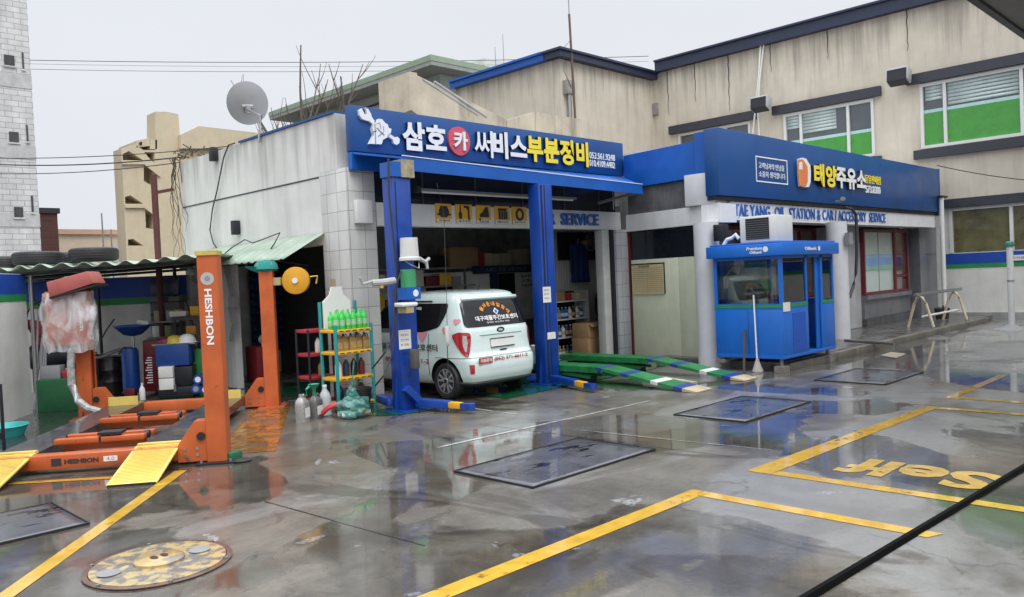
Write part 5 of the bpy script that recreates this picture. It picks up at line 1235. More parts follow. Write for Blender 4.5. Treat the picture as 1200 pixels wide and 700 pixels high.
bo = body.modifiers.new('b', 'BOOLEAN'); bo.operation = 'DIFFERENCE'; bo.object = co; bo.solver = 'EXACT'
dg = bpy.context.evaluated_depsgraph_get(); nm = bpy.data.meshes.new_from_object(body.evaluated_get(dg)); body.modifiers.clear(); body.data = nm
bpy.data.objects.remove(co)
for p in nm.polygons:
    if p.center.z + rootM(van).translation.z < .22: p.material_index = 1
    c_ = p.center; wy = c_.y + 9.7
    for y in AX:
        if abs(math.hypot(wy - y, c_.z - .30) - .345) < .006 and abs(p.normal.x) < .5: p.material_index = 1
for p in nm.polygons: p.use_smooth = True
nm.set_sharp_from_angle(angle=R(38))
def patch(name, poly, fn, m, par, off=.010, cuts=4, th=.004, **kw_):
    bm = bmesh.new(); vs = [bm.verts.new((a, b, 0)) for a, b in poly]; f_ = bm.faces.new(vs)
    bmesh.ops.triangulate(bm, faces=[f_])
    for _ in range(cuts): bmesh.ops.subdivide_edges(bm, edges=[e for e in bm.edges if e.calc_length() > .05], cuts=1, use_grid_fill=False); bmesh.ops.triangulate(bm, faces=bm.faces[:])
    bm.verts.index_update()
    k = MB(); k.add([fn(v.co.x, v.co.y, off) for v in bm.verts], [tuple(v.index for v in f2.verts) for f2 in bm.faces]); bm.free()
    return k.build(name, m, par, ang=60, **kw_)
def rounded(pts, r=.05, n=4):
    out_ = []; N = len(pts)
    for i in range(N):
        p, a, b = Vector(pts[i]), Vector(pts[i - 1]), Vector(pts[(i + 1) % N])
        da, db = (a - p), (b - p); ra = min(r, da.length * .45); rb_ = min(r, db.length * .45)
        s, e = p + da.normalized() * ra, p + db.normalized() * rb_
        for j in range(n + 1):
            t = j / n; out_.append(tuple((s * (1 - t) ** 2 + p * 2 * t * (1 - t) + e * t * t)))
    return out_
for s in (-1, 1):
    fn = (lambda s: lambda y, z, o: side(y, z, o, s))(s)
    patch('side_window', rounded([(9.60, 1.50), (9.64, 1.33), (9.78, 1.13), (10.15, 1.045), (11.60, 1.015), (11.68, 1.06), (11.36, 1.50)], .06), fn, M_cglass, van)
    k = MB()
    for y in (10.02, 10.85): 
        pts = [side(y + .02 * math.sin(z * 3), z, .003, s) for z in (1.02, .9, .75, .6, .45, .36)]
        k.tube(pts, .005, 5)
    build_each(k, 'door_gap', M_black, van)
    k = MB(); k.tube([side(10.62, .94, .02, s), side(10.52, .945, .03, s), side(10.40, .94, .02, s)], .016); k.build('door_handle', M_dark, van)
    k = MB(); k.tube([side(9.7 + .4 * i / 3 + .3, 1.535, .012, s) for i in range(0, 4)] + [side(11.1, 1.535, .01, s)], .012); k.build('roof_rail', M_dark, van)
k = MB(); k.bar(side(10.02, 1.02, .004), side(11.1, 1.0, .004), .004, .02)
patch('rear_window', rounded([(-.625, 1.515), (.625, 1.515), (.675, 1.16), (.66, 1.115), (-.66, 1.115), (-.675, 1.16)], .05), rear, M_cglass, van)
k = MB(); q = [rear(x / 10, 1.555, .03) for x in range(-6, 7)]; k.tube(q, .03, 8); k.build('spoiler', M_mint, van)
k = MB(); k.tube([(VX + .05, 9.75, 1.67), (VX + .05, 9.68, 1.76)], .01, 6); k.build('antenna', M_dark, van)
# tail lamps wrap round the corners
for s, nmn in ((-1, 'l'), (1, 'r')):
    def rf(ph, z, off, s=s): p = ring(R(ph), z, off); return p if s < 0 else Vector((2 * VX - p.x, p.y, p.z))
    tl_ = patch('tail_light', rounded([(203, 1.01), (216, 1.05), (244, 1.04), (248, 1.0), (246, .84), (239, .68), (229, .665), (214, .84)], 4), rf, M_tail, van, off=.012, cuts=4)
    patch('clear_lens', [(228, 1.00), (237, .99), (239, .88), (235, .75), (231, .75), (227, .88)], rf, M_clear, tl_, off=.016, cuts=3)
    patch('reflector', [(s * .715, .55), (s * .655, .55), (s * .655, .41), (s * .70, .41)], rear, M_tail, van, off=.012, cuts=2)
# tailgate details
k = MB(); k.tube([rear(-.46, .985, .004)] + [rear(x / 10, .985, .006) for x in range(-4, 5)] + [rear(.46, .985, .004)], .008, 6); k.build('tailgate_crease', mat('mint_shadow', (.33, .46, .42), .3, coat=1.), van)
pl = patch('licence_plate', [(-.255, .79), (.255, .79), (.255, .91), (-.255, .91)], rear, M_paper, van, off=.016, cuts=1)
k = MB()
for a, b in (((-.26, .785), (.26, .785)), ((-.26, .915), (.26, .915))): k.bar(rear(*a, .014), rear(*b, .014), .014, .012)
build_each(k, 'plate_frame', M_dark, pl)
k = MB(); c_ = rear(0, 1.045, .0); n_ = 24
k.add([c_ + Vector((.085 * math.cos(2 * math.pi * i / n_), -.012, .042 * math.sin(2 * math.pi * i / n_))) for i in range(n_)], [tuple(range(n_))]); em = k.build('oval_emblem', M_dark, van)
letters('KIA', c_ + Vector((-.048, -.014, -.018)), (1, 0, 0), (0, 0, 1), .096, .034, M_letw, em, t=.003, bold=.03)
k = MB(); k.bar(rear(-.07, .735, .01), rear(.07, .735, .01), .02, .016); k.build('latch', M_dark, van)
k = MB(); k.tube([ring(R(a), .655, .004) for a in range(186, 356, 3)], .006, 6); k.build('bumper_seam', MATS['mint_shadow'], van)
k = MB(); k.tube([ring(R(a), .255, .006) for a in range(200, 341, 4)], .03, 6); k.build('bumper_lip', M_black, van)
letters('(052) 571-6611-2', Vector((VX - .27, rear(0, .565, .005).y, .565)), (1, 0, 0), (0, 0, 1), .74, .07, mat('text_red', (.42, .05, .06), .5), van, t=.003, bold=.02)
bd = MB(); bd.box(VX - .60, VX - .32, 9.06, 9.074, .555, .645); bd = bd.build('red_badge', MATS['text_red'], van)
letters('차량문의', (VX - .58, 9.059, .575), (1, 0, 0), (0, 0, 1), .24, .055, M_letw, bd, t=.002, bold=.02)
rg = Vector((0, -.005, 0))
uz = (rear(0, 1.4) - rear(0, 1.2)).normalized()
letters('대구재활주간보호센터', Vector((VX - .46, rear(0, 1.20, .014).y, 1.20)), (1, 0, 0), uz, .92, .085, M_letw, van, t=.002, bold=.02)
letters('장애인 보호센터 차량', Vector((VX - .25, rear(0, 1.155, .014).y, 1.155)), (1, 0, 0), uz, .5, .03, M_letw, van, t=.001)
arc = '즐거운내일함께'
M_lor = mat('letter_amber', (.80, .30, .03), .5)
for i, ch in enumerate(arc):
    t = (i / (len(arc) - 1) - .5) * 1.9; px_ = .30 * math.sin(t); pz = 1.24 + .20 * math.cos(t) - .02
    ux = Vector((math.cos(t), 0, 0)) - uz * math.sin(t); uy = uz * math.cos(t) + Vector((math.sin(t), 0, 0))
    letters(ch, Vector((VX + px_ - .035 * math.cos(t), rear(0, pz, .016).y, pz)), ux, uy, .075, .075, M_lor, van, t=.002, bold=.03)
k = MB(); c_ = rear(.02, 1.335, .014); k.add([c_ + Vector((.06, 0, 0)), c_ + uz * .06, c_ - Vector((.06, 0, 0)), c_ - uz * .06], [(0, 1, 2, 3)]); dm = k.build('white_diamond', M_letw, van)
k = MB(); c_ = rear(.02, 1.335, .017); k.add([c_ + Vector((.03 * math.cos(i * .524), 0, 0)) + uz * .03 * math.sin(i * .524) for i in range(12)], [tuple(range(12))]); k.build('blue_dot', M_kblue, dm)
xs_ = VX - .806
letters('대구재활주간보호센터', (xs_, PX(447, 405, xs_).y, .745), (0, -1, 0), (0, 0, 1), PX(447, 405, xs_).y - PX(512.5, 412, xs_).y, .115, M_brown, van, t=.003, bold=.01)
letters('052) 571-6611-2', (xs_, PX(452, 420, xs_).y, .53), (0, -1, 0), (0, 0, 1), PX(452, 420, xs_).y - PX(503, 425, xs_).y, .09, MATS['text_red'], van, t=.003, bold=.02)
def heart(r):
    return [(r * 16 * math.sin(t) ** 3 / 16, r * (13 * math.cos(t) - 5 * math.cos(2 * t) - 2 * math.cos(3 * t) - math.cos(4 * t)) / 16) for t in [i * 2 * math.pi / 28 for i in range(28)]]
M_pink = mat('pink_vinyl', (.72, .28, .34), .35)
c_ = PX(494, 392, xs_); patch('pink_heart', [(c_.y - a * .95, c_.z + b * 1.1 + .02) for a, b in heart(.14)], side, M_pink, van, off=.009, cuts=2)
c_ = PX(530, 378, xs_); patch('pink_heart', [(c_.y - a, c_.z + b) for a, b in heart(.06)], side, M_pink, van, off=.009, cuts=2)
c_ = PX(520, 388, xs_); patch('pink_heart', [(c_.y - a, c_.z + b) for a, b in heart(.07)], side, M_pink, van, off=.009, cuts=2)
c_ = PX(446, 404, xs_); 
for dy, dz, m_ in ((0, .05, M_kblue), (-.04, -.05, mat('leaf_green', (.12, .40, .05), .4)), (.04, -.06, mat('petal_yellow', (.6, .45, .05), .4))): patch('petal', [(c_.y + dy + .055 * math.cos(t), c_.z + dz + .075 * math.sin(t)) for t in [i * .6283 for i in range(10)]], side, m_, van, off=.009, cuts=1)
letters('행복한 우리마을', side(10.72, 1.40, .012), (0, -1, 0), (0, 0, 1), .48, .05, M_letw, van, t=.002, bold=.02)
# wheels
def wheel(x, y, s):
    k = MB(); r = .285
    prof = [(r * .66, -.07), (r * .80, -.085), (r * .94, -.08), (r, -.055), (r * 1.003, 0), (r, .055), (r * .94, .08), (r * .80, .085), (r * .66, .07)]
    o_ = Vector((x, y, r)); k.lathe(prof, o_, 40, axis='x', cap=False); k.lathe([(r * .66, -.07), (.001, -.06)], o_, 40, axis='x', cap=False)
    k.lathe([(r * .66, .07), (r * .6, 0), (.001, 0)], o_, 40, axis='x', cap=False)
    wh = k.build('wheel', M_tyre, van)
    k = MB(); xo = x + s * .055
    for i in range(5):
        t = 2 * math.pi * i / 5 + .3
        for dt in (-.20, .20):
            a, b = t + dt * .6, t + dt * 1.35
            k.bar((xo, y + .05 * math.cos(a), r + .05 * math.sin(a)), (xo + s * .012, y + .178 * math.cos(b), r + .178 * math.sin(b)), .036, .025, up=(1, 0, 0))
    k.lathe([(.183, -.012), (.195, -.012), (.197, .012), (.183, .012), (.183, -.012)], (xo + s * .008, y, r), 40, axis='x', cap=False)
    k.cyl((xo - .01, y, r), (xo + s * .022, y, r), .055, n=20)
    k.build('rim', M_rim, wh, bev=.003)
    k = MB(); k.cyl((xo + s * .0225, y, r), (xo + s * .026, y, r), .03, n=16); k.build('hub_cap', M_dark, wh)
for s in (-1, 1):
    for y in AX: wheel(VX + s * .715, y, s)

# ================================================================== GREEN DRIVE-ON RAMPS
M_rgreen = mat('ramp_green', (.022, .20, .06), .4, var=.35, vs=4, streak=.4, sc_col=(.05, .08, .05), chip=.7, chip_col=(.12, .13, .11))
def green_ramp(x0, x1, lab):
    t = thing('drive_on_ramp', lab, 'ramp', ((x0 + x1) / 2, 8.5, 0), group='green drive on ramps')
    k = MB(); k.box(x0, x1, 8.55, 10.6, .265, .30); k.box(x0 - .01, x0 + .03, 8.5, 10.6, .205, .264); k.box(x1 - .03, x1 + .01, 8.5, 10.6, .205, .264)
    for i in range(34): k.bar((x0 - .012, 8.58 + i * .06, .285), (x1, 8.58 + i * .06, .285), .012, .036)
    dk = k.build('deck', M_rgreen, t)
    k = MB(); k.box(x0 + .08, x1 - .08, 8.8, 9.6, .003, .10); k.box(x0 + .12, x1 - .12, 9.9, 10.5, .003, .16); build_each(k, 'undercarriage', M_dark, t)
    k = MB(); k.bar((x0 + .06, 8.7, .12), (x0 + .06, 10.2, .22), .05, .05); k.bar((x1 - .06, 8.7, .12), (x1 - .06, 10.2, .22), .05, .05); build_each(k, 'lift_leg', M_rgreen, t)
    k = MB(); segs = [(8.54, .30), (8.40, .29), (8.02, .235), (7.88, .213), (7.44, .145), (7.30, .122), (7.02, .08), (6.86, .058), (6.60, .02)]
    ms = [2, 0, 2, 0, 1, 0, 2, 3]
    mats = [M_rgreen, mat('ramp_white', (.60, .60, .56), .5, var=.3, streak=.4), mat('ramp_blue', (.02, .06, .28), .4, var=.4, streak=.3), mat('ramp_wood', (.48, .40, .26), .6, var=.3)]
    for (ya, za), (yb, zb_), mi in zip(segs[:-1], segs[1:], ms):
        k.solid([(x0, ya, za), (x0, yb + .002, zb_), (x0, yb + .002, max(0.004, zb_ - .05)), (x0, ya, max(.004, za - .05))], (x1 - x0, 0, 0), mi)
    k.build('slope', mats, t)
    return t
green_ramp(10.42, 10.86, 'green drive on ramp nearer the blue lift with white and blue bands')
green_ramp(11.85, 12.29, 'green drive on ramp nearer the pale door and the blue kiosk')
k = MB(); k.bar((11.0, 7.0, .05), (11.35, 8.2, .07), .12, .05); k.build('wood_plank', mat('plank', (.40, .36, .28), .7, var=.3), label='pale plank lying between the two green ramps', cat='plank', base=(11.1, 7.5, 0))

# ================================================================== BLUE KIOSK
kx = thing('ticket_kiosk', 'bright blue glazed cashier kiosk on legs before the oil station', 'kiosk', (13.03, 6.49, 0))
X0, X1, Y0, Y1, Z0, Z1 = 13.03, 15.12, 6.49, 7.80, .24, 2.03
k = MB(); k.box(X0, X1, Y0, Y1, Z0, Z0 + .06); 
k.box(X0, X0 + .03, Y0, Y1, Z0 + .061, 1.10)
xa_, xb_ = PY(947, 360, Y0).x, PY(962.5, 360, Y0).x
k.box(X0 + .031, xa_, Y0, Y0 + .03, Z0 + .061, 1.10); k.box(xb_, X1, Y0, Y0 + .03, Z0 + .061, 1.10); k.box(X1 - .03, X1, Y0 + .031, Y1, Z0 + .061, 1.10); k.box(X0 + .031, X1 - .031, Y1 - .03, Y1, Z0 + .061, 1.10)
kb_ = k.build('lower_panel', M_kblue, kx, bev=.004)
k = MB(); k.box(xa_ - .62, xa_ - .12, Y0 - .006, Y0 - .001, .36, 1.02); k.build('panel_inset', mat('kiosk_blue_dark', (.006, .09, .50), .35), kb_)
k = MB(); k.box(X0 - .004, X0 - .001, Y0, Y1, 1.13, 1.185); k.box(X0, xa_, Y0 - .004, Y0 - .001, 1.13, 1.185); k.box(xb_, X1, Y0 - .004, Y0 - .001, 1.13, 1.185); build_each(k, 'green_stripe', M_green, kx)
f = MB(); w_ = .06
for (a, b) in ((X0, Y0), (X0, Y1 - w_), (X1 - w_, Y0), (X1 - w_, Y1 - w_)): f.box(a, a + w_, b, b + w_, 1.101, Z1)
f.box(xa_ - w_, xa_, Y0, Y0 + .05, 1.101, Z1); f.box(xb_, xb_ + .09, Y0, Y0 + .05, 1.101, Z1)
f.box(X0, X0 + .05, Y0 + w_, Y1 - w_, 1.101, 1.20); f.box(X0 + w_, xa_ - w_, Y0, Y0 + .05, 1.101, 1.20); f.box(X0, X0 + .05, Y0 + w_, Y1 - w_, Z1 - .05, Z1); f.box(X0 + w_, X1 - w_, Y0, Y0 + .05, Z1 - .05, Z1)
f.box(X1 - .05, X1, Y0 + w_, Y1 - w_, 1.101, 1.2); f.box(X0 + w_, X1 - w_, Y1 - .05, Y1, 1.101, 1.2); f.box(X0 + w_, X1 - w_, Y1 - .05, Y1, Z1 - .05, Z1)
f.box(xb_ + .10, X1 - w_, Y0, Y0 + .05, 1.101, 1.17)
f.build('window_frame', M_kblue, kx)
k = MB(); k.box(X0 - .012, X0 - .001, Y0, Y1, Z0 + .01, Z0 + .07); k.build('base_rail', M_kblue, kx)
k = MB(); k.box(X0 - .003, X0 - .0005, 7.14, 7.148, Z0 + .08, 1.09); k.build('panel_seam', M_trim, kx)
for bx in ((X0 + .02, X0 + .028, Y0 + w_, Y1 - w_), (X1 - .03, X1 - .022, Y0 + w_, Y1 - w_), (X0 + w_, xa_ - w_, Y0 + .02, Y0 + .028), (xb_ + .09, X1 - w_, Y0 + .02, Y0 + .028), (X0 + w_, X1 - w_, Y1 - .03, Y1 - .022)):
    k = MB(); k.box(*bx, 1.2, Z1 - .05); k.build('window_pane', M_glass, kx)
k = MB(); k.box(xb_ - .14, xb_ + .3, Y0 + .036, Y0 + .06, Z0 + .07, Z1 - .055); k.build('sliding_door', M_kblue, kx)
k = MB(); 
o_ = .09; k.box(X0 - o_, X1 + o_, Y0 - o_, Y1 + o_, Z1 + .002, Z1 + .215); k.box(X0 - .04, X1 + .04, Y0 - .04, Y1 + .04, Z1 + .216, Z1 + .25)
rf_ = k.build('roof_fascia', M_kblue, kx, bev=.012)
letters('Premium', (X0 - o_ - .002, 7.08, Z1 + .115), (0, -1, 0), (0, 0, 1), .30, .055, M_letw, rf_, t=.003, bold=.03, shear=.2)
letters('Oilbank', (X0 - o_ - .002, 7.02, Z1 + .05), (0, -1, 0), (0, 0, 1), .24, .05, M_letw, rf_, t=.003, bold=.03, shear=.2)
k = MB(); k.add([(X0 - o_ - .003, 6.72 + .05 * math.cos(i * .5236), Z1 + .12 + .05 * math.sin(i * .5236)) for i in range(12)], [tuple(range(12))]); k.build('round_logo', M_letw, rf_)
xq = PY(943, 293, Y0 - o_).x; xr_ = PY(957, 293, Y0 - o_).x
letters('Oilbank', (xq, Y0 - o_ - .002, Z1 + .08), (1, 0, 0), (0, 0, 1), xr_ - xq, .06, M_letw, rf_, t=.003, bold=.03)
k = MB(); k.add([(xr_ + .1 + .045 * math.cos(i * .5236), Y0 - o_ - .003, Z1 + .11 + .045 * math.sin(i * .5236)) for i in range(12)], [tuple(range(12))]); k.build('round_logo', M_letw, rf_)
k = MB()
for a, b in ((X0 + .06, Y0 + .08), (X1 - .15, Y0 + .1), (X0 + .06, Y1 - .1), (X1 - .15, Y1 - .1)): k.cyl((a, b, .12), (a, b, Z0), .03); k.box(a - .11, a + .11, b - .09, b + .09, .003 if b < 6.7 else .146, .12 if b < 6.7 else .2)
build_each(k, 'leg_block', mat('old_block', (.22, .20, .18), .8, var=.4), kx)
a = PY(921, 362, Y0 - .006).x; k = MB(); k.box(a - .10, a + .16, Y0 - .008, Y0 - .005, 1.06, 1.22); k.build('paper_notice', M_paper, kx)
a = PY(920, 340, Y0).x; k = MB(); k.box(a - .08, a + .08, Y0 + .029, Y0 + .032, 1.5, 1.72); k.build('window_notice', mat('mint_paper', (.55, .68, .66), .6), kx)
# inside the kiosk
ds = thing('kiosk_desk', 'pale desk inside the kiosk under the window', 'desk', (13.3, 7.1, Z0)); k = MB(); k.box(X0 + .05, X0 + .6, Y0 + .1, Y1 - .06, 1.02, 1.06); k.build('desk_top', M_paper, ds)
k = MB(); k.box(X0 + .08, X0 + .12, Y0 + .12, Y1 - .08, Z0 + .061, 1.019); k.build('desk_front', M_dark, ds)
k = MB(); k.box(X0 + .25, X0 + .32, 6.9, 7.3, 1.16, 1.46); k.bar((X0 + .3, 7.1, 1.061), (X0 + .3, 7.1, 1.2), .08, .06); k.build('monitor', M_dark, label='dark monitor on the desk in the blue kiosk', cat='monitor', base=(X0 + .3, 7.1, 1.06), bev=.01)
k = MB(); k.box(X0 + .1, X0 + .3, 7.32, 7.62, 1.061, 1.20); k.build('card_box', mat('buff_card', (.48, .42, .24), .7), label='buff box on the desk in the kiosk window', cat='box', base=(X0 + .2, 7.5, 1.06))
k = MB(); k.tube([(X0 + .25, 7.68, 1.06), (X0 + .2, 7.70, 1.45), (X0 + .15, 7.62, 1.72), (X0 + .14, 7.50, 1.84)], .012); k.cyl((X0 + .14, 7.50, 1.84), (X0 + .14, 7.38, 1.80), .04, .06); k.build('desk_lamp', M_steel, label='bent arm lamp inside the kiosk window', cat='lamp', base=(X0 + .2, 7.6, 1.06))
ac = thing('air_conditioner', 'white framed window air conditioner sitting on the kiosk roof', 'air conditioner', (13.6, 6.9, 2.29))
a, b = PY(870, 270, 6.62).x, PY(917, 270, 6.62).x
k = MB(); zz = Z1 + .255; k.box(13.10, 13.75, 6.60, 7.28, zz, zz + .46); k.build('casing', M_winw, ac, bev=.015)
k = MB(); k.box(13.085, 13.098, 6.72, 7.16, zz + .05, zz + .42); k.build('grille', M_dark, ac)
k = MB()
for i in range(9): k.box(13.08, 13.0845, 6.73, 7.15, zz + .07 + i * .038, zz + .075 + i * .038)
k.build('slats', M_grey, ac)
k = MB(); k.tube([PX(848, 288, 13.2), PX(852, 281, 13.2), PX(858, 279, 13.2), PX(862, 275, 13.2), PX(866, 280, 13.2)], .035, 8); k.build('drain_hose', M_letw, label='white bent hose on the kiosk roof edge', cat='hose', base=tuple(PX(852, 281, 13.2)))
spk = PX(839, 272, 13.2); k = MB(); k.box(13.2, 13.4, spk.y - .15, spk.y + .06, 2.36, 2.66); k.build('speaker_box', M_dark, label='black speaker box fixed beside the round white column', cat='speaker', base=(13.2, spk.y, 2.4), bev=.01)
a = G(888, 437); k = MB(); k.cyl(a, PX(883, 346, X0 - .05), .014, n=8); b_ = G(872, 437)
mp_ = thing('mop', 'long white handled mop leaning on the blue kiosk', 'mop', tuple(a)); k.build('handle', M_letw, mp_)
k = MB(); k.lathe([(.09, 0), (.10, .03), (.05, .16), (.02, .26)], a, 12); k.build('mop_head', mat('mop_grey', (.42, .38, .34), .9, bump=.8), mp_)
a = PX(872, 436, 12.75); k = MB(); k.bar((a.x, a.y, .01), PX(872, 386, 12.98), .04, .03); k.build('wooden_stick', mat('stick_brown', (.06, .04, .03), .7), label='short dark stick leaning on the kiosk beside the mop', cat='stick', base=(a.x, a.y, 0))
# security camera and its cable on the oil station column
P = PY(987, 236, 7.7); k = MB(); k.bar(P, P + Vector((.0, .25, .02)), .05, .05); k.cyl(P + Vector((-.12, -.06, .05)), P + Vector((.12, .02, .05)), .05); k.build('security_camera', M_grey, label='small security camera under the blue station sign', cat='camera', base=tuple(P))
k = MB(); k.tube([PY(a, b, 7.72) for a, b in ((990, 243), (998, 245), (1003, 252), (1004, 275), (1004, 300), (1003, 320), (1000, 335), (996, 348), (990, 352))], .035, 8); k.build('column_cable', M_wire, label='thick black cable looping down the second white column', cat='cable', base=tuple(PY(1004, 275, 7.72)))
P = PY(999, 279, 7.3); k = MB(); k.box(P.x - .12, P.x + .08, 7.32, 7.42, P.z - .14, P.z + .12); k.build('switch_box', M_grey, label='grey switch box on the second round column', cat='switch box', base=tuple(P))
# white downpipe and the bollard-like white pole
dp = thing('downpipe', 'white downpipe at the right end of the blue station sign', 'pipe', (25.9, 7.8, 0))
a, b = PY(1103, 232, 7.75), PY(1112, 384, 7.75); k = MB(); k.cyl((a.x, 7.75, .15), (a.x, 7.75, a.z), .065, n=12); k.build('pipe', M_winw, dp); k = MB(); k.box(a.x - .1, a.x + .35, 7.68, 7.83, a.z, a.z + .06); k.build('spout', M_dark, dp)
wp = thing('white_post', 'tall white post with a green cap by the far yard wall', 'post', tuple(G(1186, 386)))
a = G(1186, 386); zt_ = PX(1180, 289, a.x).z; k = MB(); k.cyl((a.x, a.y, 0), (a.x, a.y, zt_), .075, n=14); k.build('pole', M_winw, wp)
k = MB(); k.lathe([(.10, 0), (.11, .03), (.09, .1), (.05, .13)], (a.x, a.y, zt_), 14); k.build('cap', mat('cap_green', (.03, .22, .15), .5), wp); k = MB(); k.lathe([(.082, 0), (.082, .04)], (a.x, a.y, 1.2), 14); k.build('collar', M_steel, wp)
k = MB(); k.lathe([(.42, 0), (.40, .02), (.2, .05), (.12, .12)], (a.x, a.y, 0), 14); k.build('footing', MATS['footing'], wp)
# sawhorse
sh_ = thing('trestle', 'pale pipe trestle with bent legs on the pavement', 'trestle', (22, 7.3, .145))
q0, q1 = Vector((21.0, 7.1, 1.0)), Vector((23.9, 7.1, 1.0))
hx = [PY(1078, 348, 7.1).x, PY(1118, 343, 7.1).x]; zt_ = PY(1078, 347, 7.1).z
M_cpipe = mat('cream_pipe', (.60, .52, .38), .5, var=.2)
for x_ in hx:
    k = MB(); k.tube([(x_, 6.8, .15), (x_, 6.96, zt_ - .2), (x_, 7.03, zt_ - .06), (x_, 7.1, zt_ - .02), (x_, 7.17, zt_ - .06), (x_, 7.24, zt_ - .2), (x_, 7.40, .15)], .035); k.build('leg_frame', M_cpipe, sh_)
k = MB(); k.cyl((hx[0] - .35, 7.1, zt_ + .04), (hx[1] + .6, 7.1, zt_ + .04), .04); k.build('top_rail', M_steel, sh_)
k = MB(); k.cyl((hx[0] - .1, 7.02, .42), (hx[1] + .1, 7.02, .42), .03); k.build('lower_rail', M_winw, sh_)
P = G(1128, 372, .15); k = MB(); k.lathe([(.16, 0), (.2, .3), (.17, .32), (.13, .3)], (24.6, 7.5, .15), 14)
for i in range(7):
    t = random.uniform(0, 6.28); k.bar((24.6, 7.5, .42), (24.6 + .12 * math.cos(t), 7.5 + .12 * math.sin(t), .42 + random.uniform(.04, .12)), .02, .01)
k.build('flower_pot', mat('pot_dark', (.04, .035, .03), .7), label='dark planter pot at the foot of the granite wall', cat='plant pot', base=(24.6, 7.5, .145))
k = MB(); a, b = G(1048, 410, .15), G(1046, 418, 0); k.tube([G(990, 399, .17), G(1047, 403, .17), G(1047, 403, .1), G(1047, 412, 0.0)], .03, 8); k.build('drain_pipe', M_steel, label='thin grey drain pipe lying across the pavement to the kerb', cat='pipe', base=tuple(G(1020, 400, .15)))
k = MB(); q = [G(1032, 418), G(1050, 421), G(1062, 416), G(1044, 414)]; k.solid([(p.x, p.y, .004) for p in q], (0, 0, .02)); k.build('loose_slab', mat('slab', (.30, .26, .2), .7), label='small pale slab lying on the ground below the kerb', cat='slab', base=tuple(q[0]))

# ================================================================== FILLER PIT COVERS AND MANHOLE
M_mat = mat('steel_plate', (.085, .086, .098), .30, var=.35, vs=2.5, coat=.45, rvar=.08, bump=.15, bs=6)
M_ptch0 = mat('plate_wet_patch', (.012, .012, .015), .25, var=.2)
def plate_wet(m):
    n = m.node_tree; L = n.links; b = n.nodes['Principled BSDF']; t = n.nodes['Texture Coordinate']
    mp = n.nodes.new('ShaderNodeMapping'); mp.inputs['Scale'].default_value = (1.1, 2.2, 1); mp.inputs['Location'].default_value = (3.3, 1.7, 0); L.new(t.outputs['Object'], mp.inputs[0])
    no = n.nodes.new('ShaderNodeTexNoise'); no.inputs['Scale'].default_value = 1.25; no.inputs['Detail'].default_value = 5; no.inputs['Distortion'].default_value = 1.1; L.new(mp.outputs[0], no.inputs['Vector'])
    r = n.nodes.new('ShaderNodeMapRange'); r.interpolation_type = 'SMOOTHSTEP'; r.inputs[1].default_value = .57; r.inputs[2].default_value = .595; L.new(no.outputs['Fac'], r.inputs[0])
    src = b.inputs['Base Color'].links[0].from_socket; x = n.nodes.new('ShaderNodeMix'); x.data_type = 'RGBA'; x.inputs[7].default_value = (.022, .022, .026, 1)
    L.new(r.outputs[0], x.inputs[0]); L.new(src, x.inputs[6]); L.new(x.outputs[2], b.inputs['Base Color'])
    rs = b.inputs['Roughness'].links[0].from_socket; y = n.nodes.new('ShaderNodeMix'); y.inputs[3].default_value = .12; L.new(r.outputs[0], y.inputs[0]); L.new(rs, y.inputs[2]); L.new(y.outputs[0], b.inputs['Roughness'])
    vr = n.nodes.new('ShaderNodeTexVoronoi'); vr.inputs['Scale'].default_value = 42; L.new(t.outputs['Object'], vr.inputs['Vector'])
    bu = n.nodes.new('ShaderNodeBump'); bu.inputs['Strength'].default_value = .25; bu.inputs['Distance'].default_value = .004; L.new(vr.outputs['Distance'], bu.inputs['Height']); L.new(bu.outputs[0], b.inputs['Normal'])
plate_wet(M_mat)
def cover(x0, x1, y0_, y1_, lab, seed):
    t = thing('pit_cover', lab, 'steel plate', ((x0 + x1) / 2, (y0_ + y1_) / 2, 0), group='dark plates over the filler pits')
    n = 16
    k = MB(); k.grid(lambda u, v: Vector((x0 + .015 + (x1 - x0 - .03) * u, y0_ + .015 + (y1_ - y0_ - .03) * v, .012 + .004 * math.sin(u * 5 + seed) * math.sin(v * 4 + seed))), n, n); k.build('plate', M_mat, t, solidify=.01)
    k = MB()
    for a in ((x0, y0_, x1, y0_), (x1, y0_, x1, y1_), (x1, y1_, x0, y1_), (x0, y1_, x0, y0_)): k.bar((a[0], a[1], .011), (a[2], a[3], .011), .012, .018)
    k.build('rubber_edge', M_black, t)
cover(5.03, 6.88, 4.88, 5.93, 'dark plate nearest the viewer, left of the yellow bay corner', 2)
cover(8.68, 10.42, 4.84, 5.85, 'dark plate between the green ramps and the yellow corner', 5)
cover(12.38, 14.02, 4.58, 5.68, 'dark plate farthest off, before the blue kiosk', 8)
cover(.9, 2.12, 7.1, 8.1, 'dark plate cut off by the left edge of the picture', 11)
mh = thing('manhole_cover', 'round worn yellow manhole cover with a raised centre cap', 'manhole cover', (2.11, 5.64, 0))
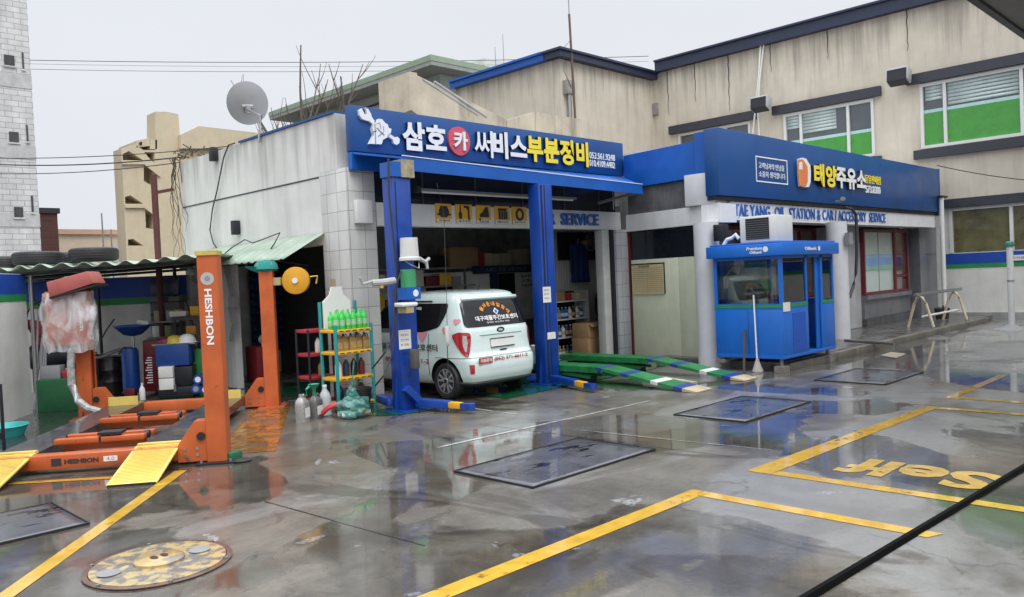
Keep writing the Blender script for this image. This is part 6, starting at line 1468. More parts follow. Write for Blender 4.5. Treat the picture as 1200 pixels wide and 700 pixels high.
def worn(name, c1, c2, lo, hi, sc_):
    m = mat(name, c1, .3, var=.2, vs=8, coat=.5); n = m.node_tree; L = n.links; b = n.nodes['Principled BSDF']; src = b.inputs['Base Color'].links[0].from_socket
    no = n.nodes.new('ShaderNodeTexNoise'); no.inputs['Scale'].default_value = sc_; no.inputs['Detail'].default_value = 6; L.new(n.nodes['Texture Coordinate'].outputs['Object'], no.inputs['Vector'])
    r = n.nodes.new('ShaderNodeMapRange'); r.inputs[1].default_value = lo; r.inputs[2].default_value = hi; L.new(no.outputs['Fac'], r.inputs[0])
    x = n.nodes.new('ShaderNodeMix'); x.data_type = 'RGBA'; x.inputs[7].default_value = (*c2, 1); L.new(r.outputs[0], x.inputs[0]); L.new(src, x.inputs[6]); L.new(x.outputs[2], b.inputs['Base Color']); return m
M_mh = worn('manhole_paint', (.47, .35, .15), (.15, .14, .13), .44, .55, 13)
mc = Vector((2.11, 5.64, 0))
k = MB(); k.lathe([(.47, .002), (.475, .012), (.44, .014), (.435, .008)], mc, 48, cap=False); k.build('rim', mat('iron_rust', (.12, .06, .045), .4, var=.4, vs=8, coat=.4), mh)
k = MB(); k.lathe([(.433, .004), (.433, .018), (.001, .022)], mc, 48, cap=False); k.build('disc', M_mh, mh)
cc = G(187, 660); cc = Vector((cc.x, cc.y, 0))
k = MB(); k.lathe([(.165, .018), (.165, .036), (.15, .046), (.001, .048)], cc, 32, cap=False); cp_ = k.build('centre_cap', worn('cap_paint', (.50, .36, .14), (.22, .18, .15), .48, .6, 7), mh)
k = MB()
for s in (-1, 1): k.add([cc + Vector((.028 * s, 0, .0495)) + Vector((.032 * math.cos(i * .524) * (1 if s * math.cos(i * .524) > -0.3 else .5), .045 * math.sin(i * .524), 0)) for i in range(12)], [tuple(range(12))])
build_each(k, 'grip_hole', mat('hole_rust', (.05, .02, .012), .7), cp_)
for px_, py_ in ((128, 676), (234, 648)):
    p = G(px_, py_); k = MB(); k.lathe([(.07, .0215), (.075, .026), (.06, .027), (.001, .024)], (p.x, p.y, 0), 20, cap=False); k.build('key_slot', M_grey, mh)
for i in range(6):
    t = i * 1.047 + .3; k = MB(); k.cyl(mc + Vector((.455 * math.cos(t), .455 * math.sin(t), .01)), mc + Vector((.455 * math.cos(t), .455 * math.sin(t), .026)), .014, n=8); k.build('bolt', M_steel, mh)
# black rubber strip along the pump island
k = MB(); a, b = G(934, 703), G(1215, 536); d = (b - a).normalized()
a2 = a - d * 1.0; b2 = b + d * 4; k.solid([(a2.x, a2.y, .003), (a2.x + .02, a2.y - .07, .003), (a2.x + .015, a2.y - .05, .03), (a2.x + .005, a2.y - .02, .03)], b2 - a2)
k.build('hose_guard', mat('guard_black', (.003, .003, .003), .5, spec=.05), label='long black rubber strip crossing the wet ground at lower right', cat='cable guard', base=tuple(a))
# forecourt canopy overhead
# (its near-left corner lies outside the picture)
cnp = thing('forecourt_canopy', 'grey forecourt canopy corner showing at the upper right edge', 'canopy', (8, -2, 0))
k = MB(); k.box(8.3, 24, -9, 2.44, 4.53, 4.95); k.build('soffit', mat('soffit_metal', (.20, .20, .205), .5, var=.1), cnp)
k = MB(); k.box(8.25, 24.05, 2.445, 2.52, 4.50, 5.0); k.build('fascia', mat('fascia_dark', (.05, .05, .055), .4), cnp)
k = MB()
for x_ in (11, 20): k.cyl((x_, -4.5, 0), (x_, -4.5, 4.52), .2)
build_each(k, 'column', M_column, cnp)
# ================================================================== SHELVES AND BOTTLES BY THE TILED PILLAR
M_teal = mat('rack_teal', (.02, .30, .30), .4)
M_ryel = mat('rack_yellow', (.78, .45, .03), .4, var=.15)
M_rred = mat('rack_red', (.42, .035, .05), .45, var=.15)
M_gliq = mat('green_fluid', (.06, .62, .09), .12, var=.1, coat=.6)
M_gold = mat('oil_jug_gold', (.36, .23, .09), .3, var=.12)
def plant(mb_fn, name, m, p, lab, cat, group=None): k = MB(); mb_fn(k, p); return k.build(name, m, label=lab, cat=cat, group=group, base=tuple(p))
RX0, RX1, RY0, RY1 = 6.40, 7.02, 10.03, 10.42
rk = thing('plastic_shelf', 'teal and yellow plastic shelf unit stocked with bottles by the pillar', 'shelf', (RX0, RY0, 0))
for i, (x_, y_) in enumerate(((RX0, RY0), (RX1, RY0), (RX0, RY1), (RX1, RY1))):
    k = MB(); k.cyl((x_, y_, 0), (x_, y_, 1.28 if y_ == RY0 else 1.62), .026, n=10); k.build('post', M_teal, rk)
levels = (.12, .50, .88, 1.20)
for z in levels:
    k = MB(); k.box(RX0 - .02, RX1 + .02, RY0 - .02, RY1 + .02, z - .035, z + .012); o = k.build('shelf_board', M_ryel, rk, bev=.008)
    k = MB()
    for i in range(5): k.box(RX0 + .05 + i * .115, RX0 + .12 + i * .115, RY0 - .0225, RY0 - .0205, z - .02, z - .006)
    build_each(k, 'slot', M_ink, o)
k = MB(); k.solid([(RX0 + .04, RY1 - .03, 1.22), (RX1 - .10, RY1 - .03, 1.22), (RX1 - .10, RY1 - .03, 1.62), (RX1 - .22, RY1 - .03, 1.72), (RX1 - .24, RY1 - .03, 1.84), (RX0 + .2, RY1 - .03, 1.84), (RX0 + .16, RY1 - .03, 1.72), (RX0 + .04, RY1 - .03, 1.62)], (0, .02, 0))
k.build('shaped_board', M_letw, label='white arch topped board standing behind the green bottles', cat='board', base=(RX0 + .3, RY1, 1.22))
def bottle(lab, cat, m, p, r, h, group, capm=None, lbl=None, name='bottle'):
    t = thing(name, lab, cat, tuple(p), group=group)
    k = MB(); k.lathe([(r * .9, 0), (r, .01), (r, h * .60), (r * .8, h * .72), (r * .35, h * .86), (r * .33, h * .93)], p, 14); k.build('flask', m, t)
    k = MB(); k.lathe([(r * .38, h * .93), (r * .38, h)], p, 10); k.build('cap', capm or M_letw, t)
    if lbl: k = MB(); k.lathe([(r * 1.01, h * .2), (r * 1.01, h * .5)], p, 14, cap=False); k.build('paper_label', lbl, t)
    return t
M_lblg = mat('label_pale_green', (.35, .65, .35), .4, var=.3, vs=20)
g0 = bottle('green screen wash bottle in the rows on the top shelf', 'bottle', M_gliq, Vector((RX0 + .06, RY0 + .06, 1.213)), .045, .29, 'green screen wash bottles on the top shelf', M_lblg, M_lblg)
for j in range(2):
    for i in range(6):
        if i or j: b_ = dup(g0, (RX0 + .06 + i * .098 + random.uniform(-.012, .012), RY0 + .06 + j * .12 + random.uniform(-.015, .015), 1.213), rot=random.uniform(0, 6)); b_.scale = (1, 1, random.uniform(.90, 1.06))
def jug(lab, m, p, w_, d_, h, group=None, name='oil_jug', capm=None, rot=0., lblm=None):
    t = thing(name, lab, 'jug', tuple(p), rot, group)
    M_ = Matrix.Translation(p) @ Matrix.Rotation(rot, 4, 'Z')
    k = MB(M_)
    sec = [(0, 1, 1), (.03, 1.0, 1), (.62, 1, 1), (.74, .86, .95), (.84, .45, .6), (.88, .3, .42)]
    n = 16; q = []
    for hz, sx_, sy_ in sec:
        for i in range(n):
            a = 2 * math.pi * i / n; c, s = math.cos(a), math.sin(a)
            q.append((w_ / 2 * sx_ * abs(c) ** .5 * (1 if c > 0 else -1) - w_ * .18 * (1 - sx_), d_ / 2 * sy_ * abs(s) ** .5 * (1 if s > 0 else -1), h * hz))
    k.add(q, [(j * n + i, j * n + (i + 1) % n, (j + 1) * n + (i + 1) % n, (j + 1) * n + i) for j in range(len(sec) - 1) for i in range(n)] + [tuple(range(n))[::-1], tuple(range(5 * n, 6 * n))]); k.build('body', m, t)
    k = MB(M_); k.cyl((-w_ * .125, 0, h * .88), (-w_ * .125, 0, h), w_ * .13, n=12); k.build('cap', capm or M_dark, t)
    k = MB(M_); k.tube([(w_ * .02, 0, h * .86), (w_ * .25, 0, h * .95), (w_ * .43, 0, h * .84), (w_ * .46, 0, h * .62)], w_ * .07, 8); k.build('handle', m, t)
    k = MB(M_); k.box(-w_ * .34, w_ * .34, -d_ / 2 - .003, -d_ / 2 - .001, h * .15, h * .5); k.build('paper_label', lblm or M_paper, t)
    return t
M_lblo = mat('label_amber', (.55, .36, .12), .4, var=.4, vs=18)
j0 = jug('golden brown oil jug in the row on the third shelf board', M_gold, Vector((RX0 + .10, RY0 + .10, .893)), .12, .09, .25, 'golden oil jugs on the third shelf board', capm=M_dark, lblm=M_lblo)
for i in range(1, 5): dup(j0, (RX0 + .10 + i * .118, RY0 + .10 + .02 * (i % 2), .893))
M_navy = mat('can_navy', (.03, .04, .09), .35); M_maro = mat('can_maroon', (.16, .02, .03), .4); M_stl = mat('can_grey', (.30, .30, .32), .35)
for i, (m_, lab) in enumerate(((M_letw, 'white bottle at the left of the dim second shelf board'), (M_navy, 'navy bottle on the dim second shelf board'), (M_dark, 'black bottle on the dim second shelf board'), (M_maro, 'maroon bottle at the right of the dim second shelf board'))):
    bottle(lab, 'bottle', m_, Vector((RX0 + .12 + i * .135, RY0 + .16, .513)), .05, .27, None)
for i, (m_, lab) in enumerate(((M_navy, 'navy can on the lowest yellow shelf board'), (M_letw, 'white can on the lowest yellow shelf board'), (M_maro, 'maroon can on the lowest yellow shelf board'))):
    bottle(lab, 'can', m_, Vector((RX0 + .12 + i * .19, RY0 + .15, .133)), .065, .28, None)
r2 = thing('red_shelf', 'narrow red and black shelf unit in the side bay behind the teal one', 'shelf', (6.25, 10.75, 0))
pp_ = [PY(a, 395, 10.75) for a in (361, 379)]
sx0, sx1 = pp_[0].x, pp_[0].x + .42
for z_ in (PY(368, 388, 10.75).z, PY(368, 416, 10.75).z, PY(368, 443, 10.75).z, .12):
    k = MB(); k.box(sx0, sx1, 10.75, 11.1, z_ - .03, z_ + .02); k.build('shelf_board', M_rred, r2, bev=.006)
for x_, y_ in ((sx0, 10.75), (sx1, 10.75), (sx0, 11.1), (sx1, 11.1)): k = MB(); k.cyl((x_, y_, 0), (x_, y_, PY(368, 386, 10.75).z), .018, n=8); k.build('post', M_dark, r2)
zb_ = PY(368, 416, 10.75).z + .021
bottle('white spray bottle on the red shelf unit', 'bottle', M_letw, Vector((sx0 + .22, 10.85, zb_)), .045, .24, None, M_dark)
bottle('amber bottle low down on the red shelf unit', 'bottle', M_gold, Vector((sx0 + .26, 10.85, PY(368, 443, 10.75).z + .021)), .05, .22, None, M_dark)
# jugs and rubbish on the floor in front
M_jgrey = mat('jug_grey', (.36, .35, .34), .3, var=.2, metal=.2)
jug('grey oil jug with a white label standing leftmost on the wet floor', M_jgrey, G(355, 494), .22, .15, .38, rot=.6, capm=M_jgrey)
jug('dark grey oil jug with a green funnel cap on the wet floor', mat('jug_dark', (.15, .145, .14), .3, var=.3), G(371, 490), .2, .14, .36, rot=.4, capm=M_green)
bottle('tall pale translucent bottle standing right of the floor jugs', 'bottle', mat('pale_plastic', (.50, .51, .52), .3, var=.1), G(382, 487), .085, .44, None)
k = MB(); c_ = G(371, 490) + Vector((-.02, 0, .38)); k.lathe([(.02, -.02), (.03, .04), (.08, .10), (.085, .105)], c_, 14, cap=False); k.tube([c_ + Vector((-.07, 0, .08)), c_ + Vector((-.13, -.02, .04)), c_ + Vector((-.15, -.04, -.04))], .02)
k.build('green_funnel', mat('funnel_green', (.03, .26, .16), .4), label='green funnel stuck in the dark floor jug', cat='funnel', base=tuple(c_))
c_ = G(388, 490); k = MB(); k.grid(lambda u, v: c_ + Vector((.0, 0, .10 + .10 * u)) + RT * (.30 * u - .12) - FW0 * (.10 * (v - .5) * (1.2 - abs(u - .4))) + Vector((0, 0, -.06 * (2 * v - 1) ** 2 + .05 * math.sin(u * 3.14))), 14, 6)
k.build('red_cushion', mat('cushion_red', (.50, .03, .035), .35, var=.2), label='red curved plastic guard lying under the shelf', cat='guard', base=tuple(c_), solidify=.025)
c_ = G(414, 490)
M_bag = mat('bag_green', (.16, .40, .36), .15, var=.5, vs=12, coat=.6, bump=1.0, bs=22)
bt_ = M_bag.node_tree; tr_ = bt_.nodes.new('ShaderNodeBsdfTransparent'); tr_.inputs[0].default_value = (.6, .9, .85, 1); mxs = bt_.nodes.new('ShaderNodeMixShader'); mxs.inputs[0].default_value = .42
bt_.links.new(tr_.outputs[0], mxs.inputs[1]); bt_.links.new(bt_.nodes['Principled BSDF'].outputs[0], mxs.inputs[2]); bt_.links.new(mxs.outputs[0], bt_.nodes['Material Output'].inputs[0])
from mathutils import noise
k = MB()
def blob(k, c, r, sq=.8, amp=.18, n=20, seed=0, mi=0):
    rnd = random.Random(seed); ph = [(rnd.uniform(1.5, 5), rnd.uniform(1.5, 5), rnd.uniform(0, 6)) for _ in range(4)]
    def f(u, v):
        a, b = 2 * math.pi * u, math.pi * v
        d = 1 + amp * sum(math.sin(p * a // 1 + 0 if False else round(p) * a + q * b + s) for p, q, s in ph) / 2
        q_ = Vector((math.sin(b) * math.cos(a), math.sin(b) * math.sin(a), math.cos(b)))
        d = 1 + amp * (noise.noise(q_ * 2.2 + Vector((seed, 0, 0))) * 1.4 + abs(noise.noise(q_ * 6 + Vector((0, seed, 0)))) * .45)
        return c + Vector((q_.x * r * d, q_.y * r * d, q_.z * r * sq * d))
    k.grid(f, n * 2, n, mi)
bg_ = thing('rubbish_bag', 'tied green plastic bag full of bottles at the foot of the shelf', 'bag', tuple(c_))
k = MB(); blob(k, c_ + RT * .02 + Vector((.0, .02, .16)), .21, .80, .22, 30, 1); blob(k, c_ + RT * .0 + Vector((0, 0, .35)), .07, 1.1, .3, 20, 2); k.build('bag', M_bag, bg_)
for i, (a_, h_, r_) in enumerate(((-.10, .07, .3), (.08, .10, -.4), (.0, .2, 1.1), (.14, .07, .9))):
    k = MB(); q_ = c_ + RT * a_ + Vector((0, 0, h_)); d2 = (RT * math.cos(r_) + FW0 * math.sin(r_)) * .11; k.cyl(q_ - d2, q_ + d2, .04, n=12); k.build('bottle', (M_letw, M_gold, M_letw, M_stl)[i], bg_)
k = MB(); k.tube([c_ + Vector((0, 0, .44)), c_ + RT * .02 + Vector((0, 0, .58)), c_ + RT * .05 + Vector((0, 0, .80))], .012, 6); k.build('tie', M_bag, bg_)
k = MB(); k.cyl(c_ - RT * .12 - FW0 * .10 + Vector((0, 0, .07)), c_ + RT * .06 - FW0 * .12 + Vector((0, 0, .06)), .045); k.build('bottle', M_letw, bg_)
k = MB(); o_ = G(398, 472) ; k.lathe([(.16, 0), (.2, .25), (.205, .28), (.19, .28), (.15, .03)], (6.62, 9.86, .08), 18, cap=False); k.build('black_pail', M_black, label='black rubber pail tucked behind the green bag', cat='pail', base=(6.62, 9.86, 0))
pn_ = PX(390, 341, 7.02)
k = MB(); k.box(7.025, 7.032, PX(393, 332, 7.03).y, PX(387, 332, 7.03).y, PX(390, 336, 7.03).z, PX(390, 327, 7.03).z); k.build('wall_sticker', mat('sticker_tan', (.45, .36, .22), .6, var=.3, vs=40), label='small tan sticker on the white tiled pillar', cat='sticker', base=(7.03, 10.9, 1.9))

# ================================================================== SIDE YARD CLUTTER
def yb(k, d0, d1, w0, w1, z0, z1): 
    kk = MB(LM); kk.box(d0, d1, w0, w1, z0, z1); k.v += kk.v; b = len(k.v) - 8; k.f += [[i + b for i in f] for f in kk.f]; k.mi += kk.mi
def wpos(px, d, py=430): return (PDw(px, py, d) - LB).dot(LW)
def zpos(px, py, d): return PDw(px, py, d).z
def ybox(name, m, px0, px1, ytop, d, dep, lab, cat, z0=.003, bev=.006, **kw_):
    wa_, wb2 = wpos(px0, d), wpos(px1, d); zt = zpos((px0 + px1) / 2, ytop, d)
    k = MB(LM); k.box(d, d + dep, wb2, wa_, z0, zt); return k.build(name, m, label=lab, cat=cat, base=tuple(lp(d, (wa_ + wb2) / 2, z0)), bev=bev, **kw_)
M_bing = mat('bin_green', (.02, .13, .05), .4, var=.2, streak=.3)
ybox('green_chest', M_bing, 41, 97, 445, 4.9, .6, 'dark green steel chest on the yard floor beside the white wall', 'chest')
def drum(px, ytop, ybot, d, r, m, lab, name='drum'):
    p = lp(d, wpos(px, d)); z1_ = zpos(px, ytop, d); t = thing(name, lab, 'drum', tuple(p))
    k = MB(); h = z1_; k.lathe([(r * .97, 0), (r, .02), (r, h * .33), (r * 1.03, h * .35), (r, h * .37), (r, h * .64), (r * 1.03, h * .66), (r, h * .68), (r, h - .02), (r * .97, h), (r * .94, h - .03), (.001, h - .03)], p, 26, cap=False); k.build('shell', m, t); return t
drum(128, 418, 462, 7.0, .30, mat('drum_dark', (.045, .04, .04), .3, var=.3, metal=.4), 'dark ribbed oil drum standing under the lean-to')
p = lp(6.9, wpos(128, 6.9), .78); k = MB(); k.tube([p + Vector((.35 * math.cos(t * .35), .35 * math.sin(t * .35), .05 * math.sin(t))) for t in range(19)], .025, 8); k.build('coiled_hose', mat('hose_grey', (.25, .24, .23), .5), label='pale grey hose coiled on top of the dark drum', cat='hose', base=tuple(p))
dr = thing('oil_drainer', 'blue oil drainer trolley with a wide tray on a pole', 'oil drainer', tuple(lp(6.6, wpos(153, 6.6)))); D_ = 6.5
p = lp(D_, wpos(153, D_)); zt = zpos(153, 408, D_)
k = MB(); k.lathe([(.14, .06), (.15, .1), (.15, zt - .06), (.12, zt), (.04, zt + .02)], p, 20); k.build('tank', mat('drainer_blue', (.01, .07, .32), .35, var=.15), dr)
p2_ = lp(D_, wpos(158, D_)); za_, zb2 = zpos(157, 392, D_), zpos(157, 381, D_)
k = MB(); k.cyl((p2_.x, p2_.y, .1), (p2_.x, p2_.y, za_), .022, n=10); k.build('pole', M_steel, dr)
k = MB(); k.lathe([(.05, za_ - .03), (.16, za_), (.33, zb2 - .02), (.33, zb2), (.28, zb2 - .01), (.02, za_ + .02)], p2_, 26, cap=False); k.build('tray', MATS['drainer_blue'], dr)
k = MB(); k.tube([p + Vector((-.2, 0, zt - .1)), p + Vector((-.1, 0, zt + .02)), p + Vector((.1, 0, zt - .02))], .018)
for s in (-1, 1): k.cyl(p + LW * .13 * s + Vector((0, 0, .05)), p + LW * .17 * s + Vector((0, 0, .05)), .05, n=12)
k.build('handle', M_dark, dr)
k = MB(); q = lp(D_, wpos(164, D_)); zc_ = zb2 + .0; k.cyl(q + Vector((0, 0, zc_ + .05)), q - LW * .2 + Vector((0, 0, zc_ + .01)), .05); k.build('filter', M_letw, label='white oil filter lying in the blue drainer tray', cat='filter', base=tuple(q + Vector((0, 0, zc_))))
rc = thing('red_cabinet', 'dark red tool cabinet with worn white markings in the yard', 'cabinet', tuple(lp(6.2, wpos(170, 6.2))))
d_ = 6.15; wa_, wb2 = wpos(158, d_), wpos(184, d_); zt = zpos(170, 402, d_)
k = MB(LM); k.prism([(wa_, .05), (wb2, .05), (wb2, zt), (wa_ - .02, zt + .02)], (d_ + .45, 0, 0), (0, 1, 0), (0, 0, 1), .45, back=0) ; k.build('case', mat('cabinet_red', (.20, .012, .02), .35, var=.2), rc, bev=.01)
d_f = d_ - .004
k = MB(LM)
for i in range(11): k.box(d_f - .002, d_f, wa_ - .30, wa_ - .22 + .02 * (i % 3), zt - .28 - i * .045, zt - .262 - i * .045)
build_each(k, 'white_marking', M_letw, rc)
k = MB(LM)
for i in range(3): k.box(d_ + .44, d_ + .4505, wb2 + .03, wa_ - .03, .15 + i * .28, .16 + i * .28)
build_each(k, 'drawer_line', M_dark, rc)
ybox('blue_crate', mat('crate_blue', (.012, .06, .26), .4, var=.25), 183, 222, 404, 5.8, .45, 'blue plastic crate on the black cases in the yard', 'crate', z0=zpos(200, 429, 5.8))
z2 = zpos(200, 430, 5.8) - .01
k = MB(LM); k.box(5.8, 6.2, wpos(225, 5.8), wpos(200, 5.8), zpos(210, 453, 5.8), z2); k.build('black_case', M_dark, label='upper black tool case under the blue crate', cat='case', base=tuple(lp(6, wpos(210, 5.8), .3)), bev=.01)
bc_ = thing('black_case', 'lower wide black tool case standing on the yard floor', 'case', tuple(lp(5.75, wpos(205, 5.75))))
k = MB(LM); k.box(5.72, 6.25, wpos(226, 5.72), wpos(183, 5.72), .01, zpos(205, 454, 5.72)); k.build('case', M_dark, bc_, bev=.015)
k = MB(LM); w5 = wpos(204, 5.72); k.box(5.70, 5.719, w5 - .02, w5 + .02, .12, .24); k.build('latch', M_steel, bc_)
wa_, wb2 = wpos(186, 5.75), wpos(203, 5.75)
for i, (ya, yb_) in enumerate(((443, 430), (457, 444))):
    k = MB(LM); k.box(5.70, 6.0, wb2, wa_, zpos(195, ya, 5.70) + .0, zpos(195, yb_, 5.70)); k.build('carton', M_paper, label=('upper' if i == 0 else 'lower') + ' white carton stacked beside the black tool case', cat='carton', base=tuple(lp(5.8, (wa_ + wb2) / 2, .3)), bev=.004)
p = lp(5.55, wpos(165, 5.55)); bottle('small white bottle standing before the red cabinet', 'bottle', M_letw, p, .05, zpos(165, 449, 5.55), None)
rl = mat('roll_blue', (.01, .05, .30), .35, var=.2); first = None
for i, (a, b) in enumerate(((231, 445), (241, 446), (228, 456), (239, 457))):
    q = lp(5.5, wpos(a, 5.5), zpos(a, b, 5.5)); 
    t = thing('blue_filter', ('top left', 'top right', 'bottom left', 'bottom right')[i] + ' blue drum filter in the small pile behind the orange post', 'filter', tuple(q))
    k = MB(LM); ql = LM.inverted() @ q; k.cyl(ql, ql + Vector((.25, 0, 0)), .085, n=18); k.build('shell', rl, t); k = MB(LM); k.cyl(ql + Vector((-.004, 0, 0)), ql + Vector((-.001, 0, 0)), .05, n=16); k.build('end_cap', M_letw if i in (0, 3) else M_stl, t)
ybox('green_sheet', mat('sheet_green', (.03, .24, .06), .5, var=.2), 229, 240, 409, 6.1, .1, 'upright green board behind the blue filters', 'board')
bn = thing('work_bench', 'dark steel bench with a worn top by the shutter', 'bench', tuple(lp(6.5, wpos(222, 6.5)))); d_ = 6.45
zt = zpos(222, 372, d_); wa_, wb2 = wpos(205, d_), wpos(246, d_)
k = MB(LM); k.box(d_, d_ + .5, wb2, wa_, zt - .05, zt + .02); k.build('bench_top', mat('bench_grey', (.05, .048, .045), .5, var=.3), bn)
for w_ in (wb2 + .03, wa_ - .03):
    for dd in (d_ + .03, d_ + .47): k = MB(LM); k.box(dd - .02, dd + .02, w_ - .02, w_ + .02, .003, zt - .051); k.build('leg', M_dark, bn)
k = MB(LM); k.box(d_ + .02, d_ + .48, wb2 + .06, wa_ - .06, zt * .42, zt * .42 + .03); k.build('lower_shelf', M_dark, bn)
b2_ = thing('side_bench', 'grey topped low bench holding helmets in the yard', 'bench', tuple(lp(5.95, wpos(205, 5.95)))); zt2 = zpos(205, 404, 5.95) + .0
k = MB(LM); k.box(5.86, 6.32, wpos(230, 5.9), wpos(180, 5.9), zt2, zt2 + .025); k.build('bench_top', M_stl, b2_)
k = MB(LM)
for w_ in (wpos(230, 5.9) + .03, wpos(180, 5.9) - .03): k.box(6.27, 6.31, w_ - .02, w_ + .02, .003, zt2 - .001)
build_each(k, 'leg', M_dark, b2_)
for px_, m_, lab, r_ in ((206, mat('helmet_yellow', (.62, .45, .06), .35), 'yellow hard hat on the low bench', .14), (221, M_letw, 'white hard hat on the low bench', .15), (195, M_maro, 'dark red cap on the low bench', .12)):
    q = lp(6.0, wpos(px_, 6.0), zt2 + .026); k = MB(); k.lathe([(r_ * 1.15, 0), (r_ * 1.12, .012), (r_, .02), (r_ * .95, r_ * .5), (r_ * .7, r_ * .85), (r_ * .3, r_ * 1.0), (.001, r_ * 1.02)], q, 20, cap=False); k.build('hard_hat' if 'hat' in lab else 'cap', m_, label=lab, cat='hat', base=tuple(q))
random.seed(31)
# pier of grey blocks by the garage corner
bp = tilemat('block_pier', (.21, .20, .19), (.17, .165, .16), (.06, .06, .06), .42, .24, .016, .85, stain=.2)
ybox('block_pile', bp, 180, 214, 348, 7.6, .4, 'pile of grey concrete blocks against the yard wall', 'blocks', bev=0)
k = MB(LM); wa_, wb2 = wpos(177, 7.45), wpos(217, 7.45)
for y_ in (378, 396): z_ = zpos(196, y_, 7.4); MB(LM).box(7.3, 7.59, wb2, wa_, z_, z_ + .03).build('wall_shelf', M_stl, label='%s thin grey shelf fixed on the block pile' % ('upper' if y_ == 378 else 'lower'), cat='shelf', base=tuple(lp(7.4, (wa_ + wb2) / 2, z_)))
for i, (px_, py_, m_, lab) in enumerate(((190, 377, mat('tin_tan', (.40, .34, .24), .5), 'tan tin on the upper shelf of the block pile'), (203, 377, M_stl, 'grey tin on the upper shelf of the block pile'), (212, 377, M_ryel, 'amber tin on the upper shelf of the block pile'), (187, 395, M_letw, 'white tin on the lower shelf of the block pile'), (200, 395, mat('tin_olive', (.25, .30, .16), .5), 'olive tin on the lower shelf of the block pile'))):
    z_ = zpos(196, 378 if py_ == 377 else 396, 7.4) + .031; q = lp(7.42, wpos(px_, 7.42), z_); k = MB(); k.lathe([(.09, 0), (.095, .01), (.095, .2), (.09, .21), (.085, .2)], q, 16); k.build('tin', m_, label=lab, cat='tin', base=tuple(q))
# machines half hidden behind the control cabinet
mc_ = thing('compressor', 'dark old compressor with a red pump behind the green chest', 'compressor', tuple(lp(5.7, wpos(60, 5.7)))); d_ = 5.85
q0, q1 = lp(d_, wpos(38, d_), .85), lp(d_, wpos(92, d_), .85)
k = MB(); k.cyl(q0, q1, .22, n=20); k.build('tank', M_dark, mc_, bev=.03)
k = MB(); q = lp(d_, wpos(48, d_), 1.05); k.bar(q, q + Vector((0, 0, .35)), .22, .22); k.bar(q + Vector((0, 0, .30)) - LW * .25, q + Vector((0, 0, .38)) + LW * .2, .16, .16); k.build('pump', M_rred, mc_, bev=.03)
k = MB(); 
for px_ in (40, 88): q = lp(d_, wpos(px_, d_)); k.cyl(q, q + Vector((0, 0, .7)), .03)
build_each(k, 'leg', M_dark, mc_)
k = MB(); q = lp(d_ - .1, wpos(55, d_), 1.5); k.tube([q + LW * (.25 * math.cos(t * .5)) + Vector((0, 0, .3 * math.sin(t * .5))) for t in range(14)], .018); k.build('belt_hose', M_wire, label='black loop of hose hanging behind the plastic wrapped cabinet', cat='hose', base=tuple(q))
k = MB()
for i in range(7):
    q = lp(5.2, wpos(36 + i * 2.2, 5.2), 0); k.tube([q + Vector((0, 0, .02)), q + LW * random.uniform(-.1, .1) + LD * .3 + Vector((0, 0, random.uniform(1.2, 1.9)))], .016, 6)
k.build('steel_rods', M_stl, label='bundle of rusty rods leaning in the corner behind the white wall', cat='rods', base=tuple(lp(5.2, 3.9)))
# more odds and ends against the yard wall
ybox('fuse_box', MATS['can_navy'], 181, 214, 326, 7.75, .12, 'dark navy switch panel high on the shaded yard wall', 'panel', z0=zpos(197, 346, 7.75))
c_ = PX(231, 322, 6.98); k = MB(); k.cyl(c_, c_ - Vector((.06, 0, 0)), .17, n=24); k.build('wall_lamp', M_stl, label='round grey lamp on the garage wall above the bench', cat='lamp', base=tuple(c_), bev=.015)
for i, (px_, py_, d2, w2, h2, m_, lab) in enumerate((
    (108, 446, 6.6, .22, .45, M_dark, 'black jerrycan standing beside the dark drum'), (150, 462, 6.2, .18, .16, M_maro, 'small maroon tin at the foot of the oil drainer'),
    (66, 440, 5.4, .3, .22, M_stl, 'grey motor casing lying on the green chest'), (84, 440, 5.3, .2, .14, M_rred, 'red part lying on the green chest'),
    (214, 366, 6.7, .3, .10, M_paper, 'white papers stacked on the dark bench'), (232, 366, 6.6, .16, .18, M_ryel, 'amber box on the dark bench beside the papers'),
    (226, 392, 6.5, .18, .16, mat('box_orange', (.55, .24, .04), .5), 'orange box under the dark bench top'), (222, 425, 6.4, .22, .3, M_dark, 'black canister behind the blue crate'))):
    w_ = wpos(px_, d2); z_ = max(.003, zpos(px_, py_, d2)); z_ = .003 if z_ < .12 else z_
    if 'green chest' in lab: z_ = zpos(70, 446, 4.95) + .005; d2 = 5.15
    if 'dark bench' in lab and 'under' not in lab: z_ = zt + .021; d2 = 6.55
    k = MB(LM); k.box(d2, d2 + w2 * .8, w_ - w2 / 2, w_ + w2 / 2, z_, z_ + h2)
    if 'jerrycan' in lab: k.tube([(d2 + .08, w_ - .08, z_ + h2), (d2 + .08, w_ - .06, z_ + h2 + .06), (d2 + .08, w_ + .06, z_ + h2 + .06), (d2 + .08, w_ + .08, z_ + h2)], .012)
    k.build(lab.split(' ')[1] if lab.split(' ')[1] not in ('maroon', 'part', 'motor') else ('tin', 'engine_part', 'motor_casing')[('maroon', 'part', 'motor').index(lab.split(' ')[1])], m_, label=lab, cat='box' if 'box' in lab else 'clutter', base=tuple(lp(d2, w_, z_)), bev=.012)
